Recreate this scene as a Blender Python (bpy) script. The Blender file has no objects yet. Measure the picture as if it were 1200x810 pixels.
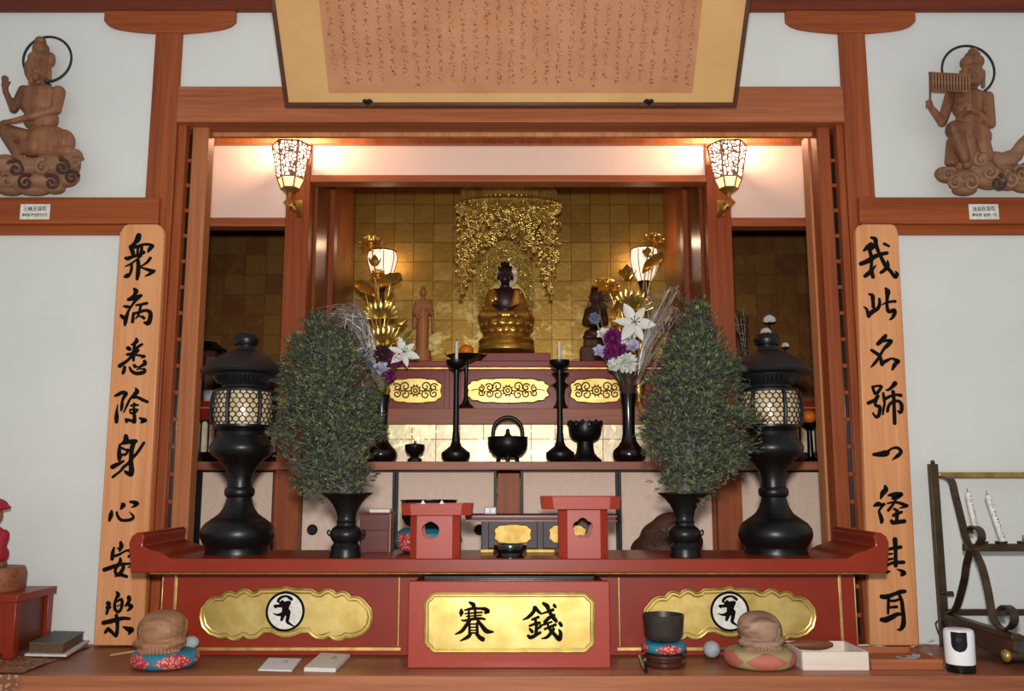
import bpy, math, random
import numpy as np
from mathutils import Vector, Matrix
random.seed(7)
PI = math.pi
scene = bpy.context.scene
COL = scene.collection
# ------------------------------------------------------------------ camera
F = 1050.0
TH = math.atan(160.0 / F)
CT, ST = math.cos(TH), math.sin(TH)
H = 0.51
cam_d = bpy.data.cameras.new('camera')
cam_d.sensor_width = 36.0
cam_d.lens = 36.0 * F / 1200.0
cam_d.clip_start = 0.02
cam = bpy.data.objects.new('camera', cam_d)
COL.objects.link(cam)
cam.location = (0, 0, H)
cam.rotation_euler = (PI / 2 + TH, 0, 0)
scene.camera = cam

def at(px, py, Y):
    """where the sight line through a photo pixel meets the upright plane at depth Y"""
    v = (px - 600.0) / F
    w = (405.0 - py) / F
    t = Y / (CT - w * ST)
    return Vector((v * t, Y, H + (ST + w * CT) * t))
def zz(py, Y): return at(600, py, Y).z
def xx(px, py, Y): return at(px, py, Y).x
def mpp(py, Y): return at(601, py, Y).x

# ------------------------------------------------------------------ materials
def lin(c):
    r = []
    for x in c:
        x = x / 255.0
        r.append(x / 12.92 if x <= 0.04045 else ((x + 0.055) / 1.055) ** 2.4)
    return tuple(r) + (1.0,)
MATS = {}
def _new(name):
    m = bpy.data.materials.new(name)
    m.use_nodes = True
    nt = m.node_tree
    b = nt.nodes['Principled BSDF']
    return m, nt, b
def _coord(nt, scale=(1, 1, 1), rot=(0, 0, 0)):
    tc = nt.nodes.new('ShaderNodeTexCoord')
    mp = nt.nodes.new('ShaderNodeMapping')
    mp.inputs['Scale'].default_value = scale
    mp.inputs['Rotation'].default_value = rot
    nt.links.new(tc.outputs['Object'], mp.inputs['Vector'])
    return mp.outputs['Vector']
def _noise(nt, vec, scale, detail=4, rough=0.55, dist=0.0):
    n = nt.nodes.new('ShaderNodeTexNoise')
    n.inputs['Scale'].default_value = scale
    n.inputs['Detail'].default_value = detail
    n.inputs['Roughness'].default_value = rough
    n.inputs['Distortion'].default_value = dist
    nt.links.new(vec, n.inputs['Vector'])
    return n.outputs['Fac']
def _ramp(nt, fac, stops):
    r = nt.nodes.new('ShaderNodeValToRGB')
    e = r.color_ramp.elements
    while len(e) < len(stops): e.new(0.5)
    for i, (p, c) in enumerate(stops):
        e[i].position = p
        e[i].color = c
    nt.links.new(fac, r.inputs['Fac'])
    return r.outputs['Color']
def _bump(nt, b, h, strength, dist=0.002):
    n = nt.nodes.new('ShaderNodeBump')
    n.inputs['Strength'].default_value = strength
    n.inputs['Distance'].default_value = dist
    nt.links.new(h, n.inputs['Height'])
    nt.links.new(n.outputs['Normal'], b.inputs['Normal'])
def plain(name, c, rough=0.5, metal=0.0, coat=0.0, c2=None, nscale=60, bump=0.0, bscale=200, spec=None):
    m, nt, b = _new(name)
    b.inputs['Roughness'].default_value = rough
    b.inputs['Metallic'].default_value = metal
    b.inputs['Coat Weight'].default_value = coat
    b.inputs['Coat Roughness'].default_value = 0.12
    if spec is not None: b.inputs['Specular IOR Level'].default_value = spec
    vec = _coord(nt)
    c2 = c2 or tuple(min(255, x * 0.86) for x in c)
    n = _noise(nt, vec, nscale)
    nt.links.new(_ramp(nt, n, [(0.3, lin(c2)), (0.7, lin(c))]), b.inputs['Base Color'])
    if bump:
        _bump(nt, b, _noise(nt, vec, bscale), bump)
    MATS[name] = m
    return m
def wood(name, c1, c2, axis='z', rough=0.45, fine=90, ring=14, coat=0.0):
    """grain stretched along one axis"""
    m, nt, b = _new(name)
    s = {'x': (0.04, 1, 1), 'y': (1, 0.04, 1), 'z': (1, 1, 0.04)}[axis]
    vec = _coord(nt, s)
    n1 = _noise(nt, vec, ring, 3, 0.6, 0.6)
    n2 = _noise(nt, vec, fine, 4, 0.6)
    mx = nt.nodes.new('ShaderNodeMath'); mx.operation = 'MULTIPLY_ADD'
    nt.links.new(n1, mx.inputs[0]); mx.inputs[1].default_value = 0.6
    m2 = nt.nodes.new('ShaderNodeMath'); m2.operation = 'MULTIPLY'
    nt.links.new(n2, m2.inputs[0]); m2.inputs[1].default_value = 0.4
    nt.links.new(m2.outputs[0], mx.inputs[2])
    nt.links.new(_ramp(nt, mx.outputs[0], [(0.36, lin(c2)), (0.62, lin(c1))]), b.inputs['Base Color'])
    b.inputs['Roughness'].default_value = rough
    b.inputs['Coat Weight'].default_value = coat
    b.inputs['Coat Roughness'].default_value = 0.25
    b.inputs['Specular IOR Level'].default_value = 0.35
    _bump(nt, b, n2, 0.12, 0.001)
    MATS[name] = m
    return m
def gold(name, c=(205, 165, 70), rough=0.3, bump=0.0, bscale=120, c2=None, nscale=25, bdist=0.002, metal=0.78):
    m, nt, b = _new(name)
    b.inputs['Metallic'].default_value = metal
    vec = _coord(nt)
    n = _noise(nt, vec, nscale)
    c2 = c2 or tuple(x * 0.8 for x in c)
    nt.links.new(_ramp(nt, n, [(0.35, lin(c2)), (0.65, lin(c))]), b.inputs['Base Color'])
    b.inputs['Roughness'].default_value = rough
    if bump: _bump(nt, b, _noise(nt, vec, bscale), bump, bdist)
    MATS[name] = m
    return m
def glow(name, c, strength, base=(235, 225, 205)):
    m, nt, b = _new(name)
    b.inputs['Base Color'].default_value = lin(base)
    b.inputs['Emission Color'].default_value = lin(c)
    b.inputs['Emission Strength'].default_value = strength
    b.inputs['Roughness'].default_value = 0.6
    MATS[name] = m
    return m

wood('post_wood', (162, 82, 38), (124, 56, 22), 'z', 0.5)
wood('post_wood_pale', (204, 138, 94), (170, 102, 60), 'z', 0.48)
wood('beam_wood', (176, 104, 66), (140, 74, 42), 'x', 0.48)
wood('beam_dark', (116, 46, 18), (88, 32, 10), 'x', 0.45)
wood('rail_wood', (162, 80, 32), (126, 56, 18), 'x', 0.48)
wood('board_wood', (226, 162, 112), (196, 128, 80), 'z', 0.34, 70, 9)
wood('ledge_wood', (168, 104, 72), (112, 60, 36), 'x', 0.42, 60, 6)
wood('shelf_wood', (172, 104, 76), (130, 72, 50), 'x', 0.45)
wood('alcove_wood', (140, 76, 44), (88, 42, 22), 'z', 0.3)
wood('statue_wood', (146, 96, 64), (98, 60, 40), 'z', 0.55, 40, 14)
wood('cloud_wood', (160, 118, 88), (104, 70, 50), 'x', 0.6, 40, 14)
wood('drum_wood', (166, 118, 86), (106, 70, 50), 'x', 0.5, 50, 18)
wood('drum_wood_grey', (166, 130, 108), (92, 64, 50), 'x', 0.55, 60, 26)
wood('dark_carving', (78, 48, 38), (46, 28, 22), 'x', 0.5)
wood('tray_wood', (176, 104, 66), (140, 76, 44), 'x', 0.5)
wood('white_wood', (222, 208, 196), (202, 186, 172), 'x', 0.6)
wood('handle_wood', (128, 78, 52), (90, 52, 34), 'x', 0.4)
wood('cabinet_wood', (104, 38, 28), (78, 28, 20), 'x', 0.35)
wood('small_statue_wood', (196, 132, 82), (160, 98, 56), 'z', 0.5)
wood('brown_statue', (92, 50, 32), (58, 30, 20), 'z', 0.5)
wood('block_wood', (150, 92, 62), (106, 62, 42), 'x', 0.5)
plain('plaster', (216, 217, 213), 0.85, c2=(209, 210, 206), nscale=3, bump=0.12, bscale=160)
plain('plaster_lamplit', (240, 224, 212), 0.85, c2=(234, 216, 204), nscale=3)  # warmer copy of the plaster, with the lamps' glow put into its colour
plain('paper_screen', (240, 214, 194), 0.8, c2=(232, 202, 182), nscale=40, bump=0.05)
plain('screen_edge', (16, 14, 14), 0.45, spec=0.3)
plain('red_lacquer', (140, 38, 14), 0.4, coat=0.1, c2=(128, 33, 11), spec=0.35, nscale=8)
plain('red_lacquer_bright', (134, 38, 10), 0.32, coat=0.12, c2=(124, 34, 8), spec=0.35, nscale=10)
plain('red_stand', (158, 52, 34), 0.42, coat=0.1, c2=(146, 45, 28), spec=0.4, nscale=160, bump=0.15, bscale=420)
plain('dais_red', (142, 34, 18), 0.34, coat=0.1, c2=(126, 29, 15), spec=0.4, nscale=8)
plain('desk_black', (44, 22, 32), 0.45, spec=0.3)
plain('gilt_flashlit', (246, 234, 198), 0.4)  # flash reflection on the gilt slats put into a pale base colour
wood('jamb_wood', (184, 116, 72), (150, 86, 46), 'z', 0.48)
plain('black_bronze', (20, 20, 21), 0.36, c2=(13, 13, 14), metal=0.2, spec=0.4, bump=0.06, bscale=300)
plain('black_lacquer', (12, 12, 12), 0.22, coat=0.4)
plain('roof_bronze', (30, 29, 30), 0.5, metal=0.2, spec=0.4, c2=(22, 21, 22), bump=0.08, bscale=400)
plain('lantern_paper', (214, 194, 158), 0.28, c2=(186, 160, 120), nscale=30, coat=0.3)
plain('ink', (20, 18, 18), 0.9, c2=(12, 11, 11), spec=0.1)
plain('ink_brown', (66, 40, 28), 0.8)
plain('plate_white', (232, 230, 220), 0.6)
plain('scroll_mount', (208, 166, 108), 0.75, c2=(198, 152, 94), nscale=6, bump=0.1, bscale=500)
plain('scroll_paper', (190, 134, 98), 0.85, c2=(178, 120, 84), nscale=10)
plain('frame_wood', (92, 54, 42), 0.4, c2=(70, 40, 30))
plain('dark_iron', (34, 30, 28), 0.5, metal=0.6)
plain('bronze_iron', (92, 74, 54), 0.42, metal=0.7, c2=(64, 52, 40), nscale=30)
plain('ring_iron', (44, 42, 42), 0.5, metal=0.3)
plain('candle_wax', (236, 232, 226), 0.45)
plain('white_paper', (228, 228, 230), 0.7, c2=(218, 218, 222))
plain('booklet_cream', (218, 210, 202), 0.7, c2=(206, 198, 190))
plain('white_plastic', (236, 236, 240), 0.3, c2=(230, 230, 234))
plain('black_plastic', (14, 14, 16), 0.18)
plain('lens_glass', (40, 46, 60), 0.08)
plain('grey_plastic', (120, 120, 120), 0.35)
plain('orange_peel', (236, 132, 22), 0.45, c2=(224, 112, 14), nscale=30, bump=0.1, bscale=300)
plain('white_petal', (236, 238, 232), 0.6, c2=(222, 226, 216), nscale=40)
plain('purple_petal', (138, 28, 112), 0.65, c2=(104, 16, 86), nscale=60)
plain('mauve_petal', (206, 200, 224), 0.65, c2=(176, 168, 204), nscale=40)
plain('blue_grey_petal', (132, 146, 168), 0.7, c2=(104, 116, 140), nscale=50)
plain('brown_dry', (74, 44, 38), 0.75, c2=(46, 26, 24), nscale=60)
plain('stem_green', (78, 108, 46), 0.6)
plain('twig_grey', (188, 182, 176), 0.4, metal=0.3, c2=(138, 130, 126), nscale=90)
plain('twig_brown', (120, 86, 64), 0.6)
plain('bark', (112, 108, 104), 0.8, c2=(78, 72, 68), nscale=60, bump=0.5, bscale=120)
plain('teal_cloth', (34, 128, 150), 0.6, c2=(26, 106, 128), nscale=20, bump=0.1)
plain('red_cloth', (168, 22, 44), 0.75, c2=(142, 14, 34), nscale=20, bump=0.2, bscale=300)
plain('cushion_pink', (176, 102, 82), 0.7, c2=(164, 90, 72), nscale=30)
plain('cushion_tan', (168, 148, 104), 0.7, c2=(150, 132, 92), nscale=30)
plain('grey_bowl', (74, 68, 64), 0.42, metal=0.5, c2=(58, 54, 50), nscale=40)
plain('brown_base', (70, 36, 24), 0.3, coat=0.4)
plain('striker_white', (178, 182, 184), 0.7, bump=0.6, bscale=260, c2=(140, 146, 150), nscale=240)
plain('bamboo', (196, 160, 96), 0.5)
plain('book_grey', (92, 92, 84), 0.6)
plain('book_brown', (104, 70, 44), 0.6)
plain('pot_white', (206, 212, 222), 0.3)
plain('dark_skin', (48, 26, 26), 0.4, c2=(36, 18, 20))
plain('skin_stone', (150, 116, 92), 0.7)
plain('copper_top', (168, 116, 70), 0.5)
plain('tatami', (150, 140, 96), 0.8)
plain('cable_white', (226, 226, 226), 0.5)
plain('glass_grey', (150, 160, 166), 0.1)
gold('gold_leaf_plate', (228, 202, 128), 0.38, c2=(200, 168, 90), nscale=14)
gold('gold_matte', (206, 176, 104), 0.6, c2=(186, 152, 80), nscale=40)
gold('gold_bright', (244, 216, 124), 0.3, metal=0.85)
gold('gold_trim', (236, 196, 120), 0.4)
gold('gold_carved', (226, 190, 92), 0.35, 0.6, 160, c2=(180, 138, 52))
gold('gold_dark', (176, 138, 62), 0.45)
gold('gold_statue', (240, 200, 104), 0.3, 0.15, 90, c2=(206, 160, 72), metal=0.85)
gold('gold_glitter', (232, 204, 110), 0.35, 1.0, 230, metal=0.7, c2=(160, 128, 50), nscale=120, bdist=0.006)
gold('brass', (190, 156, 84), 0.3)
gold('gold_flower', (246, 208, 112), 0.3, 0.2, 80, c2=(214, 168, 74), metal=0.85)

def leaf_wall(name, size, c, c2, worn, worn_amt, rough, line=(104, 78, 34), axis_rot=(PI / 2, 0, 0), off=(0, 0, 0), zmask=None):
    """squares of gold leaf with darker joints and worn patches"""
    m, nt, b = _new(name)
    tc = nt.nodes.new('ShaderNodeTexCoord')
    mp = nt.nodes.new('ShaderNodeMapping')
    mp.inputs['Rotation'].default_value = axis_rot
    mp.inputs['Location'].default_value = off
    nt.links.new(tc.outputs['Object'], mp.inputs['Vector'])
    br = nt.nodes.new('ShaderNodeTexBrick')
    br.offset = 0.0; br.squash = 1.0
    br.inputs['Scale'].default_value = 1.0
    br.inputs['Brick Width'].default_value = size
    br.inputs['Row Height'].default_value = size
    br.inputs['Mortar Size'].default_value = size * 0.022
    br.inputs['Mortar Smooth'].default_value = 0.3
    br.inputs['Color1'].default_value = lin(c)
    br.inputs['Color2'].default_value = lin(c2)
    br.inputs['Mortar'].default_value = lin(line)
    nt.links.new(mp.outputs['Vector'], br.inputs['Vector'])
    n = _noise(nt, mp.outputs['Vector'], 14, 6, 0.7, 0.4)
    r = _ramp(nt, n, [(0.52, (0, 0, 0, 1)), (0.60, (1, 1, 1, 1))])
    mul = nt.nodes.new('ShaderNodeMath'); mul.operation = 'MULTIPLY'
    nt.links.new(r, mul.inputs[0]); mul.inputs[1].default_value = worn_amt
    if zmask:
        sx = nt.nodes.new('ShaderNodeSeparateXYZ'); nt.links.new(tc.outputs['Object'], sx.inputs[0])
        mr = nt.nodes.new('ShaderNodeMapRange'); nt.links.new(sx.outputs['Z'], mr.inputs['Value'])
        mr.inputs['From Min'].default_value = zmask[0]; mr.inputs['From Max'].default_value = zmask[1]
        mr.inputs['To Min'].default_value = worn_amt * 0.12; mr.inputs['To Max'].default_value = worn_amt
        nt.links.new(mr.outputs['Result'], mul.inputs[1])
    mx = nt.nodes.new('ShaderNodeMix'); mx.data_type = 'RGBA'
    nt.links.new(mul.outputs[0], mx.inputs['Factor'])
    nt.links.new(br.outputs['Color'], mx.inputs[6])
    mx.inputs[7].default_value = lin(worn)
    nt.links.new(mx.outputs[2], b.inputs['Base Color'])
    b.inputs['Metallic'].default_value = 0.85
    b.inputs['Roughness'].default_value = rough
    n2 = _noise(nt, mp.outputs['Vector'], 30, 4, 0.6)
    _bump(nt, b, n2, 0.25, 0.004)
    MATS[name] = m
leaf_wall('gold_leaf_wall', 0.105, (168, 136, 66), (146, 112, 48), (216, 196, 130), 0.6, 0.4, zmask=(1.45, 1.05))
leaf_wall('gold_leaf_shaded', 0.105, (138, 100, 50), (116, 72, 42), (150, 118, 60), 0.3, 0.55, line=(104, 74, 36))  # darker copy of the leaf, with the unlit bays' shade in its colour
leaf_wall('gold_leaf_pale', 0.105, (196, 184, 146), (172, 158, 136), (236, 226, 172), 0.85, 0.42, line=(110, 84, 50))

def lamp_lattice(name, strength):
    m, nt, b = _new(name)
    vec = _coord(nt)
    v = nt.nodes.new('ShaderNodeTexVoronoi'); v.feature = 'DISTANCE_TO_EDGE'
    v.inputs['Scale'].default_value = 62
    nt.links.new(vec, v.inputs['Vector'])
    mask = _ramp(nt, v.outputs['Distance'], [(0.10, (0.06, 0.02, 0.006, 1)), (0.17, (1, 0.84, 0.66, 1))])
    nt.links.new(mask, b.inputs['Emission Color'])
    nt.links.new(mask, b.inputs['Base Color'])
    b.inputs['Emission Strength'].default_value = strength
    MATS[name] = m
lamp_lattice('lamp_lattice', 2.8)
glow('lamp_base_glow', (255, 206, 120), 1.6)
glow('lotus_lamp_glow', (255, 218, 190), 1.05)

def brocade(name, ca, cb, scale=55, angle=PI / 4, rough=0.55, speck=None):
    m, nt, b = _new(name)
    vec = _coord(nt, (1, 1, 1), (0, 0, angle))
    ck = nt.nodes.new('ShaderNodeTexVoronoi'); ck.inputs['Scale'].default_value = scale
    nt.links.new(vec, ck.inputs['Vector'])
    nt.links.new(_ramp(nt, ck.outputs['Distance'], [(0.25, lin(cb)), (0.5, lin(ca))]), b.inputs['Base Color'])
    b.inputs['Roughness'].default_value = rough
    _bump(nt, b, ck.outputs['Distance'], 0.3, 0.002)
    MATS[name] = m
brocade('brocade_red', (168, 46, 56), (222, 150, 130), 150)
brocade('brocade_cloth', (120, 74, 54), (186, 128, 96), 90)

def foliage_mat(name):
    m, nt, b = _new(name)
    vec = _coord(nt)
    n = _noise(nt, vec, 55, 3, 0.65)
    nt.links.new(_ramp(nt, n, [(0.36, lin((44, 50, 45))), (0.52, lin((66, 74, 60))), (0.60, lin((104, 112, 58))), (0.68, lin((158, 154, 78)))]), b.inputs['Base Color'])
    b.inputs['Roughness'].default_value = 0.55
    MATS[name] = m
foliage_mat('needles')

# ------------------------------------------------------------------ mesh builder
BASE = {}
def root_base(o):
    return BASE.get(o.name, Vector((0, 0, 0)))
class MB:
    def __init__(s):
        s.v = []; s.f = []
    def add(s, vs, fs):
        k = len(s.v)
        s.v += [Vector(p) for p in vs]
        s.f += [tuple(i + k for i in f) for f in fs]
        return s
    def box(s, x0, x1, y0, y1, z0, z1):
        vs = [(x, y, z) for z in (z0, z1) for y in (y0, y1) for x in (x0, x1)]
        return s.add(vs, [(0, 2, 3, 1), (4, 5, 7, 6), (0, 1, 5, 4), (2, 6, 7, 3), (0, 4, 6, 2), (1, 3, 7, 5)])
    def prism(s, pts, y0, y1):
        """outline in x,z pushed from y0 to y1"""
        n = len(pts)
        a = sum(pts[i][0] * pts[(i + 1) % n][1] - pts[(i + 1) % n][0] * pts[i][1] for i in range(n))
        if a < 0: pts = pts[::-1]
        vs = [(p[0], y0, p[1]) for p in pts] + [(p[0], y1, p[1]) for p in pts]
        fs = [tuple(range(n)), tuple(range(2 * n - 1, n - 1, -1))]
        for i in range(n):
            j = (i + 1) % n
            fs.append((i, i + n, j + n, j))
        return s.add(vs, fs)
    def prism_z(s, pts, z0, z1):
        n = len(pts)
        a = sum(pts[i][0] * pts[(i + 1) % n][1] - pts[(i + 1) % n][0] * pts[i][1] for i in range(n))
        if a < 0: pts = pts[::-1]
        vs = [(p[0], p[1], z0) for p in pts] + [(p[0], p[1], z1) for p in pts]
        fs = [tuple(range(n - 1, -1, -1)), tuple(range(n, 2 * n))]
        for i in range(n):
            j = (i + 1) % n
            fs.append((i, j, j + n, i + n))
        return s.add(vs, fs)
    def lathe(s, c, prof, n=40):
        """profile of (radius, z) turned about the upright through c"""
        cx, cy, cz = c
        vs = []; fs = []; rings = []
        for r, z in prof:
            if r < 1e-5:
                rings.append([len(vs)]); vs.append((cx, cy, cz + z))
            else:
                rings.append(list(range(len(vs), len(vs) + n)))
                for i in range(n):
                    a = 2 * PI * i / n
                    vs.append((cx + r * math.cos(a), cy + r * math.sin(a), cz + z))
        for A, B in zip(rings, rings[1:]):
            for i in range(n):
                j = (i + 1) % n
                if len(A) == 1 and len(B) == 1: continue
                if len(A) == 1: fs.append((A[0], B[j], B[i]))
                elif len(B) == 1: fs.append((A[i], A[j], B[0]))
                else: fs.append((A[i], A[j], B[j], B[i]))
        if len(rings[0]) > 1: fs.append(tuple(rings[0][::-1]))
        if len(rings[-1]) > 1: fs.append(tuple(rings[-1]))
        return s.add(vs, fs)
    def tube(s, path, rad, n=8, closed=False):
        path = [Vector(p) for p in path]
        m = len(path)
        if not hasattr(rad, '__len__'): rad = [rad] * m
        vs = []; fs = []
        up = Vector((0, 0, 1))
        prev = None
        for i, p in enumerate(path):
            if closed: d = path[(i + 1) % m] - path[i - 1]
            else: d = path[min(i + 1, m - 1)] - path[max(i - 1, 0)]
            if d.length < 1e-9: d = Vector((0, 0, 1))
            d.normalize()
            if prev is None:
                a = d.cross(up)
                if a.length < 1e-3: a = d.cross(Vector((1, 0, 0)))
            else:
                a = prev - d * prev.dot(d)
                if a.length < 1e-5: a = d.cross(up)
            a.normalize(); prev = a
            b = d.cross(a)
            for k in range(n):
                t = 2 * PI * k / n
                vs.append(p + (a * math.cos(t) + b * math.sin(t)) * rad[i])
        rng = m if closed else m - 1
        for i in range(rng):
            i2 = (i + 1) % m
            for k in range(n):
                k2 = (k + 1) % n
                fs.append((i * n + k, i * n + k2, i2 * n + k2, i2 * n + k))
        if not closed:
            fs.append(tuple(range(n - 1, -1, -1)))
            fs.append(tuple(range((m - 1) * n, m * n)))
        return s.add(vs, fs)
    def strip(s, path, side, w, t):
        """flat bar: rectangular section w along side, t across"""
        path = [Vector(p) for p in path]; side = Vector(side).normalized()
        vs = []; fs = []; m = len(path)
        for i, p in enumerate(path):
            d = (path[min(i + 1, m - 1)] - path[max(i - 1, 0)]).normalized()
            nrm = d.cross(side).normalized()
            for a, b in ((-1, -1), (1, -1), (1, 1), (-1, 1)):
                vs.append(p + side * (a * w / 2) + nrm * (b * t / 2))
        for i in range(m - 1):
            for k in range(4):
                k2 = (k + 1) % 4
                fs.append((i * 4 + k, i * 4 + k2, i * 4 + 4 + k2, i * 4 + 4 + k))
        fs.append((3, 2, 1, 0)); fs.append(tuple((m - 1) * 4 + k for k in range(4)))
        return s.add(vs, fs)
    def ell(s, c, r, nu=18, nv=12, rot=None):
        c = Vector(c)
        if not hasattr(r, '__len__'): r = (r, r, r)
        vs = []; fs = []
        R = rot or Matrix.Identity(3)
        for j in range(nv + 1):
            t = PI * j / nv
            if j in (0, nv):
                vs.append(c + R @ Vector((0, 0, -r[2] * math.cos(t)))); continue
            for i in range(nu):
                a = 2 * PI * i / nu
                vs.append(c + R @ Vector((r[0] * math.sin(t) * math.cos(a), r[1] * math.sin(t) * math.sin(a), -r[2] * math.cos(t))))
        def idx(j, i): return 0 if j == 0 else (1 + (nv - 1) * nu if j == nv else 1 + (j - 1) * nu + i % nu)
        for j in range(nv):
            for i in range(nu):
                if j == 0: fs.append((0, idx(1, i + 1), idx(1, i)))
                elif j == nv - 1: fs.append((idx(j, i), idx(j, i + 1), idx(nv, 0)))
                else: fs.append((idx(j, i), idx(j, i + 1), idx(j + 1, i + 1), idx(j + 1, i)))
        return s.add(vs, fs)
    def capsule(s, a, ra, b, rb, n=12):
        a = Vector(a); b = Vector(b)
        d = b - a
        if d.length < 1e-6: return s.ell(a, ra)
        u = d.normalized(); path = []; rad = []
        for k in range(5):
            t = PI / 2 * (1 - k / 4.0)
            path.append(a - u * ra * math.sin(t)); rad.append(max(ra * math.cos(t), ra * 0.05))
        for k in range(5):
            t = PI / 2 * k / 4.0
            path.append(b + u * rb * math.sin(t)); rad.append(max(rb * math.cos(t), rb * 0.05))
        return s.tube(path, rad, n)
    def build(s, name, mat, parent=None, smooth=True, bevel=0.0, angle=40, origin=None, seg=2):
        if parent is not None:
            base = root_base(parent)
        elif origin is not None:
            base = Vector(origin)
        else:
            xs = [p.x for p in s.v]; ys = [p.y for p in s.v]; zs = [p.z for p in s.v]
            base = Vector(((min(xs) + max(xs)) / 2, (min(ys) + max(ys)) / 2, min(zs)))
        me = bpy.data.meshes.new(name)
        me.from_pydata([tuple(p - base) for p in s.v], [], s.f)
        me.validate()
        me.materials.append(MATS[mat])
        o = bpy.data.objects.new(name, me)
        COL.objects.link(o)
        BASE[o.name] = base
        if parent is not None: o.parent = parent
        else: o.location = base
        if smooth:
            me.shade_smooth()
            me.set_sharp_from_angle(angle=math.radians(angle))
        if bevel:
            b = o.modifiers.new('bevel', 'BEVEL'); b.width = bevel; b.segments = seg
            b.limit_method = 'ANGLE'; b.angle_limit = math.radians(40)
            b.harden_normals = False
        return o
def tag(o, label, cat, group=None, kind=None):
    o['label'] = label; o['category'] = cat
    if group: o['group'] = group
    if kind: o['kind'] = kind
    return o
def struct(o, label, cat='wall'):
    o['kind'] = 'structure'; o['label'] = label; o['category'] = cat
    return o
def thing(name, loc, label, cat, group=None):
    o = bpy.data.objects.new(name, None)
    o.empty_display_size = 0.05
    COL.objects.link(o)
    o.location = loc
    BASE[o.name] = Vector(loc)
    return tag(o, label, cat, group)
def copy_tree(o, parent=None):
    c = o.copy(); COL.objects.link(c)
    BASE[c.name] = BASE.get(o.name, Vector())
    if parent is not None: c.parent = parent
    for ch in list(o.children): copy_tree(ch, c)
    return c
def dup(o, loc, label, rz=0.0, group=None, sc=None):
    c = copy_tree(o)
    c.location = loc; c.rotation_euler = (0, 0, rz)
    BASE[c.name] = Vector(loc)
    c['label'] = label
    if group: c['group'] = group
    if sc: c.scale = sc
    return c
def px_prof(cx, cy, Y, pts):
    """(half width in photo px, photo row) -> (radius, z) for a turned object at depth Y"""
    return [(hw * mpp(py, Y), zz(py, Y)) for hw, py in pts]
def blob(name, elems, voxel, mat, parent=None, smooth=4, extra=None):
    """one continuous sculpted surface grown over ellipsoids and tapered limbs"""
    m = MB()
    for e in elems:
        if e[0] == 'e': m.ell(e[1], e[2], 20, 14, e[3] if len(e) > 3 else None)
        else: m.capsule(e[1], e[2], e[3], e[4], 14)
    o = m.build(name, mat, parent)
    r = o.modifiers.new('remesh', 'REMESH'); r.mode = 'VOXEL'; r.voxel_size = voxel; r.use_smooth_shade = True
    sm = o.modifiers.new('smooth', 'SMOOTH'); sm.factor = 0.5; sm.iterations = smooth
    dg = bpy.context.evaluated_depsgraph_get()
    me = bpy.data.meshes.new_from_object(o.evaluated_get(dg), depsgraph=dg)
    o.modifiers.clear()
    old = o.data
    o.data = me
    bpy.data.meshes.remove(old)
    me.name = name
    me.materials.clear(); me.materials.append(MATS[mat])
    me.shade_smooth()
    return o
def catmull(pts, sub=6):
    """smooth curve through points of any dimension"""
    P = [np.array(p, float) for p in pts]
    if len(P) < 3:
        return [tuple(P[0] + (P[-1] - P[0]) * k / sub) for k in range(sub + 1)]
    P = [2 * P[0] - P[1]] + P + [2 * P[-1] - P[-2]]
    out = []
    for i in range(1, len(P) - 2):
        p0, p1, p2, p3 = P[i - 1], P[i], P[i + 1], P[i + 2]
        for k in range(sub):
            t = k / sub
            out.append(tuple(0.5 * ((2 * p1) + (-p0 + p2) * t + (2 * p0 - 5 * p1 + 4 * p2 - p3) * t * t + (-p0 + 3 * p1 - 3 * p2 + p3) * t ** 3)))
    out.append(tuple(P[-2]))
    return out
def brush(mb, strokes, conv, y_front, thick, lift=0.00006):
    """brush strokes: lists of (x, y, width) as raised ink, conv turns (x, y) into world x, z and a scale"""
    for k, st in enumerate(strokes):
        c = catmull(st, 7)
        pts = []
        for (x, y, w) in c:
            X, Z, sc = conv(x, y)
            pts.append((X, Z, max(w, 4) * sc / 2))
        L = []; Rr = []
        n = len(pts)
        for i, (x, z, r) in enumerate(pts):
            a = pts[max(i - 1, 0)]; b = pts[min(i + 1, n - 1)]
            dx, dz = b[0] - a[0], b[1] - a[1]
            l = math.hypot(dx, dz) or 1e-9
            L.append((x - dz / l * r, z + dx / l * r)); Rr.append((x + dz / l * r, z - dx / l * r))
        yf = y_front - thick - k * lift
        # ribbon quads
        vs = []; fs = []
        for (lx, lz), (rx, rz) in zip(L, Rr):
            vs += [(lx, yf, lz), (rx, yf, rz), (lx, y_front, lz), (rx, y_front, rz)]
        for i in range(n - 1):
            a = i * 4; b = a + 4
            fs += [(a, a + 1, b + 1, b), (a, b, b + 2, a + 2), (a + 1, a + 3, b + 3, b + 1)]
        fs += [(0, 2, 3, 1), (n * 4 - 4, n * 4 - 3, n * 4 - 1, n * 4 - 2)]
        mb.add(vs, fs)
        # round ends and joints
        for i in (0, n - 1):
            x, z, r = pts[i]
            ring = [(x + r * math.cos(2 * PI * q / 14), z + r * math.sin(2 * PI * q / 14)) for q in range(14)]
            mb.prism(ring, yf - lift * 0.5, y_front)
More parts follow.
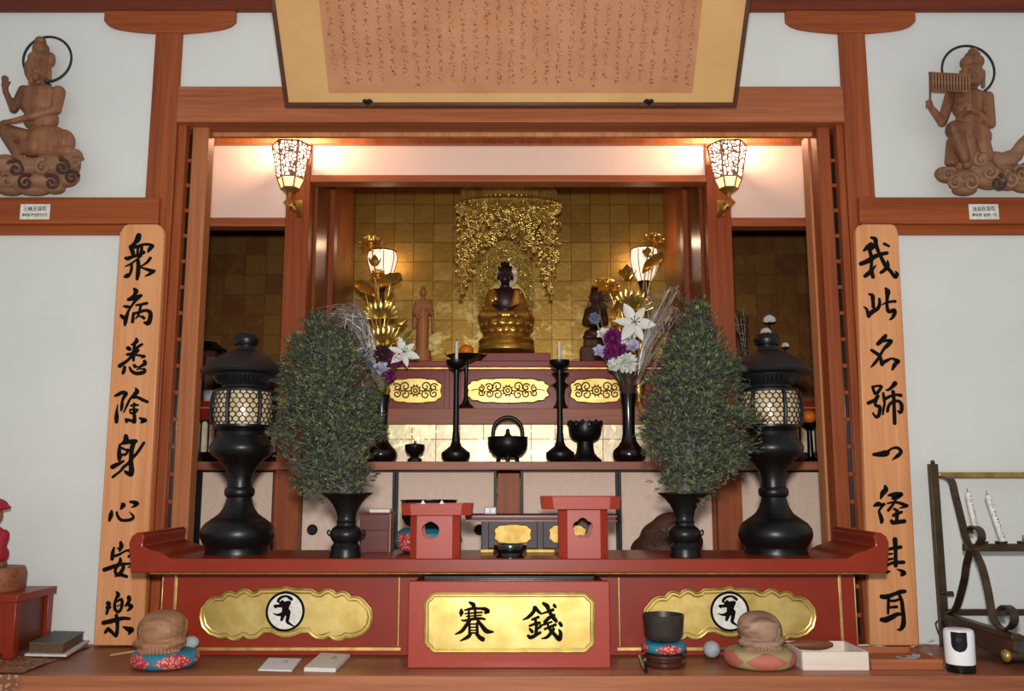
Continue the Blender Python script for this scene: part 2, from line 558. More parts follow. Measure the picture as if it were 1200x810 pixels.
# ------------------------------------------------------------------ the setting
YW = 2.958      # plaster face of the hall wall
YP = 2.945     # front of the pillars
YI = 3.64      # front of the inner pillars
YG = 4.65      # gold wall at the back
ZF = -0.45
struct(MB().box(-3.2, 3.2, -0.6, 2.5, ZF - 0.05, ZF).build('floor', 'tatami', smooth=False), 'straw matting of the hall floor', 'floor')
struct(MB().box(-3.2, 3.2, 2.487, 3.6, -0.06, 0.0).add([], []).box(-3.2, 3.2, 2.5, 2.53, ZF, -0.06)
       .build('trim_1', 'ledge_wood', bevel=0.004), 'long polished brown wooden ledge across the bottom', 'ledge')
xl = -1.252; xr = 1.24
struct(MB().box(-3.2, -1.24, YW, YW + 0.06, -0.1, 2.6).build('wall_left', 'plaster', smooth=False), 'white plaster wall left of the altar opening', 'wall')
struct(MB().box(1.23, 3.2, YW, YW + 0.06, -0.1, 2.6).build('wall_right', 'plaster', smooth=False), 'white plaster wall right of the altar opening', 'wall')
zb0, zb1 = zz(143, 2.935), zz(101, 2.935)
struct(MB().box(-1.24, 1.23, YW, YW + 0.06, zb1 - 0.03, 2.6).build('wall_upper', 'plaster', smooth=False), 'white plaster strip above the wide lintel behind the framed writing', 'wall')
struct(MB().box(xl, -1.158, YP, 3.05, -0.0, 2.3).build('trim_2', 'post_wood', bevel=0.003), 'left wooden pillar of the altar opening', 'pillar')
struct(MB().box(1.147, xr, YP, 3.05, -0.0, 2.3).build('trim_3', 'post_wood', bevel=0.003), 'right wooden pillar of the altar opening', 'pillar')
# lintel, with the recessed kamoi behind its lower edge
struct(MB().box(-1.158, 1.147, 2.935, 3.03, zb0, zb1).build('trim_4', 'beam_wood', bevel=0.003), 'wide upper lintel beam between the two pillars', 'beam')
zk0, zk1 = zz(160, 3.03), zz(152, 3.03)
struct(MB().box(-1.158, 1.147, 3.03, 3.05, zk0, zb1).build('trim_5', 'post_wood_pale', bevel=0.002), 'narrow grooved lintel below the wide beam', 'beam')
# top beam and boat shaped brackets
zt = zz(11.5, 2.938)
struct(MB().box(-3.2, 3.2, 2.938, 3.04, zt, zt + 0.22).build('trim_6', 'beam_dark', bevel=0.003), 'dark red-brown beam along the top of the wall', 'beam')
def bracket(n, px0, px1, label):
    Y = 2.942
    zt_ = zt + 0.0
    z0 = zz(38, Y)
    x0, x1 = xx(px0, 20, Y), xx(px1, 20, Y)
    w = x1 - x0
    half = [(0, 0), (0, .47), (.015, .57), (.04, .68), (.08, .77), (.12, .83), (.2, .90), (.3, .96), (.39, 1)]
    p = [(x0 + a * w, zt_ - (zt_ - z0) * b) for a, b in half] + [(x1 - a * w, zt_ - (zt_ - z0) * b) for a, b in half[::-1]]
    struct(MB().prism(p, Y, 3.04).build('trim_%d' % n, 'rail_wood', bevel=0.001), label, 'bracket')
bracket(7, 122, 276, 'boat-shaped wooden bracket on top of the left pillar')
bracket(8, 921, 1073, 'boat-shaped wooden bracket on top of the right pillar')
# rails on the white walls
for n, (a, b, side) in enumerate(((-3.2, -1.195, 'left'), (1.175, 3.2, 'right'))):
    struct(MB().box(a, b, 2.925, 3.0, zz(262, 2.925), zz(231, 2.925)).build('trim_%d' % (9 + n * 2), 'rail_wood', bevel=0.003),
           'wooden rail along the %s white wall under the carving' % side, 'rail')
    struct(MB().box(a, b, 2.945, 3.0, zz(275, 2.945), zz(262, 2.945) + 0.01).build('trim_%d' % (10 + n * 2), 'rail_wood', bevel=0.002),
           'lower thin wooden strip under the %s rail' % side, 'rail')
IPL_X = -0.9
# jamb posts of the opening
struct(MB().box(-1.158, -1.128, 2.957, 3.05, 0.0, zb0).build('trim_28', 'post_wood', bevel=0.002), 'narrow liner post against the left pillar', 'post')
struct(MB().box(1.124, 1.147, 2.957, 3.05, 0.0, zb0).build('trim_29', 'post_wood', bevel=0.002), 'narrow liner post against the right pillar', 'post')
struct(MB().box(IPL_X - 1.1, 2.0, YI - 0.01, YI + 0.05, zz(168, YI - 0.01), 2.12).build('trim_30', 'post_wood_pale', bevel=0.002), 'pale beam along the top of the inner plaster band', 'beam')
struct(MB().box(-1.116, -1.060, 2.985, 3.045, 0.0, zk0 + 0.02)
       .build('trim_13', 'jamb_wood', bevel=0.002), 'pale left jamb post of the opening', 'post')
struct(MB().box(1.064, 1.110, 2.985, 3.055, 0.0, zk0 + 0.02).build('trim_14', 'post_wood', bevel=0.002), 'orange-brown right jamb post of the opening', 'post')
struct(MB().box(1.058, 1.09, 3.058, 3.125, 0.0, zk0 + 0.02).build('trim_15', 'post_wood_pale', bevel=0.002), 'inner post beside the right jamb, coloured as if lit', 'post')  # pale wood colour stands in for flash light on the jamb's inner face
# inner sanctuary
struct(MB().box(-2.0, 2.0, 3.0, 4.75, 0.16, 0.22).build('floor_inner', 'cabinet_wood', smooth=False), 'low floor behind the altar table', 'floor')
struct(MB().box(-2.0, 2.0, YG, YG + 0.06, 0.2, 2.3).build('wall_back', 'gold_leaf_wall', smooth=False), 'gold-leaf squares on the rear wall behind the seated buddha', 'wall')
struct(MB().box(-2.0, 2.0, 3.10, 4.75, 2.12, 2.16).build('ceiling', 'alcove_wood', smooth=False), 'wooden ceiling over the sanctuary', 'ceiling')
struct(MB().box(-2.04, -2.0, 3.05, 4.75, 0.0, 2.2).build('wall_side_left', 'alcove_wood', smooth=False), 'left side wall of the sanctuary', 'wall')
struct(MB().box(2.0, 2.04, 3.05, 4.75, 0.0, 2.2).build('wall_side_right', 'alcove_wood', smooth=False), 'right side wall of the sanctuary', 'wall')
# inner posts
IPL = (-0.953, -0.853); IPR = (0.822, 0.922)
struct(MB().box(*IPL, YI, YI + 0.1, 0.2, 2.12).build('trim_16', 'post_wood', bevel=0.003), 'left inner post carrying a wall lamp', 'post')
struct(MB().box(*IPR, YI, YI + 0.1, 0.2, 2.12).build('trim_17', 'post_wood', bevel=0.003), 'right inner post carrying a wall lamp', 'post')
zl0, zl1 = zz(213, YI), zz(205, YI)
struct(MB().box(IPL[1], IPR[0], YI, YI + 0.07, zl0, zl1).build('trim_18', 'beam_wood', bevel=0.002), 'lintel over the central alcove', 'beam')
struct(MB().box(IPL[1], IPR[0], YI + 0.02, YI + 0.06, zl1, 2.12).build('wall_transom_center', 'plaster_lamplit', smooth=False), 'pale plaster band over the central alcove', 'wall')
zs0, zs1 = zz(265, YI), zz(255, YI)
for n, (a, b, side) in enumerate(((-2.0, IPL[0], 'left'), (IPR[1], 2.0, 'right'))):
    struct(MB().box(a, b, YI, YI + 0.07, zs0, zs1).build('trim_%d' % (19 + n), 'beam_wood', bevel=0.002), 'thin lintel over the %s side bay' % side, 'beam')
    struct(MB().box(a, b, YI + 0.02, YI + 0.06, zs1, 2.12).build('wall_transom_%s' % side, 'plaster_lamplit', smooth=False), 'pale plaster band over the %s side bay' % side, 'wall')
    struct(MB().box(a, b, 4.5, 4.54, 0.2, 2.12).build('wall_bay_%s' % side, 'gold_leaf_shaded', smooth=False), 'shade-coloured gold-leaf wall at the rear of the %s side bay' % side, 'wall')
# alcove side panels: boards with a middle post
for n, (a, s, side) in enumerate(((-0.853, 1, 'left'), (0.822, -1, 'right'))):
    b = a + s * 0.012
    x0, x1 = min(a - s * 0.02, b), max(a - s * 0.02, b)
    struct(MB().box(x0, x1, YI + 0.1, YG, 0.2, 2.12).build('wall_alcove_%s' % side, 'alcove_wood', smooth=False), 'brown board side wall of the alcove at the %s' % side, 'wall')
    c = a + s * 0.035
    struct(MB().box(min(a, c), max(a, c), 4.0, 4.07, 0.2, 2.12).build('trim_%d' % (21 + n), 'post_wood', bevel=0.002), 'slim post in the %s alcove wall' % side, 'post')
# lower sliding screens below the shelf
YS = 3.70
z_sh = zz(541, 3.60)
def screen(n, pa, pb, handle_px, label):
    x0, x1 = xx(pa, 600, YS), xx(pb, 600, YS)
    z0, z1 = 0.22, zz(556, YS) + 0.02
    d = bpy.data.objects.new('door_%d' % n, None)
    COL.objects.link(d); d.location = ((x0 + x1) / 2, YS, z0)
    BASE[d.name] = Vector(d.location)
    struct(d, label, 'door')
    MB().box(x0 + 0.004, x1 - 0.004, YS + 0.002, YS + 0.022, z0, z1).build('screen_panel', 'paper_screen', d, smooth=False)
    e = 0.012
    m = MB()
    m.box(x0, x0 + e, YS - 0.006, YS + 0.024, z0, z1).box(x1 - e, x1, YS - 0.006, YS + 0.024, z0, z1)
    m.box(x0 + e, x1 - e, YS - 0.006, YS + 0.024, z1 - e, z1).box(x0 + e, x1 - e, YS - 0.006, YS + 0.024, z0, z0 + e)
    m.build('screen_frame', 'screen_edge', d, bevel=0.001)
    if handle_px:
        c = at(handle_px[0], handle_px[1], YS)
        h = MB()
        h.tube([(c.x + 0.018 * math.cos(2 * PI * k / 24), YS - 0.001, c.z + 0.018 * math.sin(2 * PI * k / 24)) for k in range(24)], 0.004, 8, True)
        h.prism([(c.x + 0.017 * math.cos(2 * PI * k / 24), c.z + 0.017 * math.sin(2 * PI * k / 24)) for k in range(24)], YS - 0.002, YS + 0.001)
        h.build('door_pull', 'dark_iron', d)
screen(1, 205, 232, None, 'narrow blue-white lit screen at the far left end below the shelf')
screen(2, 232, 322, None, 'low paper screen behind the left black lantern')
screen(3, 351, 463, (366, 621), 'low paper screen behind the left flower vase')
screen(4, 463, 582, (562, 621), 'low paper screen behind the left red stand')
screen(5, 610, 725, None, 'low paper screen behind the right red stand')
screen(6, 725, 838, None, 'low paper screen with the dark mound before it')
screen(7, 866, 965, None, 'low paper screen behind the right black lantern')
for n, (a, b, lab) in enumerate(((319, 352, 'left lower post between the low screens'), (583, 609, 'centre lower post between the low screens'), (836, 867, 'right lower post between the low screens'))):
    struct(MB().box(xx(a, 600, YS - 0.03), xx(b, 600, YS - 0.03), YS - 0.03, YS + 0.05, 0.22, z_sh - 0.045)
           .build('trim_%d' % (24 + n), 'post_wood', bevel=0.002), lab, 'post')
struct(MB().box(-2.0, 2.0, 3.60, 4.64, zz(551, 3.60), z_sh).build('trim_27', 'shelf_wood', bevel=0.003), 'long brown wooden shelf across the sanctuary', 'shelf')
# dark lattice screens folded back between pillar and jamb
def lattice(x0, x1, label):
    t = thing('lattice_screen', ((x0 + x1) / 2, 3.02, 0.02), label, 'screen', None)
    m = MB()
    zt_ = zk0 - 0.01
    m.box(x0, x1, 2.99, 3.004, 0.02, zt_).box(x0, x1, 3.035, 3.045, 0.02, zt_)
    m.build('frame', 'black_lacquer', t, bevel=0.001)
    z = 0.08; b = MB()
    while z < zt_ - 0.03:
        b.box(x0 - 0.001, x1 + 0.001, 2.984, 3.04, z, z + 0.012)
        b.build('slat', 'post_wood', t); b = MB()
        z += 0.09
lattice(-1.127, -1.117, 'dark lattice screen seen edge-on between left pillar and jamb')
lattice(1.111, 1.123, 'dark lattice screen seen edge-on between right pillar and jamb')
# ------------------------------------------------------------------ front altar table
YA0, YA1 = 2.56, 2.89
ZA = zz(655, YA0)          # top of the slab
ZA0 = zz(671.5, YA0)
YB = 2.765                 # altar body face
def cloud_outline(half):
    """left half outline in px from top centre round to bottom centre, mirrored about x=0"""
    r = [(-x, y) for x, y in half[::-1] if abs(x) > 0.01]
    return half + r
def px_outline(pts, Y, cx, cy):
    out = []
    for dx, dy in pts:
        p = at(cx + dx, cy + dy, Y)
        out.append((p.x, p.z))
    return out
def offset_poly(pts, d):
    """shrink an outline towards its centre"""
    cx = sum(p[0] for p in pts) / len(pts); cz = sum(p[1] for p in pts) / len(pts)
    n = len(pts); out = []
    a = sum(pts[i][0] * pts[(i + 1) % n][1] - pts[(i + 1) % n][0] * pts[i][1] for i in range(n))
    sg = 1 if a > 0 else -1
    for i in range(n):
        p, q = pts[i - 1], pts[(i + 1) % n]
        dx, dz = q[0] - p[0], q[1] - p[1]
        l = math.hypot(dx, dz) or 1e-9
        out.append((pts[i][0] - sg * dz / l * d, pts[i][1] + sg * dx / l * d))
    return out
def arc_px(a, b, bulge, n=5):
    """points from a to b bulging to the left of travel"""
    (x0, y0), (x1, y1) = a, b
    mx, my = (x0 + x1) / 2, (y0 + y1) / 2
    dx, dy = x1 - x0, y1 - y0
    pts = []
    for k in range(n):
        t = k / n
        h = 4 * t * (1 - t) * bulge
        pts.append((x0 + dx * t + dy * h, y0 + dy * t - dx * h))
    return pts
zf = 9.23
def zc(x, y): return ((220 + x / zf) - 336.0, (680 + y / zf) - 717.0)
K = [(1070, 72), (1010, 92), (940, 96), (790, 100), (705, 137), (530, 147), (375, 182), (230, 225), (160, 310), (144, 400), (170, 500), (240, 575), (320, 608), (425, 608), (607, 597), (790, 592), (830, 556), (905, 556), (985, 590), (1040, 604)]
CL = []
ks = [zc(*k) for k in K]
CL += [(0, ks[0][1] - 0.3), ks[1], ks[2], ks[3]]
CL += arc_px(ks[3], ks[4], 0.12)[1:] + arc_px(ks[4], ks[5], -0.26) + arc_px(ks[5], ks[6], -0.26) + arc_px(ks[6], ks[7], -0.14)
CL += [ks[7], ks[8], ks[9], ks[10], ks[11], ks[12]]
CL += arc_px(ks[12], ks[13], -0.08)[1:] + arc_px(ks[13], ks[14], -0.22) + arc_px(ks[14], ks[15], -0.2)
CL += [ks[15], ks[16], ks[17], ks[18], ks[19], (0, ks[19][1])]
CLOUD = cloud_outline(CL)

altar = thing('altar_table', (xx(597, 660, 2.7), 2.72, 0.0), 'wide red lacquered altar table with curled ends and gold cloud panels', 'altar')
# slab with scroll ends, one outline pushed back
def scroll_end(sign):
    """front outline of one curled end, photo px at the slab front"""
    L = [(153, 671.5), (152.5, 660), (151, 645), (151, 636), (154, 629), (160, 624.5), (166, 624), (169.5, 628), (168, 634), (167, 640), (172, 643), (180, 646), (189, 648.5), (195, 652), (200, 655)]
    if sign > 0: L = [(1193 - x, y) for x, y in L]
    return [(at(x, y, YA0).x, at(x, y, YA0).z) for x, y in L]
m = MB()
lo = scroll_end(-1); hi = scroll_end(1)
lo[-1] = (lo[-1][0], ZA); hi[-1] = (hi[-1][0], ZA)
lo[0] = (lo[0][0], ZA0); hi[0] = (hi[0][0], ZA0)
m.prism(lo + hi[::-1], YA0, YA1)
slab = m.build('table_top', 'red_lacquer_bright', altar, bevel=0.003, angle=30)
xb0, xb1 = xx(188, 720, YB), xx(1004, 720, YB)
bm_ = MB()
bm_.box(xb0, xb1, YB, YA1 - 0.01, 0.0, ZA0)
bm_.build('body', 'red_lacquer', altar, bevel=0.003)
g = MB()
g.box(xx(178, 675, 2.62), xx(1016, 675, 2.62), 2.60, YB, ZA0 - 0.008, ZA0 - 0.0005)
g.build('gold_molding', 'gold_trim', altar, bevel=0.002)
# gold lines
g = MB()
def vline(px, py0, py1, w=2.2):
    x = xx(px, 715, YB); hw = w / 2 * mpp(715, YB)
    g.box(x - hw, x + hw, YB - 0.005, YB, zz(py1, YB), zz(py0, YB))
def done():
    global g
    g.build('gold_line', 'gold_trim', altar, bevel=0.001); g = MB()
for px in (205, 985): vline(px, 674, 752, 3.4); done()
for px in (189.5, 467.5, 725.5, 1002.5): vline(px, 676, 758, 1.4); done()
z0, z1 = zz(762.5, YB), zz(758.5, YB)
for a, b in ((213, 470), (723, 985)):
    g.box(xx(a, 760, YB), xx(b, 760, YB), YB - 0.006, YB, z0, z1); done()
EMB = [
 [(510,215,45),(480,190,50),(430,165,35),(360,175,40),(310,210,45),(295,245,42)],
 [(318,262,30),(370,290,70),(440,268,60)], [(430,262,40),(482,278,30)], [(470,265,60),(420,320,110),(395,380,85)],
 [(345,312,60),(290,318,45),(245,318,42),(262,345,25)], [(360,250,50),(390,300,70)],
 [(400,350,85),(440,420,110)], [(400,420,80),(340,450,55),(275,455,30),(215,435,10)],
 [(380,440,75),(352,535,45)], [(455,410,72),(452,490,58),(440,560,50),(485,602,34),(540,635,18)]]
def cloud_panel(cx, cy=717.0):
    out = px_outline(CLOUD, YB, cx, cy)
    p = MB().prism(out, YB - 0.006, YB).build('cloud_panel', 'gold_leaf_plate', altar, smooth=False)
    r = MB()
    r.tube([(x, YB - 0.006, z) for x, z in out], 0.0042, 8, True)
    r.tube([(x, YB - 0.006, z) for x, z in offset_poly(out, 0.011)], 0.0028, 8, True)
    r.build('panel_rim', 'gold_bright', p)
    c = at(cx - 0.5, cy - 1.0, YB)
    R = 22.6 * mpp(716, YB)
    d = MB().prism([(c.x + R * math.cos(2 * PI * k / 48), c.z + R * math.sin(2 * PI * k / 48)) for k in range(48)], YB - 0.014, YB - 0.005)
    d = d.build('emblem_disc', 'plate_white', p, bevel=0.001)
    d['label'] = 'round white emblem with a black figure'
    e = MB()
    e.tube([(c.x + (R - 0.003) * math.cos(2 * PI * k / 48), YB - 0.014, c.z + (R - 0.003) * math.sin(2 * PI * k / 48)) for k in range(48)], 0.0036, 8, True)
    def conv(x, y):
        q = at(cx + (x - 412) / 13.5, cy - 1.0 + (y - 405) / 13.5, YB)
        return q.x, q.z, mpp(716, YB) / 13.5
    brush(e, EMB, conv, YB - 0.014, 0.0015)
    e.build('emblem_mark', 'ink', p, smooth=False)
cloud_panel(336.0)
cloud_panel(854.5)

# ------------------------------------------------------------------ offertory box
YO = 2.585
ZO1 = zz(681, YO); 
xo0, xo1 = xx(478, 730, YO), xx(715, 730, YO)
box = thing('offertory_box', ((xo0 + xo1) / 2, 2.67, 0.0), 'red offertory box with two black characters on a gold plate', 'offertory box')
m = MB()
m.box(xo0, xo1, YO, YO + 0.02, 0.0, ZO1)
m.build('front_panel', 'red_stand', box, bevel=0.003)
m = MB()
m.box(xo0 + 0.012, xo1 - 0.012, YO + 0.02, YB - 0.008, 0.0, ZO1 - 0.006)
m.build('case', 'red_lacquer', box, bevel=0.002)
m = MB()
m.box(xo0 + 0.04, xo1 - 0.04, YO + 0.03, YB - 0.03, ZO1 - 0.006, ZO1 + 0.012)
m.build('coin_slot', 'black_lacquer', box, bevel=0.002)
pl = []
x0, y0, x1, y1 = 498.5, 695.5, 695.5, 763.5
c = 7.0
def corner(cx, cy, sx, sy):
    """notched ogee corner"""
    return [(cx + sx * 0, cy + sy * 11), (cx + sx * 2.6, cy + sy * 6.6), (cx + sx * 5.2, cy + sy * 5.0), (cx + sx * 7, cy + sy * 2.4), (cx + sx * 11, cy)]
pl += corner(x0, y0, 1, 1) + corner(x1, y0, -1, 1)[::-1] + corner(x1, y1, -1, -1) + corner(x0, y1, 1, -1)[::-1]
out = [(at(x, y, YO).x, at(x, y, YO).z) for x, y in pl]
p = MB().prism(out, YO - 0.005, YO + 0.002).build('gold_plate', 'gold_leaf_plate', box, smooth=False)
r = MB()
r.tube([(x, YO - 0.005, z) for x, z in out], 0.0035, 8, True)
r.tube([(x, YO - 0.005, z) for x, z in offset_poly(out, 0.008)], 0.0022, 8, True)
r.build('plate_rim', 'gold_bright', p)
SAI = [[(345,110,40),(400,145,70),(410,190,60)],[(210,225,40),(212,270,75),(205,315,35)],[(265,230,25),(380,205,45),(500,205,40),(590,215,60),(640,250,55),(590,270,45)],
 [(330,220,35),(330,380,40)],[(430,210,45),(430,370,45)],[(270,285,22),(540,265,28)],[(290,330,20),(530,310,22)],[(215,390,20),(270,395,35),(400,370,45),(520,362,40),(585,375,30)],
 [(340,400,60),(290,470,60),(220,560,55),(120,610,20)],[(470,390,40),(530,470,60),(610,560,75),(715,575,25)],[(340,450,40),(340,600,45)],[(460,440,45),(465,600,50)],
 [(350,450,22),(460,450,22)],[(350,500,20),(450,500,20)],[(350,548,20),(450,548,20)],[(350,590,25),(460,590,25)],[(360,600,50),(320,650,60),(200,715,20)],[(450,600,50),(500,660,65),(550,690,72)]]
SEN = [[(290,190,60),(270,260,60),(190,340,50),(105,385,18)],[(300,190,60),(350,250,55),(390,285,35)],[(250,380,35),(350,340,45)],[(210,480,35),(290,450,40),(370,430,45)],
 [(300,380,50),(320,480,55),(310,620,60)],[(215,530,40),(250,570,55)],[(385,490,40),(350,520,30)],[(190,640,50),(240,660,60),(380,585,40)],
 [(430,125,50),(490,170,75),(520,250,55),(580,340,70),(630,400,60)],[(410,285,25),(580,225,50)],[(600,155,55),(618,178,45)],[(450,420,55),(520,350,55),(600,310,45)],
 [(370,475,28),(450,455,30),(560,415,30)],[(490,440,30),(530,530,55),(600,610,60),(680,690,70),(700,590,60),(670,540,25)],[(450,530,35),(620,460,45)],[(690,440,60),(712,470,55)],[(590,530,50),(540,600,55),(480,660,45),(400,680,15)]]
def put_char(st, ox, oy, Y, parent, thick, name='character', mat='ink'):
    e = MB()
    def conv(x, y):
        q = at(ox + x / 13.5, oy + y / 13.5, Y)
        return q.x, q.z, mpp(oy + 30, Y) / 13.5
    brush(e, st, conv, Y, thick)
    return e.build(name, mat, parent, smooth=False)
put_char(SAI, 525, 698, YO - 0.005, p, 0.004)
put_char(SEN, 605, 698, YO - 0.005, p, 0.004)

# ------------------------------------------------------------------ tall boards with brush writing
YBD = 2.895
def board(corners, label, chars):
    """corners: photo px of the board outline"""
    pts = [(at(x, y, YBD).x, at(x, y, YBD).z) for x, y in corners]
    pts = [(x, max(z, 0.0005)) for x, z in pts]
    cx = sum(p[0] for p in pts) / len(pts)
    t = thing('inscribed_board', (cx, YBD + 0.012, 0.0), label, 'sign board', 'inscribed boards on the pillars')
    MB().prism(pts, YBD, YBD + 0.025).build('board', 'board_wood', t, bevel=0.004)
    for st, ox, oy in chars:
        put_char(st, ox, oy, YBD, t, 0.0012)
CH = {}
CH['shu'] = ([[(440,85,90),(420,150,95),(370,210,60),(320,260,60)],[(310,260,60),(340,330,70),(360,400,60)],[(330,270,70),(430,255,60),(520,225,45),(600,225,50),(665,245,45),(620,290,70),(590,338,40)],[(430,270,40),(420,370,40)],[(490,270,45),(480,360,60)],[(235,440,50),(270,445,70),(340,420,55),(430,395,50),(520,350,60)],[(480,400,40),(400,470,30),(320,530,35),(235,570,25)],[(330,530,40),(325,620,45),(300,690,50),(260,720,80),(225,735,50)],[(430,480,60),(435,560,65),(430,680,70),(415,770,50)],[(625,440,50),(580,500,45),(520,545,30),(480,565,25)],[(480,590,30),(560,615,45),(640,640,60),(695,640,35)],[(670,655,60),(600,700,45),(545,725,20)]],130,270)
CH['byo'] = ([[(440,120,50),(465,160,80),(430,220,50),(350,280,40)],[(350,285,60),(430,265,70),(540,225,60)],[(510,250,60),(450,310,50),(400,380,40),(350,460,40),(320,540,60),(300,620,70),(290,690,40)],[(275,390,35),(325,400,55),(365,395,30)],[(230,540,50),(270,570,70),(310,570,50)],[(470,375,35),(540,365,45),(635,345,50)],[(545,370,40),(530,430,45),(525,470,50)],[(425,500,40),(420,560,50),(410,640,50)],[(430,510,40),(520,485,50),(600,460,50),(670,470,60),(695,520,70),(685,600,75),(655,660,80),(600,650,40)],[(520,500,30),(490,550,30),(460,590,20)],[(510,550,25),(570,560,45),(590,580,50)]],125,330)
CH['shitsu'] = ([[(470,95,40),(475,135,70),(430,175,50),(395,190,30)],[(440,180,50),(440,260,60),(425,340,70),(425,440,40)],[(340,245,70),(368,262,60)],[(560,185,45),(510,215,50),(470,270,40)],[(325,345,45),(400,335,60),(470,310,50),(515,275,25)],[(400,370,50),(330,440,50),(260,490,60),(210,525,70)],[(440,350,30),(520,360,40),(605,375,40),(550,400,20)],[(285,545,50),(275,600,60),(260,640,50)],[(365,550,35),(400,610,50),(470,645,60),(560,635,65),(605,610,55),(590,575,40),(530,580,20)],[(440,520,55),(455,540,45),(490,535,25)],[(600,455,60),(610,490,60),(560,520,50),(510,560,35),(480,590,20)]],125,390)
CH['jo'] = ([[(205,230,40),(260,205,60),(320,175,60),(370,195,70),(345,245,60),(320,300,45),(310,380,55),(300,455,40)],[(245,370,15),(230,460,40),(225,560,70),(225,640,60)],[(530,110,30),(545,165,80),(500,220,60),(440,280,40),(390,380,40),(335,495,20)],[(490,250,60),(560,255,50),(630,290,55),(710,325,50)],[(500,345,30),(510,375,60),(450,385,30)],[(510,375,50),(570,375,30)],[(440,450,30),(445,500,30),(500,500,50),(560,450,30),(510,440,25),(440,450,30)],[(500,420,40),(505,520,50),(510,600,60),(510,655,40),(450,620,50),(380,610,60)],[(375,600,40),(385,645,40)],[(590,580,30),(650,610,70),(680,620,60),(620,650,40)]],120,447)
CH['shin'] = ([[(440,85,70),(440,150,90),(390,200,50)],[(345,220,40),(335,310,60),(335,400,70),(335,460,50)],[(380,200,50),(470,180,70),(560,165,70),(600,165,60)],[(570,170,80),(540,260,75),(525,360,70),(520,470,70),(525,560,80),(530,640,90),(520,700,60),(450,660,60),(415,630,20)],[(370,270,40),(440,300,35),(475,300,40),(440,370,45),(370,380,45)],[(370,390,40),(350,440,40)],[(400,480,40),(330,520,60),(230,570,80)],[(725,190,45),(680,260,50),(610,360,50),(550,420,55),(480,510,50),(400,580,50),(350,640,40),(235,730,45)]],115,505)
CH['kokoro'] = ([[(215,385,30),(205,450,75),(180,540,45)],[(295,410,35),(310,470,45),(360,530,50),(440,540,50),(520,525,55),(560,495,45),(540,450,35),(495,405,12)],[(375,270,30),(395,300,85),(365,355,40)],[(510,245,40),(570,255,65),(620,275,60),(580,310,50),(535,335,20)]],115,570)
CH['an'] = ([[(425,80,50),(435,140,75),(410,210,40)],[(370,170,20),(420,180,50)],[(320,160,30),(300,240,60),(290,340,60)],[(310,300,50),(400,270,45),(480,225,35),(550,205,45),(600,255,50),(550,305,40)],[(420,335,45),(415,390,60),(350,490,50),(340,540,50),(370,590,60),(430,590,60),(520,620,50)],[(170,510,70),(260,480,70),(370,440,60),(480,420,45),(640,415,40)],[(470,420,60),(460,500,60),(410,570,60),(350,610,40)],[(545,475,25),(575,460,25)]],110,630)
CH['raku'] = ([[(400,50,30),(425,100,70),(390,170,45),(370,260,50),(380,330,50),(430,370,50),(475,310,50),(490,220,50),(470,170,50),(400,210,25)],[(410,275,22),(470,250,22)],[(265,230,70),(290,240,50),(250,300,50)],[(300,290,40),(265,330,50),(245,395,45)],[(595,140,70),(600,190,60),(545,270,40)],[(600,260,60),(640,280,60),(600,330,50),(565,350,20)],[(195,540,70),(290,520,75),(400,490,70),(500,470,60),(605,475,45)],[(395,420,50),(410,500,70),(415,600,55),(405,700,60),(390,755,40),(330,690,50),(270,640,60)],[(265,635,60),(225,690,50)],[(510,605,30),(590,640,80),(640,655,80),(600,710,40)]],107,690)
CH['ga'] = ([[(280,115,40),(345,140,70),(355,220,70),(390,320,60),(440,430,60),(510,560,70),(590,650,60),(660,735,70),(690,690,60),(665,650,20)],[(280,215,60),(230,265,80),(165,320,35)],[(330,240,80),(260,290,90)],[(260,330,60),(285,430,60),(285,540,50),(285,640,70),(310,740,60)],[(120,530,70),(220,490,80),(330,420,75),(430,380,65),(530,360,60)],[(355,555,20),(300,620,50),(240,680,70),(185,725,60)],[(540,480,25),(545,560,60),(490,630,60),(435,670,50)],[(490,215,50),(560,250,40)]],1000,270)
CH['shi'] = ([[(245,200,30),(300,225,70),(310,310,60),(315,400,60)],[(170,405,25),(210,440,45),(235,520,60),(245,555,50)],[(235,550,50),(300,480,75),(390,420,60),(415,340,50),(410,275,40)],[(510,110,40),(540,160,90),(535,250,60),(530,350,50),(540,440,60),(570,480,60),(640,450,60),(650,500,70),(620,570,50),(580,600,30)],[(450,370,20),(510,340,35),(590,320,45),(660,315,50)]],1000,330)
CH['mei'] = ([[(440,115,60),(400,170,80),(320,245,65)],[(410,200,50),(490,190,50),(535,200,50),(480,260,70),(420,320,50),(375,390,45),(330,470,50),(270,550,50),(215,610,25)],[(220,345,50),(290,390,60),(350,430,60)],[(340,420,60),(370,500,60),(385,570,60)],[(380,550,70),(460,510,55),(540,475,35),(600,500,60),(650,520,50),(590,570,70),(550,650,40)]],1005,385)
CH['go'] = ([[(235,110,40),(250,160,50),(270,225,40)],[(235,115,40),(310,100,40),(375,110,50),(345,165,50),(300,220,60)],[(330,260,40),(280,320,60),(170,370,60)],[(300,280,60),(280,400,50),(345,430,60),(350,500,60),(330,570,60),(290,590,50),(240,530,30)],[(590,60,80),(550,110,60),(490,160,45),(450,165,25)],[(405,215,40),(415,290,50),(425,380,40),(410,460,40),(400,550,30)],[(430,310,50),(510,265,50),(600,240,40),(680,250,60)],[(560,190,60),(570,280,60),(575,400,55),(580,540,60),(585,690,60)],[(470,500,50),(490,420,50),(540,360,50),(640,340,50),(690,390,60),(695,480,60),(670,520,55),(630,490,20)]],1005,445)
CH['ichi'] = ([[(190,375,55),(300,370,90),(390,350,100),(430,310,40),(490,275,40),(560,270,50),(610,310,60),(610,350,60),(560,400,60),(480,460,15)]],1010,505)
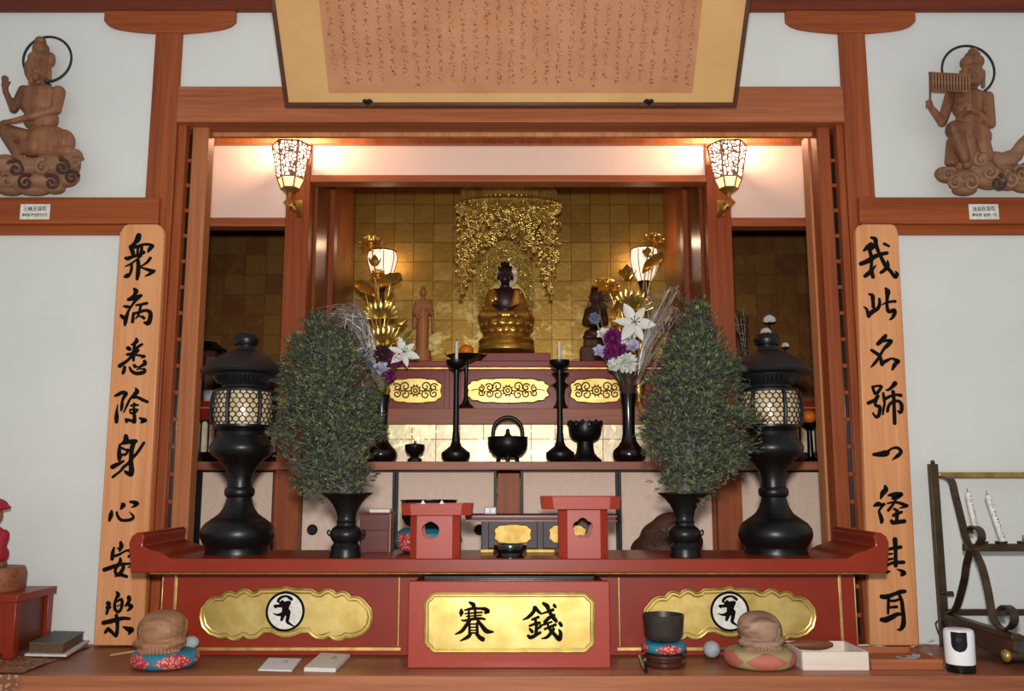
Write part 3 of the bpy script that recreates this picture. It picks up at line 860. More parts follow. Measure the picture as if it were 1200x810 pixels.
CH['kyo'] = ([[(300,70,50),(310,120,80),(260,180,80),(230,260,30)],[(130,375,40),(190,350,80),(250,360,50),(290,345,40),(240,400,40),(205,460,40),(225,530,60),(245,600,70),(240,640,50)],[(360,210,40),(450,200,80),(560,190,60),(500,240,60),(420,260,50)],[(470,270,40),(420,360,40),(350,450,45)],[(335,340,25),(430,320,40),(520,330,50),(600,360,60),(650,380,40),(540,410,30)],[(440,425,40),(490,450,50)],[(430,530,50),(490,500,60),(560,475,45)],[(490,470,60),(485,560,55),(485,620,60)],[(400,615,50),(420,640,70),(500,635,65),(600,620,70)]],1015,565)
CH['ki'] = ([[(455,100,80),(460,200,75),(465,300,60),(465,400,65),(465,510,70)],[(330,260,40),(420,240,55),(545,220,60)],[(320,200,40),(320,310,50),(320,420,50),(310,520,40)],[(340,335,30),(410,325,35)],[(340,420,40),(410,405,40)],[(250,540,40),(330,510,40),(420,470,50),(590,460,60)],[(300,590,60),(330,610,60),(370,605,30)],[(490,570,20),(560,600,60),(600,630,70),(560,660,50)]],1015,625)
CH['mimi'] = ([[(205,235,70),(290,235,80),(400,195,60),(500,160,70),(570,150,60)],[(315,250,50),(310,350,50),(305,500,40)],[(480,200,50),(520,300,60),(535,420,65),(550,560,70),(545,680,80),(500,755,50),(450,755,20)],[(340,300,40),(410,300,45),(470,280,40)],[(330,405,40),(440,395,50)],[(205,600,70),(270,600,90),(370,555,80),(460,510,60),(520,520,40)]],1018,682)
board([(140, 273), (143, 268), (146, 264), (150, 262.5), (184, 262.5), (188, 265), (191, 269), (192, 275), (167.5, 757), (109, 757)],
      'tall left board with black brush characters behind the curled altar end', [CH[k] for k in ('shu', 'byo', 'shitsu', 'jo', 'shin', 'kokoro', 'an', 'raku')])
board([(1003, 273), (1004, 267), (1007, 264), (1012, 262.5), (1045, 262.5), (1049, 264), (1051.5, 268), (1053, 275), (1078, 757), (1020, 757)],
      'tall right board with black brush characters beside the iron candle rack', [CH[k] for k in ('ga', 'shi', 'mei', 'go', 'ichi', 'kyo', 'ki', 'mimi')])

# ------------------------------------------------------------------ framed calligraphy, leaning out from the lintel
yb, zb = 2.82, zz(123.5, 2.82)
yt, zt2 = 2.604, zz(0, 2.604)
dv = Vector((0, yt - yb, zt2 - zb)); LV = dv.length; dv.normalize()
nv = Vector((0, -dv.z, dv.y))           # faces the viewer, downwards
if nv.y > 0: nv = -nv
hx0 = xx(335, 123.5, yb); hx1 = xx(862, 123.5, yb)
VT = 0.56
fr = thing('framed_calligraphy', ((hx0 + hx1) / 2, yb, zb), 'large framed sheet of handwriting leaning out over the lintel', 'framed calligraphy')
def fp(u, v, d=0.0):
    return Vector((u, yb, zb)) + dv * v + nv * d
def slab_on(mb, u0, u1, v0, v1, d0, d1):
    vs = [fp(u, v, d) for d in (d0, d1) for v in (v0, v1) for u in (u0, u1)]
    mb.add(vs, [(0, 2, 3, 1), (4, 5, 7, 6), (0, 1, 5, 4), (2, 6, 7, 3), (0, 4, 6, 2), (1, 3, 7, 5)])
m = MB(); slab_on(m, hx0 + 0.006, hx1 - 0.006, 0.006, VT - 0.006, 0.004, 0.012); mount = m.build('mount', 'scroll_mount', fr, smooth=False)
m = MB(); slab_on(m, hx0 + 0.15, hx1 - 0.15, 0.045, VT - 0.07, 0.012, 0.0135); m.build('paper', 'scroll_paper', fr, smooth=False)
m = MB()
for a in ((hx0, hx1, 0, 0.014), (hx0, hx1, VT - 0.014, VT), (hx0, hx0 + 0.014, 0.014, VT - 0.014), (hx1 - 0.014, hx1, 0.014, VT - 0.014)):
    slab_on(m, a[0], a[1], a[2], a[3], -0.004, 0.02)
m.build('frame', 'frame_wood', fr, bevel=0.004)
rw = random.Random(11)
m = MB()
ncol = 31
pu0, pu1 = hx0 + 0.175, hx1 - 0.175
for c_ in range(ncol):
    u = pu0 + (pu1 - pu0) * c_ / (ncol - 1)
    v = VT - 0.10 - rw.random() * 0.02
    vend = 0.085 + rw.choice([0, 0, 0.006, 0.012, 0.05 if c_ in (0, 30) else 0])
    while v > vend:
        h_ = rw.uniform(0.011, 0.021); w_ = rw.uniform(0.005, 0.0095)
        for s_ in range(rw.randint(4, 8)):
            pts = [(u + rw.uniform(-w_, w_), v - rw.random() * h_)]
            a = rw.choice([0, 0.15, 0.25, PI / 2, PI / 2, -0.9, 1.1])
            l = rw.uniform(0.003, 0.0095)
            for q in range(2):
                a += rw.uniform(-0.6, 0.6)
                pts.append((pts[-1][0] + math.cos(a) * l * 0.5, pts[-1][1] - abs(math.sin(a)) * l * 0.5))
            for q in range(2):
                (ua, va), (ub, vb) = pts[q], pts[q + 1]
                dx, dy = ub - ua, vb - va
                ll = math.hypot(dx, dy) or 1e-9
                r_ = rw.uniform(0.0003, 0.00085)
                ox, oy = -dy / ll * r_, dx / ll * r_
                m.add([fp(ua - ox, va - oy, 0.0138), fp(ub - ox, vb - oy, 0.0138), fp(ub + ox, vb + oy, 0.0138), fp(ua + ox, va + oy, 0.0138)], [(0, 1, 2, 3)])
        v -= h_ + rw.uniform(0.001, 0.007)
m.build('handwriting', 'ink_brown', fr, smooth=False)
for px in (432, 759):
    u = xx(px, 123, yb)
    m = MB()
    m.add([], [])
    pts = [(-0.017, 0.004), (-0.008, 0.010), (0, 0.007), (0.008, 0.010), (0.017, 0.004), (0.009, -0.004), (0, -0.009), (-0.009, -0.004)]
    m.prism([(u + a, zb + b) for a, b in pts], yb - 0.03, yb - 0.012)
    m.tube([(u - 0.004, yb - 0.03, zb + 0.004), (u - 0.004, yb - 0.036, zb), (u + 0.004, yb - 0.036, zb), (u + 0.004, yb - 0.03, zb + 0.004)], 0.0022, 8)
    hk = m.build('hook', 'black_bronze', fr)

# ------------------------------------------------------------------ name plates on the rails
def text_mesh(body, size, x, z, y, parent, width=None):
    cu = bpy.data.curves.new('plate_writing', 'FONT')
    cu.body = body; cu.size = size; cu.align_x = 'CENTER'; cu.extrude = 0.0
    cu.offset = size * 0.012
    o = bpy.data.objects.new('plate_writing', cu)
    COL.objects.link(o)
    dg = bpy.context.evaluated_depsgraph_get()
    me = bpy.data.meshes.new_from_object(o.evaluated_get(dg), depsgraph=dg)
    bpy.data.objects.remove(o); bpy.data.curves.remove(cu)
    xs = [v.co.x for v in me.vertices]
    w0 = max(xs) - min(xs)
    s = (width / w0) if width else 1.0
    base = root_base(parent)
    mid = (max(xs) + min(xs)) / 2
    for v in me.vertices:
        X, Z = (v.co.x - mid) * s, v.co.y
        v.co = Vector((x + X, y, z + Z)) - base
    me.materials.clear(); me.materials.append(MATS['ink'])
    n = bpy.data.objects.new('plate_writing', me)
    COL.objects.link(n); n.parent = parent
    return n
def plate(c, w, h, l1, l2, label):
    Y = 2.925
    p = at(c[0], c[1], Y); s = mpp(c[1], Y)
    t = thing('name_plate', (p.x, Y - 0.002, p.z), label, 'name plate', 'name plates under the wall carvings')
    MB().box(p.x - w * s / 2, p.x + w * s / 2, Y - 0.004, Y + 0.002, p.z - h * s / 2, p.z + h * s / 2).build('plate', 'plate_white', t, bevel=0.0006)
    text_mesh(l1, 0.0165, p.x, p.z + 0.004, Y - 0.0045, t, 27 * s)
    text_mesh(l2, 0.0115, p.x, p.z - 0.0155, Y - 0.0045, t, 29 * s)
plate((41.5, 248.5), 34.5, 18.5, '三昧王菩薩', '奉納者 藤吉喜代次郎', 'small white name plate under the kneeling carving with raised hand')
plate((1152.5, 248.5), 34.5, 18.5, '法自在菩薩', '奉納者 渡部一光', 'small white name plate under the carving with the pan flute')
# ------------------------------------------------------------------ black temple lanterns on the altar
YL = 2.75
def lantern(px, label):
    X = xx(px, 650, YL)
    t = thing('temple_lantern', (X, YL, ZA), label, 'lantern', 'black lanterns on the altar table')
    def P(pts): return [(r, z - ZA) for r, z in px_prof(px, 0, YL, pts)]
    c = (X, YL, ZA)
    MB().lathe(c, [(0, 0)] + [(r, max(z, 0)) for r, z in P([(36, 652.5), (36.5, 650), (35, 642), (36, 640)])] + P([(39, 636), (42, 630), (42.5, 625), (41.5, 619), (37, 613), (29, 607), (0, 606)]), 56).build('foot', 'black_bronze', t)
    MB().lathe(c, P([(0, 608), (29.5, 607.5), (22, 602), (17.5, 595), (15, 588), (14, 583), (16.5, 581), (17.5, 577), (16.8, 573), (14.5, 571), (14, 565), (15, 556), (18, 549), (22, 544), (0, 543)]), 48).build('stem', 'black_bronze', t)
    MB().lathe(c, P([(0, 545), (21, 544.5), (27, 538.5), (33, 534), (36, 529), (36.5, 524), (34, 518.5), (30, 514), (28.5, 511), (29.5, 507), (28, 505), (30.5, 503), (33, 501), (33, 498.5), (0, 498)]), 56).build('bowl', 'black_bronze', t)
    fb = MB().lathe(c, P([(0, 499), (32, 498.8), (33.5, 490), (34, 479), (33.3, 468), (31.5, 460.5), (0, 460)]), 48).build('fire_box', 'lantern_paper', t)
    # posts and ogee mesh
    prof = P([(33.3, 498.5), (34.8, 490), (35.3, 479), (34.6, 468), (32.8, 460.3)])
    zs = [p[1] for p in prof]
    def rad(z):
        return float(np.interp(z, zs, [p[0] for p in prof]))
    m = MB()
    for k in range(6):
        a = -PI / 2 + 0.30 * (1 if px < 600 else -1) + k * PI / 3 + PI / 6
        path = []
        for q in range(9):
            z = zs[0] + (zs[-1] - zs[0]) * q / 8
            path.append((X + (rad(z) + 0.001) * math.cos(a), YL + (rad(z) + 0.001) * math.sin(a), ZA + z))
        m.tube(path, 0.0065, 8)
    m.build('post', 'black_bronze', fb)
    m = MB(); n = 58; rows = 3.6
    for k in range(n):
        s = 1 if k % 2 else -1
        path = []
        for q in range(49):
            u = q / 48.0
            z = zs[0] + (zs[-1] - zs[0]) * u
            w = math.cos(2 * PI * rows * u)
            w = math.copysign(abs(w) ** 0.5, w)
            a = 2 * PI * (k + 0.5) / n + s * w * (PI / n) * 0.97
            path.append((X + rad(z) * math.cos(a), YL + rad(z) * math.sin(a), ZA + z))
        m.tube(path, 0.0018, 5)
    m.build('mesh_screen', 'black_bronze', fb)
    r = MB().lathe(c, P([(0, 461), (33, 460.6), (33.5, 458), (29, 456.5), (26, 455.5), (25, 452.5), (28, 450.5), (30, 447.5), (33.5, 443.5), (35, 440.5), (49, 438.8), (50.5, 436.6), (49, 434), (40, 426), (30, 419), (20, 413.5), (15, 411.5), (0, 411)]), 64).build('roof', 'roof_bronze', t)
    m = MB()
    for k in range(44):
        a = 2 * PI * k / 44
        r0, r1 = P([(30.5, 449.5), (35, 442.5)])
        m.tube([(X + r0[0] * math.cos(a), YL + r0[0] * math.sin(a), ZA + r0[1]), (X + r1[0] * math.cos(a), YL + r1[0] * math.sin(a), ZA + r1[1])], 0.0028, 5)
    m.build('bracket_row', 'black_bronze', r)
    MB().lathe(c, P([(0, 413), (13, 412.5), (11, 410), (11, 405.5), (13.5, 404.5), (15.3, 400), (15, 396), (11.5, 392), (5, 390.3), (0, 390)]), 40).build('finial', 'black_bronze', t)
    return t
lantern(277.5, 'black bronze lantern on the altar beside the left jamb')
lantern(909.5, 'black bronze lantern on the altar beside the right jamb')

# ------------------------------------------------------------------ small flower vases with evergreen on the altar
YV = 2.625
def altar_vase(px, label):
    X = xx(px, 650, YV)
    t = thing('altar_vase', (X, YV, ZA), label, 'vase', 'black vases with evergreens')
    def P(pts): return [(r, max(z - ZA, 0)) for r, z in px_prof(px, 0, YV, pts)]
    c = (X, YV, ZA)
    MB().lathe(c, [(0, 0)] + P([(18.2, 653.5), (18.5, 651), (16.5, 645), (17.5, 641), (15, 638), (14, 636), (16.5, 633), (18.8, 628), (19, 624), (16, 619), (11.5, 616), (10.8, 613)]) + P([(12, 611.5), (10.8, 610), (10.8, 606), (12, 600), (16, 592), (22, 584.5), (27, 580.5), (29.8, 578.8), (30, 577.6), (26, 578.5), (13, 586), (9, 596), (0, 597)]), 48).build('body', 'black_bronze', t)
    for s in (-1, 1):
        h = MB(); k = mpp(625, YV)
        pts = catmull([(s * 17.5, 628), (s * 20.5, 627), (s * 22, 623.5), (s * 20.3, 621.5), (s * 19.3, 623.2)], 5)
        h.tube([(X + a * k, YV, zz(b, YV)) for a, b in pts], 0.0026, 7)
        h.build('handle', 'black_bronze', t)
    return t
altar_vase(405, 'black vase holding the left evergreen on the altar')
altar_vase(803, 'black vase holding the right evergreen on the altar')

def evergreen(px, prof, label, seed, nbr, gap=None):
    """prof rows: photo row, left edge, right edge of the foliage"""
    rg = random.Random(seed)
    X = xx(px, 575, YV)
    zb = zz(586, YV); ztop = zz(prof[-1][0], YV)
    t = thing('evergreen_spray', (X, YV, zb), label, 'plant', 'evergreens in the altar vases')
    hs = [zz(p[0], YV) for p in prof]
    ls = [xx(p[1], p[0], YV) for p in prof]; rs = [xx(p[2], p[0], YV) for p in prof]
    def mid(z): return float((np.interp(z, hs, ls) + np.interp(z, hs, rs)) / 2)
    def env(z): return float((np.interp(z, hs, rs) - np.interp(z, hs, ls)) / 2)
    H_ = ztop - zb
    tr = MB()
    def axis(u): return X + (mid(zb + H_ * max(u, 0.3)) - X) * min(1.0, u * 1.4)
    trunk = [(axis(u * 0.85), YV, zb + H_ * 0.85 * u) for u in [k / 12 for k in range(13)]]
    tr.tube(trunk, [0.013 - 0.010 * k / 12 for k in range(13)], 8)
    fo = MB()
    def sprig(p, d, L):
        d = d.normalized()
        a = d.orthogonal().normalized(); b = d.cross(a)
        n = rg.randint(8, 11); tw = rg.random() * 6
        for k in range(n):
            t_ = (k + 0.5) / n
            ang = tw + k * 2.4
            rad = a * math.cos(ang) + b * math.sin(ang)
            q = p + d * L * t_
            w = d.cross(rad) * rg.uniform(0.0010, 0.0017)
            tip = q + (rad * 0.75 + d * 0.75) * L * rg.uniform(0.45, 0.75)
            md = (q + tip) / 2 + d * 0.001
            fo.add([q - w * 0.5, q + w * 0.5, md + w, md - w, tip], [(0, 1, 2, 3), (3, 2, 4)])
    for k in range(nbr):
        u = (k + rg.random()) / nbr
        z0 = zb + H_ * (0.03 + 0.74 * u)
        a = k * 2.39996 + rg.uniform(-0.4, 0.4)
        z1 = min(z0 + H_ * rg.uniform(-0.03, 0.22), ztop - 0.006)
        z1 = max(z1, zb + 0.012)
        R = env(z1) * rg.uniform(0.35, 0.97)
        p0 = Vector((axis((z0 - zb) / H_), YV, z0)); p1 = Vector((mid(z1) + R * math.cos(a), YV + 0.56 * R * math.sin(a), z1))
        if gap and abs(p1.x - gap[0]) < gap[2] and abs(p1.z - gap[1]) < gap[3]: continue
        md = (p0 + p1) / 2 + Vector((0, 0, -0.012))
        path = catmull([p0, md, p1], 5)
        tr.tube(path, [0.0034 - 0.0022 * q / (len(path) - 1) for q in range(len(path))], 5)
        out = (p1 - p0).normalized()
        for q in range(5, len(path)):
            for w in range(4):
                b0 = Vector(path[q]) + Vector((rg.gauss(0, 0.007), rg.gauss(0, 0.007), rg.gauss(0, 0.007)))
                sprig(b0, out * 0.7 + Vector((rg.gauss(0, .6), rg.gauss(0, .6), rg.gauss(0.3, .5))), rg.uniform(0.010, 0.019))
        for w in range(32):
            b0 = p1 + Vector((rg.gauss(0, 0.014), rg.gauss(0, 0.013), rg.gauss(0, 0.012)))
            sprig(b0, (b0 - p1) * 40 + out * 0.6 + Vector((0, 0, 0.3)), rg.uniform(0.010, 0.021))
    tr.build('branches', 'bark', t)
    fo.build('foliage', 'needles', t, smooth=False)
evergreen(404, [(586, 398, 408), (580, 345, 418), (575, 333, 428), (560, 328, 441), (540, 325, 452), (520, 325, 458), (490, 324, 452), (464, 324, 446), (440, 326, 443), (426, 328, 439), (412, 334, 424), (403, 342, 410), (395, 353, 399), (385, 362, 393), (374, 368, 385), (366, 373, 379)],
    'dense green evergreen in a black vase left of the red stands', 3, 125, (xx(390, 520, YV), zz(522, YV), 0.014, 0.05))
evergreen(803, [(586, 798, 808), (578, 782, 840), (570, 774, 852), (556, 768, 864), (540, 763, 871), (520, 754, 883), (500, 749, 887), (480, 751, 883), (462, 756, 876), (444, 763, 869), (424, 780, 862), (405, 789, 845), (390, 797, 836), (376, 803, 828), (364, 810, 822), (357, 814, 818)],
    'cone-shaped dark evergreen in a black vase right of the red stands', 5, 150)

# ------------------------------------------------------------------ red offering stands
def plate_hole(mb, outer, inner, y0, y1):
    """flat board with an opening: outer and inner outlines joined ring to ring"""
    n = len(outer)
    vs = [(p[0], y, p[1]) for y in (y0, y1) for p in outer] + [(p[0], y, p[1]) for y in (y0, y1) for p in inner]
    fs = []
    for i in range(n):
        j = (i + 1) % n
        o0, o1, i0, i1 = i, j, 2 * n + i, 2 * n + j
        fs += [(o0, i0, i1, o1), (n + o0, n + o1, 3 * n + j, 3 * n + i), (o0, o1, n + o1, n + o0), (i0, 3 * n + i, 3 * n + j, i1)]
    mb.add(vs, fs)
def kurigata(n=48, lobe=0.2):
    """quatrefoil chestnut shape with a small point on top, unit size"""
    out = []
    for k in range(n):
        a = PI / 2 + 2 * PI * k / n
        r = 1 - lobe + lobe * abs(math.cos(2.5 * (a - PI / 2))) ** 0.6
        if k == 0: r = 1.06
        out.append((r * math.cos(a), r * math.sin(a)))
    return out
def rect_ring(x0, x1, z0, z1, cx, cz, n=48):
    out = []
    for k in range(n):
        a = PI / 2 + 2 * PI * k / n
        dx, dz = math.cos(a), math.sin(a)
        ts = []
        if dx > 1e-6: ts.append((x1 - cx) / dx)
        if dx < -1e-6: ts.append((x0 - cx) / dx)
        if dz > 1e-6: ts.append((z1 - cz) / dz)
        if dz < -1e-6: ts.append((z0 - cz) / dz)
        t = min(ts)
        out.append((cx + dx * t, cz + dz * t))
    # snap nearest to the corners
    for X, Z in ((x0, z0), (x1, z0), (x0, z1), (x1, z1)):
        i = min(range(n), key=lambda k: (out[k][0] - X) ** 2 + (out[k][1] - Z) ** 2)
        out[i] = (X, Z)
    return out
YSB = 2.575
def sanbo(pxc, tray, body, face, yt, yr, hole, label, lobe=0.2):
    """pxc centre; tray/body/face are (left, right) px; yt tray bottom row, yr rim row"""
    Yf = YSB
    x = lambda p, r=620: xx(p, r, Yf)
    cx = (x(face[0]) + x(face[1])) / 2
    fw = x(face[1]) - x(face[0])
    bw = x(body[1]) - x(body[0])
    ch = (bw - fw) / 2
    D = 0.10
    t = thing('offering_stand', (cx, Yf + D / 2, ZA), label, 'offering stand', 'red offering stands')
    z0, z1, z2 = ZA, zz(yt, Yf), zz(yr, Yf)
    hx, hz, hr = xx(hole[0], 620, Yf), zz(hole[1], Yf), hole[2] * mpp(620, Yf)
    m = MB()
    ko = [(hx + a * hr, hz + b * hr * 0.98) for a, b in kurigata(48, lobe)]
    for ya, yb_ in ((Yf, Yf + 0.008), (Yf + D - 0.008, Yf + D)):
        plate_hole(m, rect_ring(cx - fw / 2, cx + fw / 2, z0, z1, hx, hz), ko, ya, yb_)
    th = 0.008
    for s in (-1, 1):
        xo, xi = cx + s * bw / 2, cx + s * fw / 2
        for (ya, yb_) in ((Yf, Yf + ch), (Yf + D, Yf + D - ch)):
            sg = 1 if yb_ > ya else -1
            m.prism_z([(xi, ya), (xo, yb_), (xo - s * th, yb_), (xi, ya + sg * th)], z0, z1)
        m.prism_z([(xo, Yf + ch), (xo, Yf + D - ch), (xo - s * th, Yf + D - ch), (xo - s * th, Yf + ch)], z0, z1)
    m.build('body', 'red_stand', t, smooth=False)
    # tray with cut corners and slightly flared rim
    tw = x(tray[1], yr) - x(tray[0], yr)
    tcx = (x(tray[1], yr) + x(tray[0], yr)) / 2
    tcy = Yf + D / 2
    k = tw * 0.14
    def octo(w, kk): 
        h = w / 2
        return [(-h + kk, -h), (h - kk, -h), (h, -h + kk), (h, h - kk), (h - kk, h), (-h + kk, h), (-h, h - kk), (-h, -h + kk)]
    a = octo(tw * 0.97, k); b = octo(tw, k); ai = octo(tw * 0.97 - 0.014, k - 0.004); bi = octo(tw - 0.014, k - 0.004)
    vs = []
    for ring, z in ((a, z1), (b, z2), (bi, z2), (ai, z1 + 0.008)):
        vs += [(tcx + p[0], tcy + p[1] * 0.72, z) for p in ring]
    fs = [tuple(range(7, -1, -1)), tuple(range(24, 32))]
    for r in range(3):
        for i in range(8):
            j = (i + 1) % 8
            fs.append((r * 8 + i, r * 8 + j, r * 8 + 8 + j, r * 8 + 8 + i))
    m = MB().add(vs, fs)
    m.build('tray', 'red_stand', t, smooth=False, bevel=0.0015)
    return t, tcx, tcy, z1 + 0.008, z2
_, cx1, cy1, zt1, zr1 = sanbo(510, (470, 553.5), (480.5, 539), (488.5, 530), 604, 590.5, (504.5, 622, 10.4), 'left red offering stand holding two white paper points', 0.06)
_, cx2, cy2, zt2_, zr2 = sanbo(681, (634, 727), (652, 710), (665, 703.5), 597, 582, (683, 619, 12), 'right red offering stand with an empty tray')
for px, lab in ((496.5, 'left one of two white pointed papers in the red tray'), (518.5, 'right one of two white pointed papers in the red tray')):
    X = xx(px, 588, cy1); zt_ = zz(586, cy1)
    m = MB()
    w = 0.021
    m.add([(X - w, cy1 - 0.02, zt1), (X + w, cy1 - 0.02, zt1), (X + w, cy1 + 0.02, zt1), (X - w, cy1 + 0.02, zt1), (X - 0.002, cy1, zt_)], [(3, 2, 1, 0), (0, 1, 4), (1, 2, 4), (2, 3, 4), (3, 0, 4)])
    tag(m.build('folded_paper', 'white_paper', smooth=False), lab, 'paper', 'white papers in the left tray')

# ------------------------------------------------------------------ little desk between the stands
YD = 2.78
def dz(y): return zz(y, YD)
def dx(p, y=620): return xx(p, y, YD)
desk = thing('sutra_desk', (dx(632), YD + 0.04, ZA), 'small dark desk with gold cloud panels between the red stands', 'desk')
m = MB()
zt0, zt1b = dz(611), dz(603)
m.box(dx(546), dx(722), YD - 0.01, YD + 0.10, zt0, zt1b)
m.build('desk_top', 'desk_black', desk, bevel=0.002)
m = MB()
m.box(dx(545), dx(723), YD - 0.013, YD + 0.10, dz(606.5), dz(604)).box(dx(545), dx(723), YD - 0.012, YD + 0.10, dz(611.5), dz(609.5))
m.build('red_edge', 'red_lacquer_bright', desk, bevel=0.0008)
m = MB(); m.box(dx(566), dx(702), YD, YD + 0.09, dz(643), zt0); m.build('desk_body', 'desk_black', desk, bevel=0.002)
for a, b in ((564, 573), (629, 637), (695, 704)):
    m = MB(); m.box(dx(a), dx(b), YD - 0.006, YD + 0.09, ZA, zt0); m.build('desk_post', 'desk_black', desk, bevel=0.002)
def small_cloud(cx, cy, hw, hh, Y, lobes=5):
    out = []
    n = 64
    for k in range(n):
        a = 2 * PI * k / n
        q = 0.62
        x = math.copysign(abs(math.cos(a)) ** q, math.cos(a)) * hw
        z = math.copysign(abs(math.sin(a)) ** q, math.sin(a)) * hh
        r = 1 + 0.07 * (abs(math.sin(a * lobes)) - 0.6)
        p = at(cx + x * r, cy - z * r, Y)
        out.append((p.x, p.z))
    return out
for cx_ in (601, 665):
    o_ = small_cloud(cx_, 626, 21.5, 11, YD)
    m = MB().prism(o_, YD - 0.003, YD).build('gold_panel', 'gold_matte', desk, smooth=False)
    MB().tube([(x, YD - 0.003, z) for x, z in o_], 0.0015, 6, True).build('panel_rim', 'gold_dark', m)
for a, b in ((563, 579), (616, 650), (688, 705)):
    m = MB(); m.box(dx(a), dx(b), YD - 0.010, YD + 0.09, ZA, dz(643.5)); m.build('gold_foot', 'gold_matte', desk, bevel=0.002)
# box of two white squares on the desk, and the cupped black incense bowl before it
X0 = dx(567.5, 594); X1 = dx(581.5, 594)
cards = thing('card_box', ((X0 + X1) / 2, YD + 0.02, zt1b), 'tiny black box with two white squares on the dark desk', 'box')
MB().box(X0, X1, YD + 0.01, YD + 0.035, zt1b, zt1b + 0.022).build('case', 'black_lacquer', cards, bevel=0.001)
for k in (0, 1):
    w = (X1 - X0)
    MB().box(X0 + w * (0.1 + 0.48 * k), X0 + w * (0.42 + 0.48 * k), YD + 0.008, YD + 0.01, zt1b + 0.005, zt1b + 0.018).build('white_square', 'white_paper', cards, smooth=False)
YC = 2.615
X = xx(598, 650, YC)
ic = thing('incense_bowl', (X, YC, ZA), 'small black incense bowl at the front centre of the altar', 'incense burner')
P = [(r, max(z - ZA, 0)) for r, z in px_prof(598, 0, YC, [(17.5, 654.5), (17.5, 652.5), (15.5, 650.5), (15, 648), (16.5, 645.5), (19, 643.5), (19.4, 640), (19, 638), (17.5, 638), (16, 641), (0, 642)])]
MB().lathe((X, YC, ZA), [(0, 0)] + P, 40).build('bowl', 'black_lacquer', ic)

# ------------------------------------------------------------------ big bell bowl on its cushion behind the left stand
YK = 2.79
X = xx(502, 640, YK)
def kz(y): return zz(y, YK)
def R_(hw, y): return (hw * mpp(y, YK), kz(y) - ZA)
cu = thing('round_cushion', (X, YK, ZA), 'teal and red round cushion under the black bell bowl', 'cushion')
MB().lathe((X, YK, ZA), [(0, 0.0), (0.07, 0.0), (0.092, 0.010), (0.103, 0.035), (0.097, 0.060), (0.08, 0.072), (0, 0.073)], 48).build('cushion_body', 'teal_cloth', cu)
m = MB()
for k in range(4):
    a0 = k * PI / 2 + 0.55
    pts = []
    for q in range(9):
        a = a0 + 0.62 * q / 8.0
        for r, z in ((0.0935, 0.010), (0.1045, 0.035), (0.0985, 0.060)):
            pts.append((X + r * math.cos(a), YK + r * math.sin(a), ZA + z))
    fs = []
    for q in range(8):
        for w in range(2):
            i = q * 3 + w
            fs.append((i, i + 3, i + 4, i + 1))
    m = MB(); m.add(pts, fs)
    m.build('red_patch', 'brocade_red', cu)
bl = thing('bell_bowl', (X, YK, ZA + 0.073), 'large black bell bowl behind the left red stand', 'singing bowl')
zc_ = ZA + 0.073
hb = kz(586) - zc_
MB().lathe((X, YK, zc_), [(0, 0), (0.045, 0.0), (0.07, 0.010), (0.082, 0.03), (0.084, hb - 0.006), (0.088, hb), (0.083, hb), (0.078, 0.04), (0.05, 0.012), (0, 0.01)], 56).build('bell', 'black_bronze', bl)

# ------------------------------------------------------------------ small red cabinet with a book
YR = 2.80
x0, x1 = xx(421, 625, YR), xx(459, 625, YR)
z1 = zz(601, YR)
cb = thing('small_cabinet', ((x0 + x1) / 2, YR + 0.03, ZA), 'small red-brown two-drawer cabinet beside the left vase', 'cabinet')
MB().box(x0 + 0.002, x1 - 0.002, YR, YR + 0.08, ZA, z1 - 0.004).build('case', 'cabinet_wood', cb, bevel=0.001)
MB().box(x0 - 0.003, x1 + 0.003, YR - 0.006, YR + 0.083, z1 - 0.004, z1).build('cabinet_top', 'cabinet_wood', cb, bevel=0.001)
zm = zz(621.5, YR)
for a, b in ((ZA + 0.006, zm - 0.001), (zm + 0.001, z1 - 0.006)):
    d = MB().box(x0 + 0.006, x1 - 0.010, YR - 0.004, YR, a, b).build('drawer', 'cabinet_wood', cb, bevel=0.001)
MB().box(x1 - 0.006, x1 - 0.003, YR - 0.003, YR, ZA, z1 - 0.004).build('gold_edge', 'copper_top', cb, smooth=False)
m = MB()
xa, xb = xx(433, 596, YR), xx(457, 596, YR)
m.box(xa, xb, YR, YR + 0.07, z1, z1 + 0.011)
b = m.build('thin_book', 'booklet_cream', bevel=0.002)
tag(b, 'thin cream book lying on the small red cabinet', 'book')
# carved wooden drum at the foot of the right screens
YM = 3.10
zb_ = 0.22
X0, X1 = xx(739, 640, YM), xx(818, 640, YM)
w = X1 - X0
md = []
for (u, v, r) in ((0.25, 0.30, 0.26), (0.45, 0.50, 0.32), (0.62, 0.62, 0.34), (0.80, 0.45, 0.28), (0.5, 0.2, 0.5)):
    md.append(('e', (X0 + u * w, YM, zb_ + v * 0.20), (r * w, r * w * 0.8, r * w * 0.85)))
dr = thing('wooden_drum', ((X0 + X1) / 2, YM, zb_), 'dark carved wooden drum by the right evergreen vase', 'wooden drum')
blob('drum_body', md, 0.006, 'dark_carving', dr)
m = MB()
for q in range(3):
    pts = []
    for k in range(22):
        a = k * 0.42; r = 0.035 * (1 - k / 24)
        pts.append((X0 + w * (0.36 + 0.22 * q) + r * math.cos(a), YM - 0.075 - 0.012 * (q == 1), zb_ + 0.10 + 0.03 * (q == 1) + r * math.sin(a)))
    m.tube(pts, 0.004, 6)
m.build('carved_scroll', 'dark_carving', dr)
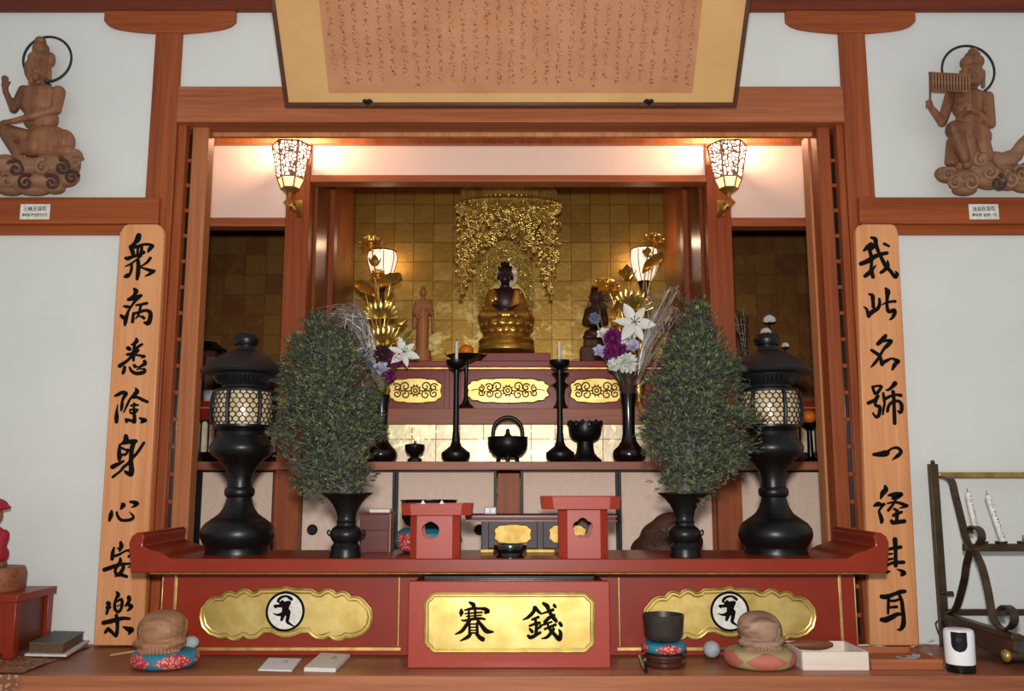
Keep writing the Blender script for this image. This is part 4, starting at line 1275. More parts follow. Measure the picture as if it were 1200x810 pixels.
# ------------------------------------------------------------------ things on the long shelf
YT = 3.70
def tprof(cx, pts, Y=YT, z0=None):
    z0 = z_sh if z0 is None else z0
    return [(r, max(z - z0, 0)) for r, z in px_prof(cx, 0, Y, pts)]
def candlestick(px, label):
    X = xx(px, 540, YT)
    t = thing('candlestick', (X, YT, z_sh), label, 'candlestick', 'black candlesticks on the shelf')
    c = (X, YT, z_sh)
    MB().lathe(c, [(0, 0)] + tprof(px, [(12, 541), (15.5, 538), (17, 534), (16.5, 530.5), (12, 527), (7, 523), (4.5, 517), (0, 516)]), 40).build('foot', 'black_bronze', t)
    MB().lathe(c, tprof(px, [(0, 520), (5, 519.5), (3.6, 505), (3.3, 480), (3.1, 440), (3.6, 434), (0, 433)]), 24).build('stem', 'black_bronze', t)
    MB().lathe(c, tprof(px, [(0, 434), (4, 433.5), (9, 430.5), (11.8, 426), (12, 422.5), (10.5, 422.5), (9.5, 427), (0, 428)]), 36).build('drip_pan', 'black_bronze', t)
    cd = thing('candle', (X, YT, z_sh + tprof(px, [(1, 428)])[0][1]), label.replace('black candlestick', 'white candle standing in the black candlestick'), 'candle', 'candles on the shelf')
    MB().lathe((X, YT, z_sh), tprof(px, [(0, 428), (1.9, 427.9), (1.8, 401), (1.2, 400), (0, 400)]), 16).build('wax', 'candle_wax', cd)
    MB().tube([(X, YT, zz(400.5, YT)), (X + 0.001, YT, zz(397.5, YT))], 0.0012, 6).build('wick', 'ink', cd)
candlestick(534, 'tall black candlestick left of the handled incense burner')
candlestick(656.5, 'tall black candlestick right of the handled incense burner')

X = xx(595, 540, YT)
ib = thing('incense_burner', (X, YT, z_sh), 'round black incense burner with a tall ring handle', 'incense burner')
c = (X, YT, z_sh)
MB().lathe(c, tprof(595, [(0, 536.5), (10, 536.5), (17, 533), (22, 527), (23.5, 520), (23.2, 514), (24, 512.5), (22, 512), (0, 512)]), 48).build('pot', 'black_bronze', ib)
for a in (-PI / 2, PI / 6, 5 * PI / 6):
    r = 0.042
    MB().tube([(X + r * math.cos(a), YT + r * math.sin(a), z_sh + 0.022), (X + r * 1.15 * math.cos(a), YT + r * 1.15 * math.sin(a), z_sh + 0.001)], [0.010, 0.007], 10).build('leg', 'black_bronze', ib)
k = mpp(505, YT); zc0 = zz(506, YT)
pts = [(X - 17.5 * k, YT, zz(514, YT))]
for q in range(17):
    a = PI - PI * q / 16.0
    pts.append((X + 17 * k * math.cos(a), YT, zc0 + 17 * k * math.sin(a) * 0.98))
pts.append((X + 17.5 * k, YT, zz(514, YT)))
MB().tube(pts, 0.0085, 10).build('ring_handle', 'black_bronze', ib)
MB().lathe(c, tprof(595, [(0, 512.2), (6, 512), (3, 509), (2.2, 506), (2.6, 504.5), (0, 501.5)]), 20).build('knob', 'black_bronze', ib)

X = xx(486, 540, YT)
lc = thing('lidded_cup', (X, YT, z_sh), 'small black lidded cup left of the candlesticks', 'cup')
c = (X, YT, z_sh)
MB().lathe(c, [(0, 0)] + tprof(486, [(9, 541), (8, 537.5), (4, 535.5), (5, 534), (9.5, 531), (11.5, 526), (11.8, 522.5), (0, 522.3)]), 36).build('cup', 'black_lacquer', lc)
MB().lathe(c, tprof(486, [(0, 522.6), (12, 522.5), (11, 521), (5, 519.8), (1.5, 519.3), (1.6, 517), (0, 516.2)]), 36).build('lid', 'black_lacquer', lc)

YTL = 3.81
X = xx(686, 540, YTL)
lb = thing('lotus_burner', (X, YTL, z_sh), 'black lotus-shaped burner between candlestick and right vase', 'incense burner')
c = (X, YTL, z_sh)
MB().lathe(c, [(0, 0)] + tprof(686, [(19.5, 541), (19, 539), (14, 535), (11, 531), (10, 526), (9.5, 518), (0, 516)], YTL), 40).build('foot', 'black_bronze', lb)
cup = MB().lathe(c, tprof(686, [(0, 519), (9, 518.5), (15, 515.5), (18.5, 510), (19.6, 503), (19.4, 496), (18, 495), (17, 497), (17, 504), (0, 508)], YTL), 48).build('cup', 'black_bronze', lb)
k = mpp(500, YTL)
for q in range(14):
    a = 2 * PI * q / 14
    m = MB()
    for sgn in (0,):
        p0 = Vector((X + 17.6 * k * math.cos(a), YTL + 17.6 * k * math.sin(a), zz(498, YTL)))
        p1 = Vector((X + 19.6 * k * math.cos(a), YTL + 19.6 * k * math.sin(a), zz(492.5 + (q % 2), YTL)))
        m.tube([p0, (p0 * 0.4 + p1 * 0.6) , p1], [3.4 * k, 2.4 * k, 0.6 * k], 8)
    m.build('petal', 'black_bronze', cup)

def flower_vase(px, label, ytop):
    X = xx(px, 540, YT)
    t = thing('flower_vase', (X, YT, z_sh), label, 'vase', 'tall black flower vases on the shelf')
    MB().lathe((X, YT, z_sh), [(0, 0)] + tprof(px, [(15, 541), (18.5, 537), (19.5, 532), (18, 527.5), (13, 523), (9, 517), (7.3, 508), (7.2, 490), (8, 472), (9.6, ytop + 2), (10, ytop), (8.6, ytop), (6, 480), (0, 482)]), 44).build('body', 'black_lacquer', t)
    return X
XVL = flower_vase(446, 'tall black flower vase half hidden by the left evergreen', 463)
XVR = flower_vase(737.5, 'tall black flower vase left of the right evergreen', 462)
# ------------------------------------------------------------------ dais behind the shelf
YQ = 4.02            # face of the red dais
YQ2 = 3.93           # front of the wooden step
XD = 0.80
dais = thing('altar_dais', (-0.02, 4.2, z_sh), 'red lacquered dais with three gold carved panels under the buddha', 'dais')
z_st1, z_st0 = zz(478.5, YQ2), zz(497.5, YQ2)
XD0, XD1 = -0.80, 0.76
m = MB(); m.box(XD0, XD1, YQ2, 4.55, z_st0, z_st1).build('step_beam', 'shelf_wood', dais, bevel=0.003)
m = MB(); m.box(XD0, XD1, YQ2 + 0.03, 4.5, z_sh, z_st0); m.build('gold_base', 'gold_leaf_pale', dais, smooth=False)
z_p1 = zz(433.5, YQ)
m = MB(); m.box(XD0 + 0.02, XD1 - 0.02, YQ, 4.5, z_st1, z_p1); m.build('panel_body', 'dais_red', dais, bevel=0.002)
z_s1 = zz(422.5, YQ - 0.05)
m = MB(); m.box(XD0, XD1, YQ - 0.05, 4.55, z_p1 + 0.006, z_s1); m.build('dais_top', 'dais_red', dais, bevel=0.004)
m = MB(); m.box(XD0 + 0.01, XD1 - 0.01, YQ - 0.03, 4.5, z_p1, z_p1 + 0.006); m.build('gold_line', 'gold_trim', dais, smooth=False)
for px in (524, 537, 655, 663):
    m = MB(); m.box(xx(px - 3, 450, YQ), xx(px + 3, 450, YQ), YQ - 0.008, YQ, z_st1, z_p1); m.build('panel_post', 'dais_red', dais, bevel=0.002)
def spiral(cx, cz, r, turns, s, a0, n=22):
    return [(cx + s * r * (1 - 0.8 * k / n) * math.cos(a0 + turns * 2 * PI * k / n), cz + r * (1 - 0.8 * k / n) * math.sin(a0 + turns * 2 * PI * k / n)) for k in range(n)]
for cx_, hw in ((487, 31), (595, 48), (699, 31)):
    o_ = small_cloud(cx_, 458, hw, 14.5, YQ, 7 if hw > 40 else 5)
    pnl = MB().prism(o_, YQ - 0.004, YQ).build('gold_panel', 'gold_leaf_plate', dais, smooth=False)
    MB().tube([(x, YQ - 0.004, z) for x, z in o_], 0.004, 6, True).build('panel_rim', 'gold_bright', pnl)
    k = mpp(458, YQ); c0 = at(cx_, 458, YQ)
    m = MB()
    yv = YQ - 0.006
    def tb(pts, r=0.0038): m.tube([(x, yv, z) for x, z in pts], r, 6)
    m.tube([(c0.x + 5 * k * math.cos(2 * PI * q / 20), yv, c0.z + 5 * k * math.sin(2 * PI * q / 20)) for q in range(20)], 0.004, 6, True)
    m.tube([(c0.x + 2.2 * k * math.cos(2 * PI * q / 12), yv, c0.z + 2.2 * k * math.sin(2 * PI * q / 12)) for q in range(12)], 0.004, 6, True)
    for q in range(10):
        a = 2 * PI * q / 10
        tb([(c0.x + 5 * k * math.cos(a), c0.z + 5 * k * math.sin(a)), (c0.x + 7.5 * k * math.cos(a), c0.z + 7.5 * k * math.sin(a))], 0.0036)
    n_ = 3 if hw > 40 else 2
    for s in (-1, 1):
        for q in range(n_):
            off = 12 + q * 9.5
            for up in (1, -1):
                tb(spiral(c0.x + s * off * k, c0.z + up * (4.8 - 1.0 * q) * k, (5.8 - q * 0.9) * k, 1.35, s, (-0.6 if up > 0 else 0.6) + q))
        tb([(c0.x + s * 7 * k, c0.z), (c0.x + s * (hw - 20) * k, c0.z - 1.2 * k), (c0.x + s * (hw - 11) * k, c0.z + 1.8 * k), (c0.x + s * (hw - 5) * k, c0.z)], 0.0026)
    m.build('scroll_ornament', 'gold_dark', pnl)
# plinth and black stands
zpl = zz(413.5, 4.12)
pl_ = thing('statue_plinth', (xx(593, 420, 4.12), 4.24, z_s1), 'red plinth carrying the seated buddha', 'plinth')
m = MB(); m.box(xx(547, 420, 4.12), xx(645, 420, 4.12), 4.12, 4.42, z_s1, zpl); m.build('plinth_block', 'dais_red', pl_, bevel=0.003)
def stand(px, prof, Y, label):
    X = xx(px, prof[0][1], Y)
    t = thing('offering_cup', (X, Y, z_st1), label, 'stand', None)
    MB().lathe((X, Y, z_st1), [(0, 0)] + tprof(px, prof[:prof.index(None)] if None in prof else prof, Y, z_st1), 36).build('stand_body', 'black_lacquer', t)
    return t, X
YQS = 3.975
st, XO = stand(546, [(10, 479), (9.5, 477), (5, 473), (2.6, 466), (2.2, 440), (3, 428), (10, 424.5), (18, 421), (22, 416.5), (20, 416.8), (12, 420), (0, 421)], YQS, 'black footed dish holding an orange behind the left candlestick')
m = MB()
for s in (-1, 1):
    pts = catmull([(546 + s * 17, 419), (546 + s * 22, 417), (546 + s * 25, 413.5)], 4)
    m.tube([(xx(a, b, YQS), YQS, zz(b, YQS)) for a, b in pts], [0.006 - 0.0006 * q for q in range(len(pts))], 6)
m.build('dish_tip', 'black_lacquer', st)
def orange(px, py, r, Y, label, flat=0.86):
    p = at(px, py, Y); R = r * mpp(py, Y)
    o = thing('mandarin_orange', (p.x, p.y, p.z - R * flat), label, 'orange')
    MB().ell(p, (R, R, R * flat), 28, 18).build('peel', 'orange_peel', o)
    MB().lathe((p.x, p.y, p.z + R * flat - 0.0015), [(0, 0), (0.005, 0.0), (0.004, 0.0025), (0, 0.003)], 8).build('stalk', 'stem_green', o)
orange(546.5, 411.3, 8.8, YQS, 'orange on a black footed dish left of the buddha')
stand(657, [(9, 479), (8.5, 477), (6, 473), (5, 466), (5.5, 457), (8, 454), (13, 452), (8, 450), (5, 447), (6, 444), (10, 440), (10.5, 437.5), (0, 437.5)], YQS, 'black ringed cup stand behind the right candlestick')

# ------------------------------------------------------------------ seated buddha on lotus
YU = 4.25
def up(px, py, d=0.0): 
    p = at(px, py, YU); p.y -= d
    return p
ku = mpp(360, YU)
XB = xx(593.5, 400, YU)
bd = thing('seated_buddha', (XB, YU, zpl), 'dark-faced gilded buddha seated on a golden lotus throne', 'statue')
def bz(y): return zz(y, YU)
def bprof(pts): return [(h * mpp(y, YU), bz(y) - zpl) for h, y in pts]
ped = MB().lathe((XB, YU, zpl), [(0, 0)] + [(r, max(z, 0)) for r, z in bprof([(33, 412.5), (33, 408), (30, 404), (33, 401), (31, 398), (24, 396), (24, 394), (27, 391), (0, 390)])], 48).build('pedestal', 'gold_carved', bd)
MB().lathe((XB, YU, zpl), bprof([(0, 396), (22, 396), (26, 390), (28, 380), (28, 374), (0, 373)]), 40).build('lotus_core', 'gold_dark', bd)
lot = MB()
def petal_mesh(m, base, out, upv, L, W, cup, n=5, k=5):
    """one cupped petal growing from base along upv while leaning out"""
    out = Vector(out).normalized(); upv = Vector(upv).normalized()
    side = out.cross(upv).normalized()
    vs = []; fs = []
    for i in range(n + 1):
        t = i / n
        w = W * math.sin(PI * (0.12 + 0.88 * t) ** 0.9) if t < 1 else 0.0
        w = W * (math.sin(PI * min(0.16 + 0.84 * t, 1.0))) ** 0.8
        for j in range(k + 1):
            s = (j / k - 0.5) * 2
            p = Vector(base) + upv * (L * t) + out * (cup * L * math.sin(t * PI * 0.8) * 0.5) + side * (w * s) - out * (abs(s) ** 2 * W * 0.35)
            vs.append(p)
    for i in range(n):
        for j in range(k):
            a = i * (k + 1) + j
            fs.append((a, a + 1, a + k + 2, a + k + 1))
    m.add(vs, fs)
for row, (yb_, yt_, hw) in enumerate(((396.5, 387, 25), (390, 379, 28), (382.5, 371, 29))):
    n = 16
    for q in range(n):
        a = 2 * PI * (q + 0.5 * row) / n
        o3 = Vector((math.cos(a), math.sin(a), 0))
        b3 = Vector((XB, YU, bz(yb_))) + o3 * hw * ku * 0.93
        petal_mesh(lot, b3, o3, (o3.x * 0.16, o3.y * 0.16, 1), bz(yt_) - bz(yb_), hw * ku * 0.28, 0.85)
lot.build('lotus_petals', 'gold_statue', bd)
# mandorla: leaf shaped glittering plate and a pale halo ring board
mo = []
for k in range(40):
    a = 2 * PI * k / 40
    x = math.sin(a); z = math.cos(a)
    w = 34 * (1 - 0.18 * max(z, 0) ** 2)
    py = 342 - z * (60 if z > 0 else 52)
    hw = abs(x) ** 0.9 * w * (1 if z < 0.75 else 1)
    q = at(592.5 + math.copysign(hw, x), py, YU + 0.13)
    mo.append((q.x, q.z))
man = MB().prism(mo, YU + 0.12, YU + 0.135).build('mandorla', 'gold_glitter', bd, smooth=False)
rg = random.Random(5)
m = MB()
for k in range(420):
    a = rg.random() * 2 * PI; r = math.sqrt(rg.uniform(0.12, 1.0))
    x = math.sin(a) * r; z = math.cos(a) * r
    q = at(592.5 + x * 31, 342 - z * 54, YU + 0.115)
    r0 = rg.uniform(0.006, 0.012)
    a0 = rg.random() * 6
    m.tube([(q.x + r0 * (1 - i / 14) * math.cos(a0 + i * 0.55), YU + 0.115 + rg.uniform(-0.004, 0.003), q.z + r0 * (1 - i / 14) * math.sin(a0 + i * 0.55)) for i in range(11)], 0.0022, 5)
m.build('flame_scrolls', 'gold_bright', man)
hr = MB()
hp = []
for k in range(36):
    a = 2 * PI * k / 36
    q = at(594 + 13 * math.sin(a), 323 - 15.5 * math.cos(a) , YU + 0.09); hp.append((q.x, q.z))
MB().prism(hp, YU + 0.088, YU + 0.1).build('head_halo', 'gold_leaf_pale', man, bevel=0.002)
hp = []
for k in range(36):
    a = 2 * PI * k / 36
    q = at(593 + 24 * math.sin(a), 352 - 23 * math.cos(a) , YU + 0.1); hp.append((q.x, q.z))
MB().prism(hp, YU + 0.102, YU + 0.112).build('body_halo', 'gold_bright', man, bevel=0.002)
# body: one surface
E = []
def e(px, py, d, rx, rz, ry): E.append(('e', up(px, py, d), (rx * ku, ry * ku, rz * ku)))
def cap(p, ra, q, rb): E.append(('c', up(*p), ra * ku, up(*q), rb * ku))
e(592, 322, 0.02, 8.3, 10.5, 8.6); e(592, 312.5, 0.012, 5.5, 4.5, 5.5)
e(592, 329, 0.035, 6.3, 6, 5.5)
e(583.5, 325, 0.012, 1.6, 5, 2); e(600.5, 325, 0.012, 1.6, 5, 2)
cap((592, 324, 0.052), 1.3, (592, 327.5, 0.058), 1.6)
e(592, 331, 0.053, 2.4, 0.9, 1.6); e(588.6, 323, 0.050, 2.0, 0.7, 1.2); e(595.4, 323, 0.050, 2.0, 0.7, 1.2)
cap((592, 332, 0.01), 5, (592, 340, 0.0), 6)
e(592, 352, 0.0, 15.5, 17, 11); e(580, 344, 0, 7, 6, 7); e(604, 344, 0, 7, 6, 7)
cap((577, 346, 0.0), 5.6, (572.5, 362, 0.035), 4.8); cap((572.5, 362, 0.035), 4.6, (587, 368, 0.10), 3.2)
cap((607, 346, 0.0), 5.6, (612, 362, 0.035), 4.8); cap((612, 362, 0.035), 4.6, (597, 368, 0.10), 3.2)
e(592, 368.5, 0.115, 6.5, 2.4, 4.5)
for s in range(4):
    cap((586 + s * 2.6, 367.6, 0.118), 0.9, (591 + s * 1.6, 366.6, 0.128), 0.8)
e(592, 371, 0.02, 24, 6, 14)
body = blob('body', E, 0.0042, 'dark_skin', bd, 3)
E = []
cap((577, 345.5, -0.002), 7.0, (571, 362, 0.03), 6.3); cap((571, 362, 0.03), 6.0, (583, 369, 0.085), 4.4)
cap((607, 345.5, -0.002), 7.0, (613, 362, 0.03), 6.3); cap((613, 362, 0.03), 6.0, (601, 369, 0.085), 4.4)
cap((606, 344, 0.015), 5.5, (600, 366, 0.035), 5.0)
cap((578, 344, 0.012), 5.0, (581, 352, 0.035), 3.6)
cap((592, 374, 0.03), 6.5, (568, 373, 0.07), 7.5); cap((592, 374, 0.03), 6.5, (616, 373, 0.07), 7.5)
cap((567, 374, 0.07), 7.0, (596, 375, 0.13), 5.5); cap((617, 374, 0.07), 7.0, (590, 375, 0.13), 5.5)
e(592, 377, 0.03, 29, 5, 17)
blob('robe', E, 0.0045, 'gold_statue', bd, 3)
E = []
for k in range(130):
    a = rg.random() * 2 * PI; t = rg.random()
    z = 309 + 11 * t
    rr = (4.6 if z < 314 else 7.6)
    E.append(('e', up(592 + rr * math.cos(a), z, 0.02 - 0.0 + rr * ku * math.sin(a) * -1 if math.sin(a) < 0 else 0.02 - rr * ku * math.sin(a)), (0.85 * ku,) * 3))
m = MB()
for q in E: m.ell(q[1], q[2], 8, 6)
m.build('hair_curls', 'black_lacquer', body)

# ------------------------------------------------------------------ hanging canopy
YN = 4.08
XC = xx(596, 240, YN)
ztop = zz(219, YN) + 0.02
cn = thing('hanging_canopy', (XC, YN + 0.1, ztop), 'glittering gold canopy with hanging strings over the buddha', 'canopy')
def octo_ring(hw, hd, y):
    return [(XC + hw * math.copysign(abs(math.cos(a)) ** 0.7, math.cos(a)), YN + 0.14 + hd * math.copysign(abs(math.sin(a)) ** 0.7, math.sin(a)), y) for a in [2 * PI * (k + 0.5) / 40 for k in range(40)]]
kn = mpp(230, YN)
m = MB()
rings = [octo_ring(56 * kn, 0.13, ztop), octo_ring(57 * kn, 0.135, zz(227, YN)), octo_ring(63 * kn, 0.155, zz(233, YN)), octo_ring(63 * kn, 0.155, zz(235.5, YN)), octo_ring(54 * kn, 0.13, zz(239, YN))]
vs = [p for r in rings for p in r]; fs = []
for r in range(len(rings) - 1):
    for k in range(40):
        j = (k + 1) % 40
        fs.append((r * 40 + k, r * 40 + 40 + k, r * 40 + 40 + j, r * 40 + j))
fs += [tuple(range(40)), tuple(range(len(vs) - 1, len(vs) - 41, -1))]
m.add(vs, fs)
ra = octo_ring(57.5 * kn, 0.137, ztop - 0.004); rb = octo_ring(58 * kn, 0.14, zz(227.5, YN))
for k in range(40):
    for f_ in (0.0, 0.5):
        a = Vector(ra[k]).lerp(Vector(ra[(k + 1) % 40]), f_); b = Vector(rb[k]).lerp(Vector(rb[(k + 1) % 40]), f_)
        m.tube([a, b], 0.0042, 6)
for k in range(40):
    q = Vector(octo_ring(63.5 * kn, 0.157, zz(234, YN))[k]); m.ell(q, 0.007, 8, 6)
m.build('crown', 'gold_bright', cn, angle=30)
rc = random.Random(21)
def string(px, y0, y1, d, rich, name='hanging_string'):
    Y = YN + d
    m = MB()
    X = xx(px, 240, Y)
    za, zb = zz(y0, Y), zz(y1, Y)
    m.tube([(X, Y, za), (X, Y, zb)], 0.0011, 5)
    z = za - 0.006
    while z > zb + 0.01:
        r = rc.random()
        ox = rc.uniform(-0.016, 0.016) * rich; oy = rc.uniform(-0.012, 0.012)
        if r < 0.30:
            R = rc.uniform(0.009, 0.016)
            th = rc.uniform(-0.7, 0.7)
            m.tube([(X + ox + R * math.cos(q * PI / 6) * math.cos(th), Y + oy + R * math.cos(q * PI / 6) * math.sin(th), z + R * math.sin(q * PI / 6)) for q in range(12)], 0.0024, 5, True)
            m.tube([(X + ox - R * 0.9 * math.cos(th), Y + oy - R * 0.9 * math.sin(th), z), (X + ox + R * 0.9 * math.cos(th), Y + oy + R * .9 * math.sin(th), z)], 0.0018, 5)
        elif r < 0.62:
            for q in range(4):
                m.ell((X + ox + rc.uniform(-0.008, 0.008), Y + oy, z + rc.uniform(-0.008, 0.008)), rc.uniform(0.0028, 0.005), 6, 5)
        elif r < 0.85:
            R = rc.uniform(0.006, 0.011); a0 = rc.random()
            for q in range(5):
                a = a0 + 2 * PI * q / 5
                m.ell((X + ox + R * 0.7 * math.cos(a), Y + oy - 0.002, z + R * 0.7 * math.sin(a)), (R * 0.42, 0.003, R * 0.42), 6, 5)
        else:
            m.lathe((X + ox, Y + oy, z - 0.008), [(0.0065, 0), (0.005, 0.008), (0.001, 0.014)], 8)
        z -= rc.uniform(0.009, 0.017)
    return m, X, Y, zb
for px, y1, d in [(540, 346, 0.02), (545, 338, 0.0), (551, 322, 0.03), (556, 306, 0.0), (548, 330, 0.10), (562, 300, 0.02), (560, 290, 0.09),
                  (644, 346, 0.02), (640, 338, 0.0), (634, 322, 0.03), (628, 304, 0.0), (638, 330, 0.10), (622, 296, 0.02), (650, 318, 0.06)]:
    m, X, Y, zb = string(px, 238, y1, d, 1.25)
    m.lathe((X, Y, zb - 0.018), [(0.010, 0), (0.007, 0.006), (0.005, 0.016), (0.002, 0.022)], 10)
    m.build('hanging_string', 'gold_bright', cn)
for k in range(15):
    px = 567 + k * 3.9
    y1 = 297 - 16 * math.sin(PI * (k + 0.5) / 15) + rc.uniform(-6, 6)
    m, X, Y, zb = string(px, 238, y1, rc.uniform(0.0, 0.08), 1.1)
    m.build('hanging_string', 'gold_bright', cn)
# longer corner tassels with little bells
for px, y1 in ((541.5, 350), (644.5, 350)):
    m = MB(); X = xx(px, 240, YN); 
    m.lathe((X, YN + 0.02, zz(y1, YN)), [(0.012, 0), (0.009, 0.004), (0.007, 0.022), (0.003, 0.028), (0, 0.03)], 12)
    m.tube([(X, YN + 0.02, zz(y1 - 6, YN)), (X, YN + 0.02, zz(238, YN))], 0.0011, 5)
    m.build('tassel_bell', 'gold_statue', cn)

# ------------------------------------------------------------------ standing wooden figures beside the buddha
YFG = 4.45
def fpt(px, py, d=0.0):
    p = at(px, py, YFG); p.y -= d
    return p
kf = mpp(380, YFG)
E = []
def fe(px, py, d, rx, rz, ry): E.append(('e', fpt(px, py, d), (rx * kf, ry * kf, rz * kf)))
def fc(p, ra, q, rb): E.append(('c', fpt(*p), ra * kf, fpt(*q), rb * kf))
fe(496, 343, 0.01, 4.2, 5.2, 4.4); fe(496, 338, 0, 2.4, 2.4, 2.4); fe(496, 344.5, .026, 1, 1.4, 1)
fc((496, 347, 0), 2.4, (496, 352, 0), 3.2)
fe(496.5, 359, 0, 8, 9, 5.5); fc((496, 366, 0), 6.8, (495, 392, 0), 7.6); fc((495, 392, 0), 7.6, (494.5, 412, 0), 7.2)
fc((489, 354, 0), 3.2, (486.5, 368, 0.01), 2.8); fc((486.5, 368, 0.01), 2.8, (492, 374, 0.035), 2)
fc((503.5, 354, 0), 3.2, (506.5, 368, 0.01), 2.8); fc((506.5, 368, 0.01), 2.8, (503, 362, 0.045), 2)
fe(503, 360, 0.05, 1.6, 2.6, 1.2)
fc((507, 366, 0), 2, (506.5, 388, 0), 1.6); fc((486, 366, 0), 2, (485, 384, 0), 1.6)
sf = thing('standing_figure', (xx(495, 412, YFG), YFG, z_s1), 'slim pale wooden standing figure left of the buddha', 'statue')
blob('figure_body', E, 0.004, 'small_statue_wood', sf, 3)
MB().lathe((xx(495, 412, YFG), YFG, z_s1), [(0, 0), (0.05, 0), (0.05, 0.012), (0.042, zz(411, YFG) - z_s1), (0, zz(411, YFG) - z_s1)], 24).build('figure_base', 'small_statue_wood', sf, angle=30)
E = []
fe(698, 349, 0.01, 8, 9, 7); fe(698, 340, 0.0, 6, 5, 6); fe(698, 355, 0.03, 3, 3, 3)
fc((698, 356, 0), 4, (698, 362, 0), 5)
fe(698, 372, 0, 11, 13, 9); fc((690, 364, 0), 5, (686, 378, .01), 4.4); fc((686, 378, .01), 4, (694, 384, .05), 3)
fc((706, 364, 0), 5, (709, 378, .01), 4.4); fc((709, 378, .01), 4, (701, 383, .05), 3); fe(697.5, 383, 0.055, 4, 2.6, 2.5)
fe(697, 392, 0.01, 13, 7, 10); fe(690, 396, .03, 8, 4, 6); fe(705, 396, .03, 8, 4, 6)
sf2 = thing('seated_figure', (xx(697, 412, YFG), YFG, z_s1), 'brown wooden seated figure behind the right bouquet', 'statue')
blob('figure_body', E, 0.004, 'brown_statue', sf2, 3)
m = MB()
m.box(xx(680, 412, YFG), xx(716, 412, YFG), YFG - 0.06, YFG + 0.06, z_s1, zz(408, YFG))
m.build('figure_base', 'brown_statue', sf2, bevel=0.004)
m = MB(); m.box(xx(684, 405, YFG), xx(712, 405, YFG), YFG - 0.05, YFG + 0.05, zz(408, YFG), zz(399, YFG)); m.build('figure_seat', 'brown_statue', sf2, bevel=0.006)

# ------------------------------------------------------------------ standing lotus lamps in the alcove
def lotus_lamp(px, yt_, yb_, Y, label):
    X = xx(px, yb_, Y)
    t = thing('standing_lamp', (X, Y, z_s1 if Y < 4.55 else z_s1), label, 'lamp', 'glowing cup-shaped lamps in the alcove')
    c = (X, Y, 0)
    MB().lathe(c, [(h * mpp(y, Y), zz(y, Y)) for h, y in [(0, yb_), (8.5, yb_), (12.8, yb_ - 8), (16, yb_ - 18), (17.2, yb_ - 26), (16, yt_ + 1.5), (13, yt_ - 0.5), (0, yt_ - 1.5)]], 32).build('lamp_shade', 'lotus_lamp_glow', t)
    m = MB()
    for k in range(8):
        a = 2 * PI * (k + 0.3) / 8
        m.tube([(X + h * mpp(y, Y) * math.cos(a), Y + h * mpp(y, Y) * math.sin(a), zz(y, Y)) for h, y in [(9, yb_), (13.2, yb_ - 8), (16.4, yb_ - 18), (17.6, yb_ - 26), (16.4, yt_ + 1.5)]], 0.0022, 6)
    m.tube([(X + 16.2 * mpp(yt_, Y) * math.cos(2 * PI * k / 32), Y + 16.2 * mpp(yt_, Y) * math.sin(2 * PI * k / 32), zz(yt_, Y)) for k in range(32)], 0.003, 6, True)
    m.build('shade_ribs', 'brown_base', t)
    MB().lathe(c, [(h * mpp(y, Y), zz(y, Y)) for h, y in [(0, yb_ + 13), (4, yb_ + 13), (5.5, yb_ + 8), (7.5, yb_ + 2), (8.6, yb_ - 0.5), (0, yb_ - 0.5)]], 24).build('socket', 'brown_base', t)
    MB().lathe(c, [(0, z_s1), (0.045, z_s1), (0.045, z_s1 + 0.012), (0.014, z_s1 + 0.03), (0.011, zz(yb_ + 30, Y)), (0.016, zz(yb_ + 20, Y)), (0.012, zz(yb_ + 12, Y)), (0, zz(yb_ + 12, Y))], 20).build('stem', 'brown_base', t)
    L = bpy.data.lights.new('lamp_bulb', 'POINT'); L.energy = 1.5; L.color = (1.0, 0.64, 0.38); L.shadow_soft_size = 0.03
    lo = bpy.data.objects.new('lamp_bulb', L); COL.objects.link(lo); lo.location = (X, Y, zz(yt_, Y) + 0.03)
lotus_lamp(447.5, 295.5, 328, 4.40, 'glowing cup lamp behind the left golden lotus')
lotus_lamp(755.5, 293, 330, 4.40, 'glowing cup lamp behind the right golden lotus')

